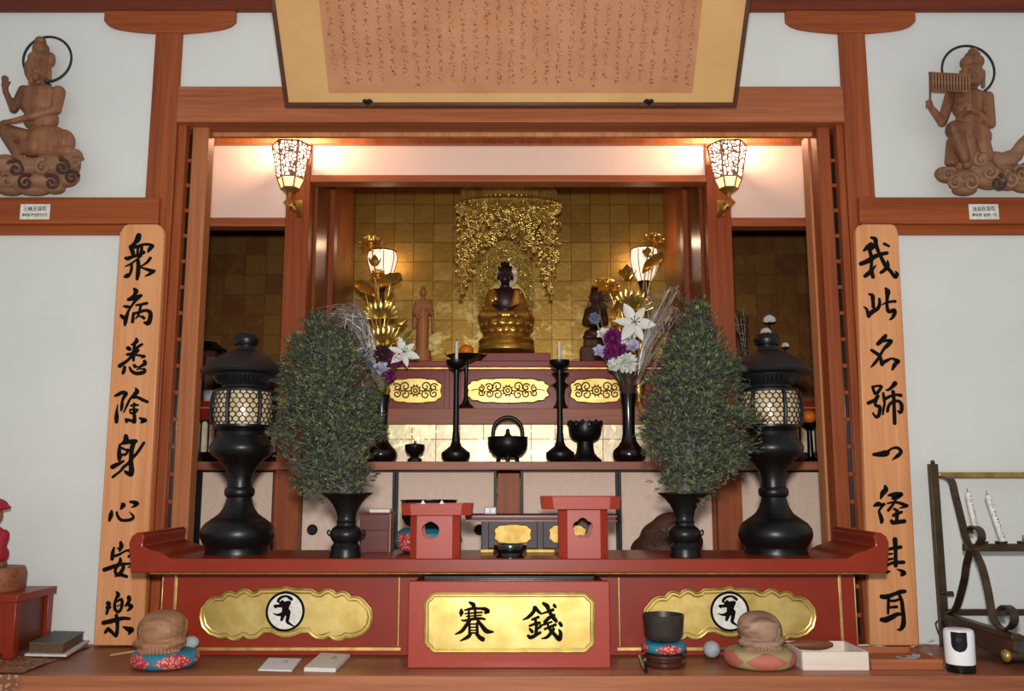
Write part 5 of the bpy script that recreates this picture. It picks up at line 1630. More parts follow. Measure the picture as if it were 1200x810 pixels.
# ------------------------------------------------------------------ hexagonal wall lamps on the inner posts
def wall_lamp(px, label, s):
    Y = 3.52
    X = xx(px, 193, Y)
    t = thing('wall_lamp', (X, Y, zz(225, Y)), label, 'lamp', 'hexagonal lattice wall lamps')
    k = mpp(195, Y)
    def hexr(r, z, n=6, ph=0.04 * s): return [Vector((X + r * math.cos(ph + 2 * PI * q / n), Y + r * math.sin(ph + 2 * PI * q / n), z)) for q in range(n)]
    A = hexr(23 * k, zz(171.5, Y)); B = hexr(15.5 * k, zz(210, Y)); Cc = hexr(10.5 * k, zz(221.5, Y))
    m = MB(); m.add(A + B, [(q, 6 + q, 6 + (q + 1) % 6, (q + 1) % 6) for q in range(6)])
    m.build('lattice_shade', 'lamp_lattice', t, smooth=False)
    m = MB(); m.add(B + Cc, [(q, 6 + q, 6 + (q + 1) % 6, (q + 1) % 6) for q in range(6)] )
    m.build('lower_glass', 'lamp_base_glow', t, smooth=False)
    m = MB()
    for q in range(6):
        m.tube([A[q], B[q], Cc[q]], 0.0035, 6)
        for R_ring in (A, B, Cc): m.tube([R_ring[q], R_ring[(q + 1) % 6]], 0.0035, 6)
    m.build('shade_frame', 'copper_top', t)
    m = MB()
    D_ = hexr(10.5 * k, zz(222, Y)); E_ = hexr(6 * k, zz(226, Y))
    m.add(D_ + E_, [(q, 6 + q, 6 + (q + 1) % 6, (q + 1) % 6) for q in range(6)] + [(0, 1, 2, 3, 4, 5), (11, 10, 9, 8, 7, 6)])
    m.build('shade_cap', 'brass', t, smooth=False)
    Yk = Y + 0.02
    m = MB(); m.box(X - 0.008, X + 0.008, Y - 0.008, Y + 0.008, zz(243, Y), zz(225, Y)); m.build('stem', 'brass', t, bevel=0.002)
    m = MB(); m.box(X + s * 0.018 - 0.008, X + s * 0.018 + 0.008, Y, YI - 0.008, zz(246, Y), zz(241, Y))
    m.add([], []); m.build('arm', 'brass', t, bevel=0.002)
    zk = zz(238.5, Y); r = 6.5 * k
    m = MB(); m.prism([(X, zk - r), (X + r, zk), (X, zk + r), (X - r, zk)], Y - 0.02, Y + 0.02); m.build('knob', 'brass', t, bevel=0.002)
    cpx = 350.5 if s > 0 else 844.5
    x0, x1 = xx(cpx - 5, 244, YI), xx(cpx + 5, 244, YI)
    m = MB(); m.box(x0, x1, YI - 0.008, YI, zz(254, YI), zz(235, YI)); m.build('wall_plate', 'brass', t, bevel=0.002)
    L = bpy.data.lights.new('wall_lamp_bulb', 'POINT'); L.energy = 9.5; L.color = (1.0, 0.56, 0.33); L.shadow_soft_size = 0.03
    lo = bpy.data.objects.new('wall_lamp_bulb', L); COL.objects.link(lo); lo.location = (X, Y, zz(163, Y) + 0.005)
wall_lamp(341.5, 'hexagonal lattice wall lamp glowing on the left inner post', 1)
wall_lamp(852.5, 'hexagonal lattice wall lamp glowing on the right inner post', -1)
def gp(px, py, z=0.0):
    """point where the sight line meets the level plane z"""
    w = (405.0 - py) / F
    t = (z - H) / (ST + w * CT)
    return Vector(((px - 600.0) / F * t, t * (CT - w * ST), z))
def atX(px, py, X):
    v = (px - 600.0) / F; w = (405.0 - py) / F
    t = X / v
    return Vector((X, t * (CT - w * ST), H + (ST + w * CT) * t))
# ------------------------------------------------------------------ carved figures on the white walls
YST = YW - 0.004
ks_ = mpp(120, YST)
def sp(px, py, d):
    p = at(px, py, YST - d)
    return p
class Sc:
    def __init__(s): s.E = []
    def e(s, px, py, d, rx, rz, rd=None):
        rd = rd if rd is not None else (rx + rz) / 2
        s.E.append(('e', sp(px, py, d), (rx * ks_, rd * ks_, rz * ks_))); return s
    def c(s, a, ra, b, rb):
        s.E.append(('c', sp(*a), ra * ks_, sp(*b), rb * ks_)); return s
def hand_up(s, px, py, d, flip=1):
    """open raised palm with four fingers and a thumb"""
    s.e(px, py, d, 4.2, 5.2, 3.0); s.c((px + 0.6, py + 9, d - 0.002), 3.2, (px, py + 2, d), 3.4)
    for k, (ox, ln) in enumerate(((-2.7, 6.2), (-0.9, 7.4), (1.0, 7.0), (2.7, 5.4))):
        s.c((px + ox, py - 2.5, d), 1.15, (px + ox * 1.35, py - 3 - ln, d + 0.004), 0.95)
    s.c((px + flip * 3.0, py + 1, d), 1.4, (px + flip * 6.0, py - 3.4, d + 0.008), 1.05)
def fist(s, px, py, d, ax=0):
    """closed hand with four curled fingers round a rod"""
    s.e(px, py, d, 4.0, 4.6, 3.2)
    for k in range(4):
        y = py - 3.4 + k * 2.2
        s.c((px - 3.4, y, d + 0.006), 1.15, (px + 2.2, y + 0.4, d + 0.012), 1.0)
    s.c((px + 2.4, py - 3.5, d + 0.004), 1.2, (px - 0.6, py - 4.6, d + 0.013), 1.0)
# left: kneeling figure with a raised palm
s = Sc()
s.e(43.5, 82, .045, 14, 16.5, 13).e(46, 70, .040, 12.5, 10, 12).e(48, 58, .036, 9.5, 9, 9).e(47.5, 49, .034, 6.5, 6.5, 6.5)
s.e(39, 89, .066, 8, 7, 5).c((37, 80, .083), 1.6, (36, 86, .092), 2.0).e(36.5, 91.5, .083, 3.0, 1.1, 2).e(36.5, 93.8, .082, 2.5, 0.9, 2).e(36, 96.5, .078, 3.2, 2, 2.4)
s.e(32.5, 80.5, .077, 2.6, 1.0, 1.5).e(41.5, 80, .080, 2.8, 1.0, 1.5).e(32.5, 77.8, .075, 3.0, 0.7, 1.5).e(41.5, 77.4, .080, 3.2, 0.7, 1.5)
s.c((57, 76, .040), 3.2, (58, 92, .040), 2.6).e(60, 70, .030, 4.5, 9, 6)
s.c((46, 93, .040), 6, (47, 103, .035), 7.5)
s.e(47, 112, .040, 24, 13, 14).e(46, 122, .045, 22, 17, 14).e(48, 140, .042, 20, 16, 13).e(40, 114, .055, 9, 7, 7).e(55, 114, .055, 9, 7, 7)
s.c((28, 106, .050), 6.2, (16, 128, .062), 4.8).c((16, 128, .062), 4.4, (7, 108, .075), 3.2)
hand_up(s, 6, 99, .078)
s.c((69, 108, .045), 7.6, (66, 128, .062), 5.8).c((66, 128, .062), 5.0, (36, 137, .088), 4.0).c((36, 137, .088), 3.8, (10, 143, .096), 3.0)
s.e(6, 143.5, .098, 5, 3.2, 3).c((4, 142, .10), 1.1, (-2, 143.5, .10), .9).c((4, 144, .10), 1.1, (-2, 146, .10), .9).c((5, 146, .10), 1.1, (0, 148.5, .10), .9)
s.c((40, 164, .048), 10, (4, 152, .075), 7.5).c((4, 152, .075), 7.2, (20, 180, .065), 5.6).e(20, 184, .07, 8, 3.6, 4)
s.e(56, 164, .045, 26, 17, 15).e(76, 166, .040, 11, 14, 13).c((50, 176, .055), 9, (80, 178, .050), 8).e(38, 172, .055, 16, 12, 11)
for k in range(6):
    a = 28 + k * 8
    s.c((44 + k * 2, 152, .058), 1.6, (a, 177, .064), 2.0)
s.c((60, 106, .066), 1.6, (40, 134, .085), 1.6).c((32, 101, .055), 1.4, (58, 101, .058), 1.4)
s.c((36, 150, .07), 2.2, (64, 152, .066), 2.2)
cl = Sc()
for (x, y, rx, rz, d) in ((-14, 200, 18, 14, .05), (6, 194, 16, 13, .06), (30, 196, 20, 12, .055), (58, 194, 20, 13, .055), (84, 192, 10, 17, .045), (78, 207, 15, 12, .05), (50, 212, 18, 12, .055), (24, 212, 18, 13, .055), (0, 214, 16, 12, .05), (40, 222, 20, 7, .045), (64, 220, 12, 7, .045), (12, 223, 14, 6, .045), (90, 182, 6, 7, .04), (-20, 215, 14, 10, .04)):
    cl.e(x, y, d, rx, rz, 10)
def wall_figure(name, loc, label, body_s, cloud_s, halo, curls, halo_d):
    t = thing(name, loc, label, 'carving', 'carved figures on the white walls')
    blob('figure_body', body_s.E, 0.0024, 'statue_wood', t, 3)
    cb = blob('cloud_base', cloud_s.E, 0.0032, 'cloud_wood', t, 2)
    for (x, y, r, sg, a0, d) in curls:
        m = MB()
        pts = []
        for k in range(26):
            f_ = 1 - 0.82 * k / 25
            a = a0 + sg * k * 0.33
            p = sp(x + 1.2 * r * f_ * math.cos(a), y - 1.2 * r * f_ * math.sin(a), d - 0.006); pts.append(p)
        m.tube(pts, [2.3 * ks_ * (1 - 0.45 * k / 25) for k in range(26)], 7)
        m.ell(pts[-1], (2.0 * ks_,) * 3, 8, 6)
        m.build('cloud_curl', 'cloud_wood' if (int(x) % 3) else 'dark_carving', cb)
    hx, hy, hr_ = halo
    m = MB()
    c = sp(hx, hy, halo_d); R = hr_ * ks_
    m.tube([(c.x + R * math.cos(2 * PI * k / 64), c.y, c.z + R * math.sin(2 * PI * k / 64)) for k in range(64)], 0.0042, 8, True)
    m.tube([c + Vector((0, 0.0, -R)), (c.x, YST, c.z - R + 0.004)], 0.004, 6)
    m.build('halo_ring', 'ring_iron', t)
    return t
p = sp(40, 228, 0.05)
wall_figure('carved_bodhisattva', (p.x, YST - 0.03, p.z), 'brown wooden carving on the left wall, kneeling with one palm raised', s, cl, (55.5, 69.5, 28),
    [(18, 198, 9, -1, 2.6, .088), (50, 196, 8, 1, 1.2, .092), (72, 196, 8, -1, 1.8, .090), (88, 190, 8, 1, 0.4, .080), (60, 214, 8, -1, 2.4, .088), (30, 214, 8, 1, 1.0, .088), (8, 212, 8, -1, 2.2, .084), (84, 208, 7, 1, 0.2, .082), (-8, 200, 9, 1, 1.4, .084)], 0.035)
# right: figure with a pan flute
s = Sc()
s.e(1139, 88, .05, 13, 15, 12).e(1139, 73, .044, 13.5, 9, 12).e(1139.5, 66, .04, 9, 6, 9).e(1140, 61, .038, 5.5, 5, 6)
s.e(1141, 94, .072, 8, 7, 5).c((1141, 84, .088), 1.5, (1141, 90, .098), 1.9).e(1141, 96.5, .090, 3, 1.2, 2)
s.e(1135.5, 83.5, .086, 2.7, .9, 1.5).e(1146.5, 83.5, .086, 2.7, .9, 1.5).e(1135.5, 80.8, .084, 3.2, .7, 1.5).e(1146.5, 80.8, .084, 3.2, .7, 1.5)
s.c((1152.5, 84, .042), 2.2, (1152, 101, .045), 2.4).c((1126, 84, .042), 2.0, (1126.5, 98, .045), 2.0)
s.c((1139, 99, .042), 6, (1137, 108, .038), 8)
s.e(1135, 115, .042, 22, 11, 12).e(1134, 126, .046, 18, 15, 12).e(1136, 142, .046, 16, 12, 12).e(1128, 117, .056, 9, 7, 7).e(1144, 117, .056, 9, 7, 7)
s.c((1114, 112, .048), 6.6, (1104, 143, .058), 5.4).c((1104, 143, .058), 4.8, (1091, 126, .085), 3.4)
fist(s, 1089, 122, .090)
s.c((1157, 114, .045), 7, (1161, 145, .056), 5.6).c((1161, 145, .056), 5.0, (1141, 130, .088), 3.6)
fist(s, 1137, 126, .092)
s.c((1140, 155, .050), 11, (1119, 152, .085), 10.5).c((1119, 153, .085), 9, (1130, 186, .072), 6.2).e(1133, 194, .082, 5.5, 4, 5)
s.e(1143, 160, .052, 18, 16, 13).c((1146, 158, .055), 11, (1155, 184, .055), 9).c((1132, 158, .07), 9, (1140, 186, .062), 9)
s.c((1151, 108, .066), 2.0, (1122, 140, .088), 2.4).c((1124, 140, .088), 2.4, (1150, 148, .082), 2.4).c((1138, 148, .09), 2.6, (1136, 160, .095), 2.0).c((1138, 150, .09), 1.8, (1142, 164, .09), 1.4)
s.c((1113, 166, .04), 4, (1112, 190, .045), 5).c((1118, 168, .045), 4, (1118, 190, .05), 5)
cl = Sc()
for (x, y, rx, rz, d) in ((1110, 205, 13, 9, .05), (1104, 203, 8, 7, .045), (1130, 210, 20, 12, .055), (1135, 196, 16, 10, .05), (1150, 200, 16, 14, .06), (1158, 208, 20, 14, .055), (1180, 210, 18, 13, .05), (1130, 222, 14, 7, .05), (1165, 186, 14, 8, .04), (1178, 192, 14, 10, .045), (1198, 212, 16, 14, .045), (1205, 200, 14, 10, .04), (1150, 186, 8, 7, .075)):
    cl.e(x, y, d, rx, rz, 10)
cl.c((1175, 188, .045), 9, (1190, 182, .05), 8).c((1190, 182, .05), 8, (1198, 168, .05), 6).c((1198, 168, .05), 6, (1210, 152, .05), 2.5)
p = sp(1150, 228, 0.05)
rt = wall_figure('carved_bodhisattva', (p.x, YST - 0.03, p.z), 'brown wooden carving on the right wall, playing a pan flute', s, cl, (1134.5, 82.5, 30.5),
    [(1112, 205, 7, 1, 0.5, .086), (1138, 214, 9, -1, 2.6, .094), (1120, 214, 7, 1, 1.4, .092), (1150, 187, 7, 1, 2.0, .100), (1160, 202, 7, -1, 0.4, .096), (1186, 210, 9, 1, 2.0, .090), (1198, 204, 9, -1, 2.8, .084), (1170, 214, 8, -1, 1.4, .092), (1206, 152, 1, 1, 0, .06)], 0.03)
m = MB()
for k in range(13):
    x = 1093 + k * 3.55
    m.capsule(sp(x, 87 + 0.15 * k, .102), 1.25 * ks_, sp(x + 0.4, 105 + 0.1 * k, .102), 1.25 * ks_, 8)
pf = m.build('pan_flute', 'cloud_wood', rt)
m = MB(); a_ = sp(1091, 87, .096); b_ = sp(1137, 106, .096); m.box(a_.x, b_.x, a_.y, a_.y + 0.004, b_.z, a_.z); m.build('flute_back', 'dark_carving', pf, smooth=False)
m = MB()
for a, b in (((1089.5, 85.5), (1137, 88.5)), ((1091, 106), (1137.5, 107.5))):
    m.capsule(sp(a[0], a[1], .102), 1.5 * ks_, sp(b[0], b[1], .102), 1.5 * ks_, 8)
m.capsule(sp(1090, 86, .102), 1.4 * ks_, sp(1090, 119, .098), 1.2 * ks_, 8); m.capsule(sp(1136, 106, .102), 1.3 * ks_, sp(1137, 122, .10), 1.1 * ks_, 8)
m.build('flute_frame', 'statue_wood', pf)

# ------------------------------------------------------------------ ledge: wooden fish drums, cushions, strikers
def cushion(X, Y, z, R, h, label, main, patch, n, ph, span):
    t = thing('drum_cushion', (X, Y, z), label, 'cushion', None)
    prof = [(0.0, 0.0), (R * 0.66, 0.0), (R * 0.90, h * 0.12), (R, h * 0.48), (R * 0.93, h * 0.85), (R * 0.70, h), (0, h * 0.93)]
    prof_s = catmull(prof[1:-1], 6)
    MB().lathe((X, Y, z), [(0, 0)] + [tuple(p) for p in prof_s] + [(0, h * 0.93)], 56).build('cushion_body', main, t)
    for q in range(n):
        m = MB(); a0 = ph + 2 * PI * q / n
        vs = []; fs = []
        rows = prof_s[2:-2]
        nr = len(rows)
        for i, (r, zz_) in enumerate(rows):
            u = i / (nr - 1)
            hw = span * (1 - abs(2 * u - 1)) + 0.012
            for j in range(9):
                a = a0 + hw * (j / 4.0 - 1)
                vs.append((X + (r + 0.0012) * math.cos(a), Y + (r + 0.0012) * math.sin(a), z + zz_))
        for i in range(nr - 1):
            for j in range(8):
                k = i * 9 + j
                fs.append((k, k + 1, k + 10, k + 9))
        m.add(vs, fs)
        m.build('patch', patch, t)
    return t
def wooden_fish(X, Y, z, R, label, mat, tilt, flip):
    t = thing('wooden_fish', (X, Y, z), label, 'wooden fish drum', None)
    E = [('e', (X, Y, z + R * 0.84), (R, R * 0.86, R * 0.82)),
         ('e', (X + flip * R * 0.28, Y, z + R * 0.98), (R * 0.72, R * 0.7, R * 0.66)),
         ('e', (X, Y - R * 0.05, z + R * 0.22), (R * 0.98, R * 0.84, R * 0.26)),
         ('c', (X - R * 0.9, Y - R * 0.3, z + R * 0.34), R * 0.17, (X - R * 0.35, Y - R * 0.82, z + R * 0.30), R * 0.15),
         ('c', (X - R * 0.35, Y - R * 0.82, z + R * 0.30), R * 0.15, (X + R * 0.5, Y - R * 0.76, z + R * 0.32), R * 0.15),
         ('c', (X + R * 0.5, Y - R * 0.76, z + R * 0.32), R * 0.15, (X + R * 0.92, Y - R * 0.2, z + R * 0.46), R * 0.17)]
    b = blob('drum_body', E, R * 0.04, mat, t, 3)
    E = [('e', (X - flip * R * 0.12, Y - R * 0.72, z + R * 0.84), (R * 0.50, R * 0.17, R * 0.46))]
    blob('striking_spot', E, R * 0.04, mat, b, 2)
    m = MB()
    for k in range(15):
        a = PI * (1.12 + 0.76 * k / 14)
        c = Vector((X + R * 0.86 * math.cos(a), Y + R * 0.84 * math.sin(a), 0))
        m.capsule(c + Vector((0, 0, z + R * 0.04)), R * 0.075, c + Vector((0, -R * 0.04, z + R * 0.26)), R * 0.085, 8)
    m.build('carved_fringe', mat, b)
    m = MB()
    pts = [(X - flip * R * 0.12 + R * 0.56 * math.cos(a), Y - R * 0.78 + R * 0.16 * abs(math.cos(a)) + R * 0.14 * max(0, math.sin(a)), z + R * (0.84 + 0.52 * math.sin(a))) for a in [PI * (-0.25 + 1.5 * k / 24) for k in range(25)]]
    m.tube(pts, R * 0.04, 7)
    m.build('carved_arch', mat, b)
    return t
ca = gp(193.5, 774); ya = 2.615
XA = xx(193.5, 772, ya); RA = 38.5 * mpp(772, ya)
hA = 0.046
cushion(XA, ya, 0, RA, hA, 'teal and red brocade cushion under the left wooden fish', 'teal_cloth', 'brocade_red', 5, -PI / 2 - 0.628, 0.60)
RM = 28.5 * mpp(740, ya)
wooden_fish(xx(192, 745, ya) , ya - 0.012, hA * 0.94, RM, 'round brown wooden fish drum on the teal brocade cushion', 'drum_wood', 0, 1)
yb2 = 2.615
XR = xx(890, 770, yb2); RR = 41 * mpp(770, yb2)
cushion(XR, yb2, 0, RR, 0.052, 'faded salmon and tan cushion under the right wooden fish', 'cushion_tan', 'cushion_pink', 5, -PI / 2 - 0.03, 0.60)
wooden_fish(xx(889, 740, yb2), yb2 - 0.012, 0.049, 26 * mpp(740, yb2), 'greyish carved wooden fish drum on the salmon cushion', 'drum_wood_grey', 0, -1)
def striker(head, hr, p1, r1, label, handle=None, hm='striker_white', sm='bamboo'):
    t = thing('drum_striker', (head.x, head.y, max(head.z - hr[2], 0)), label, 'striker', 'padded strikers')
    d = (Vector(p1) - head).normalized()
    q = Vector((1, 0, 0)).rotation_difference(d).to_matrix()
    MB().ell(head, hr, 24, 16, q).build('padded_head', hm, t)
    m = MB(); m.tube([head + d * hr[0] * 0.7, Vector(p1)], [r1, r1 * 0.9], 8); m.build('stick', sm, t)
    if handle:
        a, b = handle
        m = MB(); pts = [Vector(a).lerp(Vector(b), k / 8) for k in range(9)]
        m.tube(pts, [0.006, 0.008, 0.010, 0.012, 0.0135, 0.0145, 0.0145, 0.012, 0.005], 12); m.build('handle', 'handle_wood', t)
hA_ = at(223, 753.5, 2.672)
striker(hA_, (0.026, 0.019, 0.019), gp(130, 768, 0.006), 0.0034, 'white padded striker leaning over the teal brocade cushion')
h2 = at(834, 761, 2.70)
a2 = at(915, 756, 2.70); b2 = at(976, 755.5, 2.695)
striker(h2, (0.0245, 0.0245, 0.024), a2, 0.004, 'grey padded striker with brown handle behind the right wooden fish', (a2, b2), sm='handle_wood')
# singing bowl on its cushion and base
yr_ = 2.62
X = xx(778.5, 775, yr_)
sb = thing('bowl_base', (X, yr_, 0), 'dark wooden ring base under the small singing bowl', 'base')
def rp(hw, py): return (hw * mpp(py, yr_), 0)
k = mpp(768, yr_)
MB().lathe((X, yr_, 0), [(0, 0), (23 * k, 0), (24.5 * k, 0.006), (24.3 * k, 0.014), (21.5 * k, 0.019), (21.5 * k, 0.023), (24 * k, 0.027), (24 * k, 0.034), (22 * k, 0.037), (0, 0.037)], 44).build('turned_base', 'brown_base', sb)
bc = cushion(X, yr_, 0.037, 26 * k, 0.030, 'small teal cushion with red brocade under the singing bowl', 'teal_cloth', 'brocade_red', 4, -PI / 2 + 0.1, 0.66)
sg = thing('singing_bowl', (X, yr_, 0.065), 'dark grey metal singing bowl on the small teal cushion', 'singing bowl')
hb = zz(721, yr_ - 0.02) - 0.065
MB().lathe((X, yr_, 0.065), [(0, 0), (13 * k, 0.0), (19 * k, 0.008), (22.5 * k, 0.024), (24 * k, hb - 0.006), (24.6 * k, hb), (22.6 * k, hb), (21 * k, 0.022), (14 * k, 0.006), (0, 0.005)], 48).build('bowl', 'grey_bowl', sg)
# pen, booklets
a = gp(750, 770, 0.006); b = gp(757.5, 788, 0.006)
pn = thing('marker_pen', ((a.x + b.x) / 2, (a.y + b.y) / 2, 0), 'grey and black marker pen lying before the singing bowl', 'pen')
MB().tube([a, a.lerp(b, 0.62)], [0.0055, 0.0058], 12).build('barrel', 'grey_plastic', pn)
MB().tube([a.lerp(b, 0.62), a.lerp(b, 0.95), b], [0.0062, 0.006, 0.0035], 12).build('cap', 'black_plastic', pn)
def sheet(quad, h, mat, label, n):
    P = [gp(x, y) for x, y in quad]
    c = sum(P, Vector()) / 4
    t = thing('booklet', (c.x, c.y, 0), label, 'booklet', 'booklets on the ledge')
    for k in range(n):
        z0 = h * k / n; z1 = h * (k + 1) / n - 0.0003
        m = MB(); o = Vector((0.0012 * (k % 2), 0.001 * (k % 3), 0))
        vs = [p + o + Vector((0, 0, z0)) for p in P] + [p + o + Vector((0, 0, z1)) for p in P]
        m.add(vs, [(3, 2, 1, 0), (4, 5, 6, 7), (0, 1, 5, 4), (1, 2, 6, 5), (2, 3, 7, 6), (3, 0, 4, 7)])
        m.build('page_block' if n > 1 else 'cover', mat, t, smooth=False)
    m = MB()
    ax = (P[1] - P[0]); ay = (P[3] - P[0])
    for q, (u, v, l) in enumerate(((0.55, 0.62, 0.16), (0.58, 0.74, 0.10))):
        p0 = P[0] + ax * u + ay * v + Vector((0, 0, h + 0.0002))
        m.add([p0, p0 + ax * l, p0 + ax * l + ay * 0.03, p0 + ay * 0.03], [(0, 1, 2, 3)])
    m.build('printed_line', 'ring_iron', t, smooth=False)
sheet([(302.5, 786), (342, 787), (353, 773), (315, 772)], 0.003, 'white_paper', 'thin white leaflet lying on the ledge below the left gold panel', 1)
sheet([(356, 787), (393, 788), (410, 771), (376, 769)], 0.010, 'booklet_cream', 'thicker folded booklet beside the thin white leaflet', 3)
# white wood box
f0 = gp(941, 786); f1 = gp(1019, 786)
yb0 = f0.y; x0, x1 = f0.x, f1.x
wb = thing('white_tray', ((x0 + x1) / 2, yb0 + 0.09, 0), 'shallow white wooden box right of the grey wooden fish', 'box')
m = MB(); hh = 0.049; e_ = 0.006; yb1 = yb0 + 0.175
m.box(x0, x1, yb0, yb0 + e_, 0, hh).box(x0, x1, yb1 - e_, yb1, 0, hh).box(x0, x0 + e_, yb0 + e_, yb1 - e_, 0, hh).box(x1 - e_, x1, yb0 + e_, yb1 - e_, 0, hh)
m.build('sides', 'white_wood', wb, bevel=0.0012)
m = MB(); m.box(x0 + e_, x1 - e_, yb0 + e_, yb1 - e_, 0.004, 0.008); m.build('bottom', 'white_wood', wb, smooth=False)
m = MB()
for k in range(3): m.box(x0 + 0.012 + k * 0.016, x0 + 0.021 + k * 0.016, yb0 + 0.001, yb0 + 0.004, hh, hh + 0.0003)
m.build('faint_writing', 'ring_iron', wb, smooth=False)
# brown wooden tray with metal bits
f0 = gp(1022, 786); f1 = gp(1107, 786)
x0, x1 = f0.x, f1.x; yb0 = f0.y + 0.004; yb1 = yb0 + 0.20
wt = thing('wooden_tray', ((x0 + x1) / 2, yb0 + 0.1, 0), 'low brown wooden tray between white box and security camera', 'tray')
hh = 0.028
m = MB()
m.box(x0, x1, yb0, yb0 + 0.012, 0, hh).box(x0, x1, yb1 - 0.012, yb1, 0, hh).box(x0, x0 + 0.012, yb0 + 0.012, yb1 - 0.012, 0, hh).box(x1 - 0.012, x1, yb0 + 0.012, yb1 - 0.012, 0, hh)
m.build('rim', 'tray_wood', wt, bevel=0.002)
m = MB(); m.box(x0 + 0.012, x1 - 0.012, yb0 + 0.012, yb1 - 0.012, 0.0, 0.012); m.build('tray_base', 'tray_wood', wt, smooth=False)
for q, (px, py, w_, d_, rz) in enumerate(((1062, 770, 0.05, 0.03, 0.3), (1080, 768, 0.055, 0.028, -0.25))):
    c = gp(px, py, 0.016)
    m = MB(); 
    ca_, sa_ = math.cos(rz), math.sin(rz)
    out = []
    for u, v in ((-1, -1), (1, -1), (1.15, 0), (1, 1), (-1, 1)):
        out.append((c.x + u * w_ / 2 * ca_ - v * d_ / 2 * sa_, c.y + u * w_ / 2 * sa_ + v * d_ / 2 * ca_))
    m.prism_z(out, 0.012, 0.017 + 0.003 * q)
    tag(m.build('metal_clip', 'glass_grey', bevel=0.001), ('left' if q == 0 else 'right') + ' grey metal clip lying in the brown wooden tray', 'clip', 'clips in the tray')
# security camera
yc = 2.545
X = xx(1124.5, 760, yc); k = mpp(760, yc)
sc_ = thing('security_camera', (X, yc, 0), 'small white security camera with black face at the right end of the ledge', 'camera')
MB().lathe((X, yc, 0), [(0, 0), (15.6 * k, 0), (16 * k, 0.003), (16 * k, 0.021), (0, 0.021)], 40).build('camera_base', 'black_plastic', sc_)
zt_ = zz(737, yc)
MB().lathe((X, yc, 0), [(0, 0.0215), (16 * k, 0.0215), (16.4 * k, 0.026), (16.8 * k, zt_ - 0.012), (16 * k, zt_ - 0.003), (14 * k, zt_), (0, zt_)], 48).build('camera_body', 'white_plastic', sc_)
CA = math.atan2(-yc, -X)
m = MB()
zt2c = zt_ + 0.0; zb2c = zz(762, yc)
rows = 14; vs = []; fs = []
for i in range(rows + 1):
    u = i / rows; z = zb2c + (zt2c - 0.004 - zb2c) * u
    hw = 0.52 * math.sqrt(max(0.0, 1 - max(0, (0.42 - u) / 0.42) ** 2)) if u < 0.42 else 0.52
    for j in range(9):
        a = CA + hw * (j / 4.0 - 1)
        vs.append((X + 17.1 * k * math.cos(a), yc + 17.1 * k * math.sin(a), z))
for i in range(rows):
    for j in range(8):
        q = i * 9 + j; fs.append((q, q + 1, q + 10, q + 9))
m.add(vs, fs); face = m.build('black_face', 'black_plastic', sc_)
zl = zz(748, yc)
MB().ell((X + 16.6 * k * math.cos(CA), yc + 16.6 * k * math.sin(CA), zl), (0.010, 0.005, 0.010), 20, 12).build('lens', 'lens_glass', face)
# white cable along the wall
pts = catmull([gp(1008, 758, 0.003), gp(1022, 757.5, 0.003), gp(1040, 760, 0.003), gp(1062, 762, 0.003), gp(1085, 756, 0.003), gp(1098, 751, 0.02)], 6)
pts = [Vector((p[0], min(p[1], 2.97) + 0.02, p[2])) for p in pts]
pts = [Vector((p.x, min(p.y, 2.955), max(p.z, 0.003))) for p in pts]
tag(MB().tube(pts, 0.003, 8).build('white_cable', 'cable_white'), 'thin white cable lying along the wall behind the wooden tray', 'cable')

# ------------------------------------------------------------------ iron candle rack on the right
XK = xx(1098, 640, 2.93)
S = 2.892
def ks(x, y): return atX(1080 + x / S, 530 + y / S, XK)
rk = thing('candle_rack', (XK + 0.2, 2.75, 0.0), 'dark brass and iron candle rack against the right white wall', 'candle rack')
yp_ = ks(56, 300).y
pz = lambda y: zz(530 + y / S, yp_)
XE = XK + 0.62
m = MB(); m.box(XK - 0.014, XK + 0.012, yp_ - 0.012, yp_ + 0.012, 0.0, pz(40)); m.build('post', 'bronze_iron', rk, bevel=0.002)
m = MB(); m.box(XE - 0.012, XE + 0.012, yp_ - 0.012, yp_ + 0.012, 0.0, pz(40)); m.build('post', 'bronze_iron', rk, bevel=0.002)
MB().ell((XK, yp_, pz(34)), (0.007,) * 3, 12, 8).build('finial', 'bronze_iron', rk)
m = MB(); m.box(XK + 0.012, XE - 0.012, yp_ - 0.012, yp_ + 0.012, pz(88), pz(68)); m.build('top_rail', 'brass', rk, bevel=0.003)
m = MB(); m.box(XK + 0.012, XE - 0.012, yp_ - 0.008, yp_ + 0.008, pz(552), pz(532)); m.build('lower_rail', 'bronze_iron', rk, bevel=0.002)
pm = ks(165, 322)
m = MB(); m.box(XK - 0.02, XE, pm.y - 0.010, pm.y + 0.010, pm.z - 0.012, pm.z + 0.010); m.build('candle_rail', 'bronze_iron', rk, bevel=0.002)
for pts in ([(70, 82), (100, 95), (115, 150), (135, 230), (150, 290), (165, 318), (190, 316), (204, 290), (197, 264), (177, 252), (162, 262), (163, 276)],
            [(165, 332), (152, 380), (145, 430), (130, 490), (118, 525), (102, 543), (80, 538), (64, 512), (72, 484), (92, 474), (98, 486)],
            [(180, 335), (205, 390), (225, 470), (240, 550), (260, 590), (292, 600), (314, 574), (309, 538), (286, 521), (268, 534), (272, 556)]):
    for dx_ in (0.0, XE - XK):
        P = [Vector(p) + Vector((dx_, 0, 0)) for p in catmull([tuple(ks(x, y)) for x, y in pts], 6)]
        m = MB(); m.strip(P, (1, 0, 0), 0.022, 0.005); m.build('scroll_bracket', 'bronze_iron', rk, angle=50)
pb0 = ks(92, 548); pb1 = ks(325, 648)
m = MB(); m.add([], [])
zb_0 = 0.0
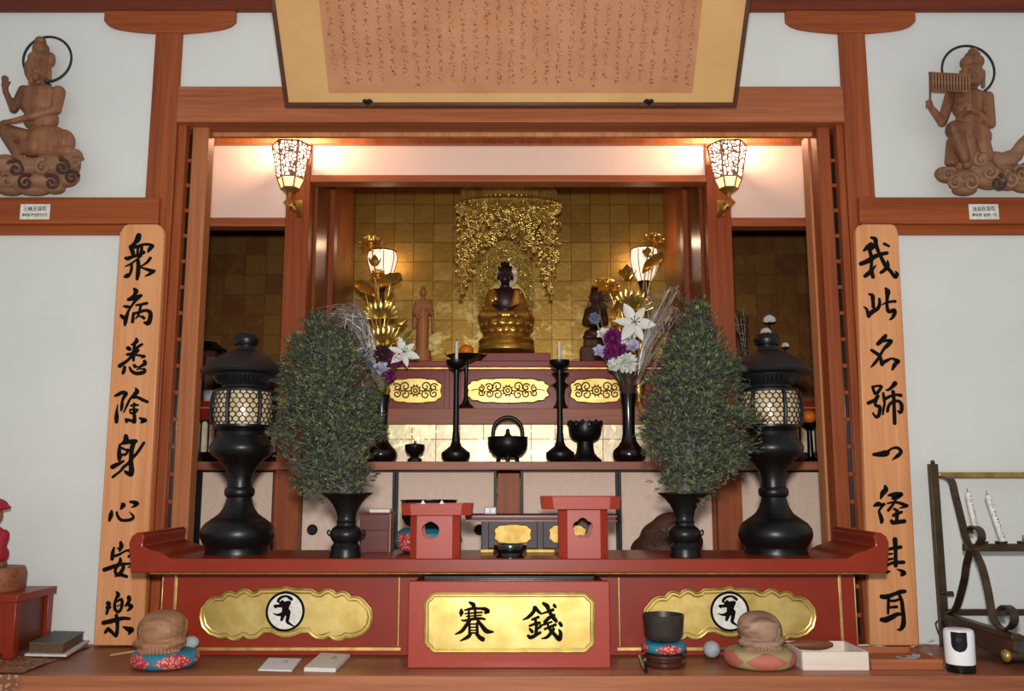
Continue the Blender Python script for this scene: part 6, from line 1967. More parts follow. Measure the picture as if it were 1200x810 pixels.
m.box(XK - 0.014, XK + 0.014, pb1.y, pb0.y, pb0.z - 0.016, pb0.z); m.build('side_bar', 'bronze_iron', rk, bevel=0.002)
m = MB(); m.box(XK - 0.006, XK + 0.006, pb1.y + 0.01, pb0.y, 0.035, pb0.z - 0.016); m.build('side_panel', 'dark_carving', rk, smooth=False)
for (x, y) in ((325, 690),):
    p = ks(x, y)
    m = MB(); m.tube([p + Vector((-0.03, 0, 0)), p + Vector((0.45, 0, 0))], 0.012, 14); m.build('front_rail', 'bronze_iron', rk)
    MB().lathe((0, 0, 0), [(0, 0)], 4) if False else None
    m = MB(); m.ell(p + Vector((-0.03, 0, 0)), (0.012, 0.017, 0.017), 16, 10); m.build('rail_knob', 'brass', rk)
m = MB(); m.box(XK + 0.02, XE, pb1.y + 0.02, pb0.y, 0.03, 0.04); m.build('drip_tray', 'dark_iron', rk, bevel=0.002)
for q, x in enumerate((205, 270, 345, 420)):
    zc_ = ks(165, 308)
    px_ = 1080 + x / S
    Xc = xx(px_, 637, pm.y)
    MB().lathe((Xc, pm.y, pm.z + 0.010), [(0, 0), (0.016, 0.0), (0.018, 0.007), (0.012, 0.006), (0.003, 0.005), (0.0015, 0.025), (0, 0.026)], 16).build('candle_cup', 'bronze_iron', rk)
def rack_candle(b, t, label, writing):
    B = at(b[0], b[1], pm.y); T = at(t[0], t[1], pm.y - 0.01)
    B.z = max(B.z, pm.z + 0.012)
    o = thing('rack_candle', B, label, 'candle', 'white candles in the iron rack')
    MB().tube([B, B.lerp(T, 0.5), T], [0.0088, 0.0088, 0.0086], 18).build('wax', 'candle_wax', o)
    d = (T - B).normalized()
    MB().tube([T, T + d * 0.012], 0.001, 6).build('wick', 'ink', o)
    if writing:
        m = MB(); rr = random.Random(2)
        for k in range(11):
            c = B.lerp(T, 0.08 + 0.08 * k) + Vector((0.001, -0.0090, 0))
            for q in range(3):
                u = Vector((rr.uniform(-.003, .003), 0, rr.uniform(-.003, .003)))
                v = Vector((rr.uniform(-.0025, .0025), 0, rr.uniform(-.002, .002)))
                n = Vector((-v.z, 0, v.x)).normalized() * 0.0006
                m.add([c + u - v - n, c + u + v - n, c + u + v + n, c + u - v + n], [(0, 1, 2, 3)])
        m.build('writing', 'ink', o, smooth=False)
rack_candle((1143, 618), (1134, 577), 'plain white candle behind the curled iron bracket of the rack', True)
rack_candle((1175, 634), (1157, 580), 'leaning white candle with black writing on the rack', True)
# black lead hanging behind the camera
pts = catmull([ks(66, 640), ks(50, 600), ks(44, 575), ks(60, 565), ks(74, 585)], 6)
pts = [Vector(p) + Vector((-0.01, -0.03, 0)) for p in pts]
tag(MB().tube(pts, 0.0028, 8).build('black_cable', 'black_plastic'), 'thin black cable looping at the foot of the candle rack', 'cable')

# ------------------------------------------------------------------ left corner: red table, figure, books, cloth
YTb = 2.90
ct = at(64, 687, YTb)
zT = ct.z; xR = ct.x
fT = atX(20, 697, xR)
yF = fT.y
tb = thing('red_table', (xR - 0.2, (yF + YTb) / 2, 0.0), 'low red lacquered table in the left corner of the ledge', 'table')
xL = xR - 0.42
m = MB(); m.box(xL - 0.008, xR + 0.006, yF - 0.008, YTb + 0.006, zT - 0.022, zT); m.build('table_top', 'red_lacquer', tb, bevel=0.002)
for sx in (xL, xR - 0.03):
    for sy in (yF, YTb - 0.03):
        m = MB(); m.box(sx, sx + 0.03, sy, sy + 0.03, 0.006, zT - 0.022); m.build('leg', 'red_lacquer_bright', tb, bevel=0.002)
m = MB(); m.box(xR - 0.022, xR - 0.012, yF + 0.03, YTb - 0.03, 0.02, zT - 0.022); m.build('side_panel', 'cabinet_wood', tb, smooth=False)
m = MB(); m.box(xL + 0.03, xR - 0.03, yF + 0.008, yF + 0.018, 0.02, zT - 0.022); m.build('front_panel', 'red_lacquer_bright', tb, smooth=False)
ym = 2.80
Xb = xx(-8, 680, ym)
wbk = thing('log_base', (Xb, ym, zT), 'carved wooden block on the red table', 'wood block')
kb = mpp(680, ym)
E = [('e', (Xb, ym, zT + 0.035), (36 * kb, 0.07, 0.038)), ('e', (Xb + 0.02, ym, zT + 0.045), (32 * kb, 0.06, 0.034))]
m = MB(); m.lathe((Xb, ym, zT), [(0, 0), (33 * kb, 0), (35 * kb, 0.012), (35.5 * kb, 0.05), (33 * kb, 0.068), (0, 0.070)], 18)
m.build('block', 'block_wood', wbk, angle=30)
zB = zT + 0.070
Xs = xx(-16, 640, ym)
def fz(y): return zz(y, ym)
fig = thing('red_clothed_statue', (Xs, ym, zB), 'small statue in red cap and red robe at the left edge', 'statue')
E = [('e', (Xs, ym, fz(603)), (15 * kb, 15 * kb, 17 * kb)), ('e', (Xs + 0.004, ym - 0.03, fz(606)), (4 * kb, 4 * kb, 4 * kb)), ('c', (Xs, ym, fz(615)), 9 * kb, (Xs, ym, fz(622)), 11 * kb), ('e', (Xs, ym, fz(640)), (20 * kb, 16 * kb, 20 * kb)), ('e', (Xs, ym, fz(662)), (25 * kb, 20 * kb, 10 * kb)),
     ('e', (Xs + 15 * kb, ym, fz(604)), (2 * kb, 3 * kb, 6 * kb))]
blob('figure_body', E, 0.004, 'statue_wood', fig, 3)
E = [('e', (Xs, ym, fz(634)), (23 * kb, 19 * kb, 20 * kb)), ('e', (Xs, ym, fz(650)), (26 * kb, 21 * kb, 16 * kb)), ('c', (Xs + 18 * kb, ym, fz(628)), 8 * kb, (Xs + 19 * kb, ym - 0.03, fz(652)), 7 * kb)]
blob('robe', E, 0.004, 'red_cloth', fig, 3)
E = [('e', (Xs, ym, fz(592)), (20 * kb, 18 * kb, 9 * kb)), ('e', (Xs + 4 * kb, ym, fz(595)), (20 * kb, 20 * kb, 4 * kb))]
blob('cap', E, 0.004, 'red_cloth', fig, 3)
# books on the cloth
cloth = thing('brocade_cloth', (-1.7, 2.65, 0.0), 'brown brocade cloth under the red table, hanging over the ledge edge', 'cloth')
A = gp(27, 789, 0.003); B = gp(108, 757, 0.003)
m = MB(); n = 12
vs = []; fs = []
xe = -2.2
for i in range(n + 1):
    u = i / n; pr = A.lerp(B, u)
    for j in range(7):
        v = j / 6
        vs.append((pr.x + (xe - pr.x) * v, pr.y, 0.0035 + 0.0025 * math.sin(u * 9 + v * 14)))
for i in range(n):
    for j in range(6):
        q = i * 7 + j; fs.append((q, q + 1, q + 8, q + 7))
m.add(vs, fs)
m.build('cloth_top', 'brocade_cloth', cloth)
m = MB(); vs = []; fs = []
for i in range(9):
    u = i / 8
    for j in range(10):
        v = j / 9
        vs.append((A.x + 0.004 + (xe - A.x) * v, 2.478 + 0.004 * math.sin(v * 22) * u, 0.005 - 0.25 * u))
for i in range(8):
    for j in range(9):
        q = i * 10 + j; fs.append((q, q + 1, q + 11, q + 10))
m.add(vs, fs)
m.build('cloth_drop', 'brocade_cloth', cloth)
def flat_book(quad, z0, h, mat, cover, label):
    P = [gp(x, y, z0) for x, y in quad]
    c = sum(P, Vector()) / 4
    t = thing('sutra_book', (c.x, c.y, z0), label, 'book', 'books by the red table')
    for (za, zb_, mt, nm, gr) in ((z0, z0 + h * 0.12, cover, 'back_cover', 1.0), (z0 + h * 0.12, z0 + h * 0.88, mat, 'pages', 0.97), (z0 + h * 0.88, z0 + h, cover, 'front_cover', 1.0)):
        Q = [c + (p - c) * gr for p in P]
        m = MB(); vs = [Vector((p.x, p.y, za)) for p in Q] + [Vector((p.x, p.y, zb_)) for p in Q]
        m.add(vs, [(3, 2, 1, 0), (4, 5, 6, 7), (0, 1, 5, 4), (1, 2, 6, 5), (2, 3, 7, 6), (3, 0, 4, 7)])
        m.build(nm, mt, t, smooth=False)
flat_book([(28, 769), (78, 770), (106, 752), (62, 752)], 0.008, 0.006, 'booklet_cream', 'booklet_cream', 'thin pale folder under the grey book beside the red table')
flat_book([(33, 765), (74, 766), (98, 751), (62, 750)], 0.015, 0.028, 'book_brown', 'book_grey', 'thick grey-covered book lying beside the red table')
# ------------------------------------------------------------------ bouquets
rf = random.Random(33)
def stemline(X, Y0, py0, p, bend=0.0):
    a = Vector((X, Y0, zz(py0, Y0)))
    mid = a.lerp(p, 0.5) + Vector((bend, 0, 0.01))
    return catmull([a, mid, p], 6)
def leaf_sheet(m, base, d, side, L, W, droop=0.0, fold=0.0, n=6, k=4, shape=0.5):
    d = Vector(d).normalized(); side = Vector(side); side = (side - d * side.dot(d)).normalized()
    nn = d.cross(side)
    vs = []; fs = []
    for i in range(n + 1):
        t = i / n
        w = W * (math.sin(PI * min(max(t, 0.03), 0.985)) ** shape) * (0.55 + 0.9 * t if t < 0.5 else 1.0)
        for j in range(k + 1):
            s = (j / k - 0.5) * 2
            vs.append(Vector(base) + d * (L * t) + nn * (droop * L * t * t) + side * (w * s) + nn * (fold * W * s * s))
    for i in range(n):
        for j in range(k):
            q = i * (k + 1) + j
            fs.append((q, q + 1, q + k + 2, q + k + 1))
    m.add(vs, fs)
def frame_of(face):
    f = Vector(face).normalized()
    a = f.cross(Vector((0, 0, 1))).normalized(); b = a.cross(f)
    return f, a, b
def lily(px, py, Y, R, X0, y0, face, label, rot=0.0):
    p = at(px, py, Y)
    t = thing('white_lily', (X0, YT, zz(y0, YT)), label, 'flower', 'white lilies in the vases')
    f, a, b = frame_of(face)
    pm_ = MB()
    for q in range(6):
        ang = rot + q * PI / 3
        r = a * math.cos(ang) + b * math.sin(ang)
        side = f.cross(r)
        leaf_sheet(pm_, p - f * R * 0.25, r * 0.92 + f * 0.42, side, R * (1.12 if q % 2 else 1.02), R * (0.30 if q % 2 else 0.22), -0.34 if True else 0, 0.35, 8, 4, 0.7)
    pm_.build('petals', 'white_petal', t)
    m = MB()
    for q in range(6):
        ang = q * PI / 3 + 0.4
        r = a * math.cos(ang) + b * math.sin(ang)
        e = p + f * R * 0.42 + r * R * 0.22
        m.tube([p, p + f * R * 0.2 + r * R * 0.06, e], R * 0.018, 5); m.ell(e, (R * 0.05, R * 0.05, R * 0.03), 6, 5)
    m.build('stamens', 'stem_green', t)
    m = MB(); m.tube(stemline(X0, YT, y0, p - f * R * 0.3), 0.0032, 7); m.build('stem', 'stem_green', t)
def pompon(name, px, py, Y, R, mat, X0, y0, label, cat='flower', group=None, n=90, fl=0.8):
    p = at(px, py, Y)
    t = thing(name, (X0, YT, zz(y0, YT)), label, cat, group)
    m = MB()
    for k in range(n):
        z = 1 - 2 * (k + 0.5) / n
        if z < -0.55: continue
        a = k * 2.39996
        r = math.sqrt(1 - z * z)
        d = Vector((r * math.cos(a), -z, r * math.sin(a)))
        d = (d + Vector((rf.gauss(0, .12), rf.gauss(0, .12), rf.gauss(0, .12)))).normalized()
        sd = d.cross(Vector((rf.random() - .5, rf.random() - .5, rf.random() - .5)))
        leaf_sheet(m, p + d * R * 0.25, d, sd, R * 0.75 * rf.uniform(0.85, 1.1), R * 0.24, 0.25, 0.4, 3, 2, 0.5)
    m.ell(p, (R * 0.55, R * 0.45, R * 0.55), 10, 8)
    m.build('petals', mat, t)
    m = MB(); m.tube(stemline(X0, YT, y0, p), 0.0026, 6); m.build('stem', 'stem_green', t)
def rose(px, py, Y, R, mat, X0, y0, label, group=None):
    p = at(px, py, Y)
    t = thing('cup_flower', (X0, YT, zz(y0, YT)), label, 'flower', group)
    f, a, b = frame_of((rf.uniform(-.4, .4), -1, 0.55))
    m = MB()
    for ring, (n, tilt, L) in enumerate(((3, 0.25, 0.7), (5, 0.6, 0.95), (6, 1.1, 1.1))):
        for q in range(n):
            ang = 2 * PI * q / n + ring * 0.7
            r = a * math.cos(ang) + b * math.sin(ang)
            leaf_sheet(m, p - f * R * 0.35 + r * R * 0.1 * ring, r * math.sin(tilt) + f * math.cos(tilt), f.cross(r), R * L, R * 0.48, -0.1, 0.5, 5, 4, 0.45)
    m.build('petals', mat, t)
    m = MB(); m.tube(stemline(X0, YT, y0, p - f * R * 0.3), 0.0024, 6); m.build('stem', 'stem_green', t)
kT = mpp(420, YT)
# left vase
lily(473, 413, 3.62, 17 * kT, XVL, 466, (0.35, -1, 0.25), 'white lily leaning right out of the left black vase', 0.3)
pompon('purple_carnation', 463, 421, 3.63, 8.5 * kT, 'purple_petal', XVL, 466, 'purple carnation just left of the left lily', group='purple carnations')
pompon('purple_carnation', 455.5, 440, 3.63, 8 * kT, 'purple_petal', XVL, 466, 'lowest purple carnation above the left black vase', group='purple carnations')
pompon('dried_flower_head', 448, 416, 3.65, 12 * kT, 'brown_dry', XVL, 466, 'dark brown dried flower ball in the left bouquet', n=140)
rose(446, 432, 3.62, 8.5 * kT, 'mauve_petal', XVL, 466, 'pale lilac flower below the dark brown dried ball')
rose(424, 414, 3.62, 7 * kT, 'mauve_petal', XVL, 466, 'pale lilac flower at the left of the left bouquet above the evergreen')
pompon('thistle_head', 423, 376, 3.66, 7 * kT, 'blue_grey_petal', XVL, 466, 'blue-grey thistle head among the silver twigs', n=110)
pompon('thistle_head', 434, 428, 3.64, 6 * kT, 'blue_grey_petal', XVL, 466, 'blue-grey thistle head low beside the left dried ball', n=90)
t = thing('lily_bud', (XVL, YT, zz(466, YT)), 'green closed lily bud above the left white lily', 'flower')
p = at(474, 396, 3.63); q = at(482, 388, 3.62)
MB().tube([p, p.lerp(q, 0.5), q], [0.006, 0.0085, 0.002], 10).build('bud', 'stem_green', t)
MB().tube(stemline(XVL, YT, 466, p), 0.0026, 6).build('stem', 'stem_green', t)
t = thing('dried_twigs', (XVL, YT, zz(466, YT)), 'tangled silver-grey curly twigs over the left evergreen', 'twigs')
for b_ in range(5):
    m = MB()
    for k in range(10):
        root = at(446 + rf.uniform(-3, 3), 452, YT - 0.03)
        mid = at(430 + rf.uniform(-12, 8), 398 + rf.uniform(-16, 12), 3.64 + rf.uniform(-.04, .04))
        top = at(410 + rf.uniform(-16, 18), 364 + rf.uniform(-7, 9), 3.62 + rf.uniform(-.06, .06))
        end = at(382 + rf.uniform(-16, 34), 366 + rf.uniform(-9, 30), 3.60 + rf.uniform(-.06, .06))
        pts = catmull([root, mid, top, end], 6)
        pts = [Vector(p_) + Vector((rf.gauss(0, .002), rf.gauss(0, .002), rf.gauss(0, .002))) for p_ in pts]
        m.tube(pts, [0.0021 - 0.0013 * i / (len(pts) - 1) for i in range(len(pts))], 4)
    m.build('twig_bunch', 'twig_grey', t)
# right vase
lily(743, 378, 3.60, 22 * kT, XVR, 466, (0.05, -1, 0.12), 'large white lily facing front above the right black vase', 0.1)
lily(737, 398, 3.65, 12 * kT, XVR, 466, (-0.3, -1, -0.3), 'smaller white lily hanging below the large right lily', 0.5)
pompon('purple_carnation', 718.5, 396, 3.62, 11 * kT, 'purple_petal', XVR, 466, 'upper purple carnation in the right bouquet', group='purple carnations', n=120)
pompon('purple_carnation', 716, 413, 3.61, 9 * kT, 'purple_petal', XVR, 466, 'left one of the two low purple carnations in the right bouquet', group='purple carnations', n=110)
pompon('purple_carnation', 729, 411, 3.62, 9 * kT, 'purple_petal', XVR, 466, 'right one of the two low purple carnations in the right bouquet', group='purple carnations', n=110)
pompon('white_carnation', 735, 425, 3.60, 12 * kT, 'white_petal', XVR, 466, 'larger white carnation low in the right bouquet', group='white carnations', n=120)
pompon('white_carnation', 720, 427, 3.61, 8.5 * kT, 'white_petal', XVR, 466, 'smaller white carnation left of the larger one', group='white carnations', n=100)
rose(707, 391, 3.63, 7 * kT, 'white_petal', XVR, 466, 'small white cup flower beside the upper purple carnation')
rose(703.5, 412, 3.63, 8 * kT, 'mauve_petal', XVR, 466, 'pale lilac flower at the left edge of the right bouquet')
rose(741.5, 406, 3.60, 7.5 * kT, 'mauve_petal', XVR, 466, 'pale lilac flower right of the low purple carnations')
pompon('thistle_head', 697, 373, 3.63, 7 * kT, 'blue_grey_petal', XVR, 466, 'blue-grey thistle head at the left of the right bouquet', n=110)
t = thing('wrapped_collar', (XVR, YT, zz(462, YT)), 'dark speckled paper cone round the stems in the right vase', 'wrapping')
MB().lathe((XVR, YT, 0), [(h * mpp(y, YT), zz(y, YT)) for h, y in [(8, 463), (9.5, 455), (12, 445), (14, 436), (12, 436), (8, 448), (0, 452)]], 22).build('paper_cone', 'brown_dry', t)
m = MB()
for k in range(60):
    a = rf.random() * 2 * PI; y = rf.uniform(437, 460)
    r = float(np.interp(y, [436, 445, 455, 463], [14, 12, 9.5, 8])) * mpp(y, YT)
    m.ell((XVR + r * math.cos(a), YT + r * math.sin(a), zz(y, YT)), rf.uniform(0.002, 0.0045), 6, 5)
m.build('seed_speckles', 'dark_skin', t)
t = thing('bare_sticks', (XVR, YT, zz(466, YT)), 'thin white bare sticks crossing through the right bouquet', 'twigs')
for pts in ([(726, 446), (712, 412), (699, 378)], [(744, 440), (752, 405), (760, 370), (757, 330)], [(746, 458), (768, 425), (781, 395), (786, 372)], [(747, 456), (764, 436), (778, 405), (775, 368)]):
    P = catmull([at(x, y, 3.62) for x, y in pts], 6)
    MB().tube(P, 0.0022, 6).build('stick', 'twig_grey', t)
t = thing('brown_branches', (XVR, YT, zz(466, YT)), 'fine dark branches rising right of the right lamp', 'twigs')
for pts in ([(742, 452), (765, 405), (790, 340), (808, 300)], [(742, 452), (770, 400), (800, 345), (829, 302)], [(742, 452), (772, 410), (802, 370), (828, 332)], [(738, 450), (722, 380), (711, 320), (724, 262)]):
    P = catmull([at(x, y, 3.66) for x, y in pts], 6)
    m = MB(); m.tube(P, [0.0026 - 0.0018 * i / (len(P) - 1) for i in range(len(P))], 5)
    m.build('branch', 'twig_brown', t)
t = thing('dried_grass_head', (XVR, YT, zz(466, YT)), 'wiry brown dried flower head before the seated wooden figure', 'flower')
p = at(700, 353, 3.66)
m = MB()
for k in range(110):
    d = Vector((rf.gauss(0, 1), rf.gauss(0, .8), rf.gauss(0, 1))).normalized()
    R = 17 * kT * rf.uniform(0.5, 1)
    m.tube([p + d * R * 0.2, p + d * R * 0.7 + Vector((0, 0, -0.004)), p + d * R + Vector((rf.gauss(0, .006), 0, -0.012))], 0.0012, 4)
m.build('wiry_head', 'brown_dry', t)
MB().tube(stemline(XVR, YT, 466, p, -0.02), 0.003, 6).build('stem', 'twig_brown', t)
t = thing('curly_twigs', (XVR, YT, zz(466, YT)), 'curly grey-brown twigs beside the gold curled leaf at right', 'twigs')
m = MB()
for k in range(34):
    root = at(746, 452, YT - 0.02)
    mid = at(760 + rf.uniform(-6, 8), 400 + rf.uniform(-14, 14), 3.65)
    end = at(782 + rf.uniform(-20, 16), 352 + rf.uniform(-16, 24), 3.64 + rf.uniform(-.04, .04))
    e2 = end + Vector((rf.uniform(-.05, .03), 0, rf.uniform(-.05, .03)))
    m.tube(catmull([root, mid, end, e2], 5), 0.0013, 4)
m.build('twig_bunch', 'twig_grey', t)

# golden metal lotus stems behind each vase
YGL = 3.963
kg = mpp(340, YGL)
def gold_spray(label, cx, flowers):
    X = xx(cx, 440, YGL)
    t = thing('gold_lotus', (X, YGL, z_st1), label, 'metal lotus', 'golden metal lotus sprays')
    MB().lathe((X, YGL, z_st1), [(0, 0), (0.035, 0), (0.032, 0.01), (0.014, 0.03), (0.02, 0.06), (0.03, 0.09), (0.022, 0.12), (0.028, 0.14), (0.02, 0.138), (0, 0.12)], 24).build('holder', 'gold_statue', t)
    top = Vector((X, YGL, z_st1 + 0.13))
    for (kind, px, py, R, ang) in flowers:
        p = at(px, py, YGL - 0.03)
        R = R * kg
        m = MB(); m.tube(catmull([top, top.lerp(p, 0.5) + Vector((0.012 * math.sin(px), 0, 0)), p], 6), 0.003, 6); m.build('stem', 'gold_flower', t)
        m = MB()
        if kind == 'open':
            f, a, b = frame_of((0.1, -0.75, 0.75))
            for ring, (n, tl, L) in enumerate(((6, 0.35, 0.75), (8, 0.8, 0.95), (8, 1.25, 1.05))):
                for q in range(n):
                    an = 2 * PI * q / n + ring * 0.4
                    r = a * math.cos(an) + b * math.sin(an)
                    leaf_sheet(m, p - f * R * 0.3, r * math.sin(tl) + f * math.cos(tl), f.cross(r), R * L, R * 0.30, -0.25, 0.5, 5, 4, 0.6)
            m.ell(p - f * R * 0.1, R * 0.28, 10, 8)
            m.build('lotus_flower', 'gold_flower', t)
        elif kind == 'bud':
            m.lathe(p, [(0, -R), (R * 0.55, -R * 0.7), (R * 0.8, -R * 0.1), (R * 0.55, R * 0.6), (R * 0.12, R * 1.15), (0, R * 1.25)], 16)
            for q in range(5):
                an = 2 * PI * q / 5
                r = Vector((math.cos(an), math.sin(an), 0))
                leaf_sheet(m, p + r * R * 0.45 - Vector((0, 0, R * 0.85)), Vector((r.x * 0.35, r.y * 0.35, 1)), r.cross(Vector((0, 0, 1))), R * 1.5, R * 0.42, 0.1, 0.3, 5, 3, 0.6)
            m.build('lotus_bud', 'gold_flower', t)
        elif kind == 'leaf':
            d = Vector((math.cos(ang), -0.35, math.sin(ang)))
            n_, k_ = 10, 8; vs = []; fs = []
            sd = Vector((-math.sin(ang), -0.5, math.cos(ang)))
            for i in range(n_ + 1):
                u = i / n_ * 2 - 1
                w = math.sqrt(max(0.02, 1 - u * u)) * R * 0.8
                for j in range(k_ + 1):
                    s_ = (j / k_ - 0.5) * 2
                    vs.append(p + d * (R * u * 1.1) + sd * (w * s_ * 0.55) + Vector((0, -0.5 * R * s_ * s_, 0.35 * R * s_ * s_ + 0.05 * R * math.sin(u * 9) * abs(s_))))
            for i in range(n_):
                for j in range(k_):
                    q = i * (k_ + 1) + j; fs.append((q, q + 1, q + k_ + 2, q + k_ + 1))
            m.add(vs, fs); m.build('lotus_leaf', 'gold_flower', t)
        elif kind == 'star':
            for q in range(33):
                an = PI * (0.02 + 0.96 * (q % 11) / 10) + 0.12 * (q // 11)
                lay = q // 11
                d = Vector((math.cos(an), -0.35 - 0.4 * lay, abs(math.sin(an)) * (1 if not lay else 0.6)))
                leaf_sheet(m, p, d, d.cross(Vector((0.15 * math.cos(q), -1, 0.3))), R * (1.0 - 0.15 * lay), R * 0.15, 0.1, 0.3, 4, 2, 0.6)
            m.build('spiky_flower', 'gold_bright', t)
        elif kind == 'curl':
            d = Vector((math.cos(ang), 0, math.sin(ang)))
            pts = [p + d * (R * (i / 9 * 2 - 1)) + Vector((0, 0, 0.12 * R * math.sin(i))) for i in range(10)]
            m.tube(pts, [R * (0.12 + 0.22 * math.sin(PI * i / 9)) * (1 + 0.18 * (i % 2)) for i in range(10)], 12)
            m.build('curled_leaf', 'gold_flower', t)
gold_spray('golden metal lotus spray rising behind the left black vase', 448,
    [('open', 435, 284, 15, 0), ('bud', 439, 306, 6.5, 0), ('open', 443, 321, 10, 0), ('leaf', 428, 343, 14, -0.55), ('leaf', 457, 334, 14, 0.25), ('star', 446, 372, 21, 0), ('curl', 470, 379, 9, 0.5), ('star', 449, 402, 21, 0), ('leaf', 458, 358, 10, 1.2)])
gold_spray('golden metal lotus spray rising behind the right black vase', 748,
    [('open', 767, 279, 12, 0), ('bud', 759, 296, 6, 0), ('bud', 735, 321, 9.5, 0), ('open', 711, 334, 16, 0), ('leaf', 765, 312, 13, 0.6), ('star', 741, 362, 24, 0), ('curl', 780, 374, 17, 0.75), ('leaf', 722, 372, 13, 1.3), ('curl', 760, 408, 8, -1.2), ('star', 728, 362, 12, 0)])

# ------------------------------------------------------------------ side bays
def side_bay(xa, xb, label, sign):
    Yf = 4.05
    x0, x1 = (xa, xb)
    t = thing('side_altar', ((x0 + x1) / 2, Yf + 0.15, z_sh), label, 'altar', 'side altars in the bays')
    zb0, zb1, zb2 = zz(492, Yf), zz(478, Yf), zz(470, Yf)
    m = MB(); m.box(x0, x1, Yf, Yf + 0.3, zb0, zb2); m.build('altar_top', 'dais_red', t, bevel=0.003)
    m = MB(); m.box(x0, x1, Yf - 0.003, Yf, zb1 - 0.003, zb1 + 0.003); m.build('gold_line', 'gold_trim', t, smooth=False)
    m = MB(); m.box(x0, x1, Yf + 0.04, Yf + 0.28, z_sh, zb0); m.build('altar_body', 'desk_black', t, smooth=False)
    n = int((x1 - x0) / 0.034)
    for k in range(n):
        xc = x0 + (x1 - x0) * (k + 0.5) / n
        w_ = 0.0115
        za, zt_ = zz(531, Yf), zz(497, Yf)
        pts = [(xc - w_, za), (xc + w_, za), (xc + w_, zt_)] + [(xc + w_ * math.cos(a), zt_ + w_ * 1.2 * math.sin(a)) for a in [PI * q / 6 for q in range(1, 6)]] + [(xc - w_, zt_)]
        m = MB(); m.prism(pts, Yf + 0.022, Yf + 0.038); m.build('gold_slat', 'gilt_flashlit', t, bevel=0.001)
    m = MB(); m.box(x0, x1, Yf + 0.018, Yf + 0.042, z_sh, zz(530, Yf)); m.build('slat_rail', 'desk_black', t, smooth=False)
    return Yf, zb2
Yf, zsd = side_bay(-1.62, -0.96, 'red side altar with gold slats coloured flash-bright in the left bay', -1)
side_bay(0.93, 1.58, 'red side altar with gold slats coloured flash-bright in the right bay', 1)
# left bay things
Yx = Yf + 0.06
x0, x1 = xx(235, 460, Yx), xx(254, 460, Yx)
t = thing('white_pot', ((x0 + x1) / 2, Yx + 0.03, zsd), 'small pale blue-white pot on the left side altar', 'pot')
MB().lathe(((x0 + x1) / 2, Yx + 0.04, zsd), [(0, 0), (0.026, 0), (0.034, 0.006), (0.037, zz(457, Yx) - zsd), (0.033, zz(457, Yx) - zsd), (0.030, 0.012), (0, 0.01)], 28).build('pot', 'pot_white', t)
X = xx(243, 440, Yf + 0.2)
t = thing('hanging_box_lantern', (X, Yf + 0.2, zsd), 'dark box lantern with flat roof in the left bay', 'lantern')
z0, z1 = zz(456, Yf + 0.2), zz(408, Yf + 0.2)
m = MB(); m.box(X - 0.05, X + 0.05, Yf + 0.15, Yf + 0.25, zsd, z1 - 0.02); m.build('lantern_case', 'dark_carving', t, bevel=0.004)
m = MB(); m.lathe((X, Yf + 0.2, 0), [(0, z1 - 0.02), (0.085, z1 - 0.02), (0.09, z1 - 0.012), (0.03, z1 + 0.03), (0, z1 + 0.035)], 6); m.build('lantern_roof', 'black_lacquer', t, smooth=False)
for q in (-1, 1):
    m = MB(); m.box(X + q * 0.03 - 0.02, X + q * 0.03 + 0.02, Yf + 0.146, Yf + 0.15, zsd + 0.03, z1 - 0.05); m.build('lantern_window', 'book_brown', t, smooth=False)
X = xx(226, 530, 3.72)
t = thing('white_cup', (X, 3.72, z_sh), 'small white cup at the left end of the shelf', 'cup')
MB().lathe((X, 3.72, z_sh), [(0, 0), (0.014, 0), (0.018, 0.004), (0.0235, zz(522, 3.72) - z_sh), (0.021, zz(522, 3.72) - z_sh), (0.016, 0.006), (0, 0.005)], 24).build('cup', 'pot_white', t)
X = xx(250, 530, 3.76)
t = thing('low_bowl', (X, 3.76, z_sh), 'low black bowl beside the white cup on the shelf', 'bowl')
MB().lathe((X, 3.76, z_sh), [(0, 0), (0.028, 0), (0.024, 0.008), (0.045, 0.022), (0.052, 0.042), (0.048, 0.042), (0.04, 0.024), (0, 0.018)], 28).build('bowl', 'black_lacquer', t)
# right bay things
Xo = xx(948, 490, Yf - 0.1)
t = thing('offering_cup', (Xo, Yf - 0.1, z_sh), 'black footed stand holding an orange in the right bay', 'stand')
zt_ = zz(497, Yf - 0.1)
MB().lathe((Xo, Yf - 0.1, z_sh), [(0, 0), (0.045, 0), (0.042, 0.01), (0.014, 0.03), (0.010, zt_ - z_sh - 0.03), (0.03, zt_ - z_sh - 0.012), (0.058, zt_ - z_sh), (0.054, zt_ - z_sh + 0.003), (0.02, zt_ - z_sh - 0.008), (0, zt_ - z_sh - 0.008)], 30).build('stand_body', 'black_lacquer', t)
orange(948, 488.5, 9.0, Yf - 0.1, 'orange on a black stand in the right bay')
X = xx(903, 440, Yf + 0.12)
t = thing('lotus_ornament', (X, Yf + 0.12, zsd), 'silvery white lotus ornament behind the right lantern roof', 'ornament')
for (px, py, R) in ((901, 377, 8.5), (897, 391, 7.5), (920, 406, 5)):
    p = at(px, py, Yf + 0.08); R = R * mpp(400, Yf)
    m = MB()
    for q in range(9):
        an = PI * q / 8
        d = Vector((math.cos(an), -0.35, abs(math.sin(an)) * 0.8 + 0.15))
        leaf_sheet(m, p, d, (-math.sin(an), 0.3, math.cos(an)), R, R * 0.24, 0.0, 0.3, 5, 3, 0.6)
    fl = m.build('lotus_bloom', 'white_petal', t)
    MB().tube(catmull([Vector((X, Yf + 0.12, zsd)), Vector((X, Yf + 0.1, zsd)).lerp(p, 0.6) + Vector((0.02, 0, 0)), p], 6), 0.003, 6).build('bloom_stem', 'dark_iron', t)
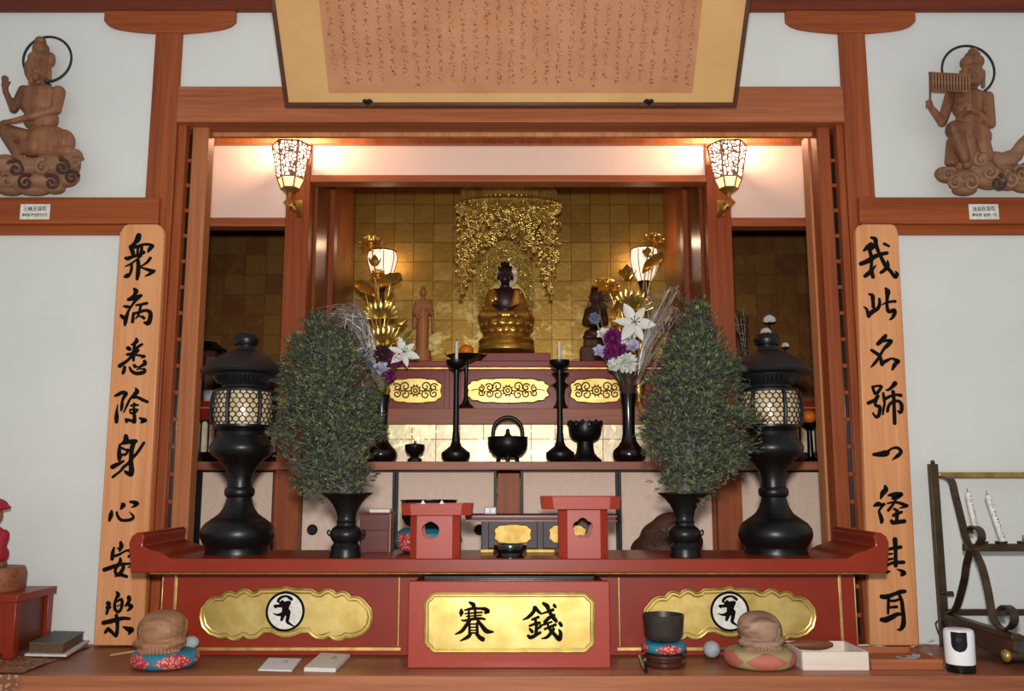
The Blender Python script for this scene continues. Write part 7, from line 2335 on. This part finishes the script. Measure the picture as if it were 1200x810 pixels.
MB().lathe((X, Yf + 0.12, zsd), [(0, 0), (0.05, 0), (0.045, 0.012), (0.02, 0.03), (0.03, 0.07), (0.02, 0.09), (0, 0.09)], 24).build('ornament_base', 'black_bronze', t)
X = xx(875, 430, Yf + 0.02)
t = thing('glass_vase', (X, Yf + 0.02, zsd), 'clear vase with glinting dark sprays beside the right inner post', 'vase')
MB().lathe((X, Yf + 0.02, zsd), [(0, 0), (0.022, 0), (0.02, 0.02), (0.03, 0.12), (0.036, 0.17), (0.033, 0.17), (0.026, 0.11), (0, 0.03)], 24).build('vase_body', 'glass_grey', t)
for k in range(12):
    top = at(868 + rf.uniform(-9, 9), 372 + rf.uniform(-14, 14), Yf + 0.02)
    m = MB(); P = catmull([Vector((X, Yf + 0.02, zsd + 0.1)), Vector((X, Yf + 0.02, zsd + 0.2)).lerp(top, 0.5), top], 6)
    m.tube(P, 0.0018, 5)
    for q in range(5):
        c = Vector(P[-1 - q * 2]); m.ell(c + Vector((rf.uniform(-.008, .008), rf.uniform(-.01, .01), 0)), 0.0035, 6, 5)
    m.build('spray', 'twig_grey' if k % 2 else 'dark_iron', t)
X = xx(884, 430, Yf + 0.08)
t = thing('gold_cup', (X, Yf + 0.08, zsd), 'narrow golden cup beside the clear vase in the right bay', 'cup')
MB().lathe((X, Yf + 0.08, zsd), [(0, 0), (0.024, 0), (0.02, 0.012), (0.012, 0.03), (0.02, 0.08), (0.026, 0.17), (0.023, 0.17), (0.016, 0.08), (0, 0.05)], 22).build('cup', 'gold_statue', t)
# ------------------------------------------------------------------ light
w = bpy.data.worlds.new('world'); scene.world = w
w.use_nodes = True
bg = w.node_tree.nodes['Background']
bg.inputs['Color'].default_value = (0.96, 0.98, 1.0, 1)
bg.inputs['Strength'].default_value = 0.42
def area(name, loc, rot, size, energy, color, shape='DISK'):
    L = bpy.data.lights.new(name, 'AREA'); L.shape = shape; L.size = size; L.energy = energy; L.color = color
    o = bpy.data.objects.new(name, L); COL.objects.link(o); o.location = loc; o.rotation_euler = rot
    return o
area('camera_flash', (0.0, -0.02, H + 0.16), (PI / 2 + 0.05, 0, 0), 0.09, 66.0, (1.0, 0.97, 0.93))
vs = scene.view_settings
vs.view_transform = 'Standard'; vs.look = 'None'; vs.exposure = 0.0; vs.gamma = 1.0
vs.use_curve_mapping = False
scene.cycles.max_bounces = 6
scene.cycles.sample_clamp_indirect = 4.0
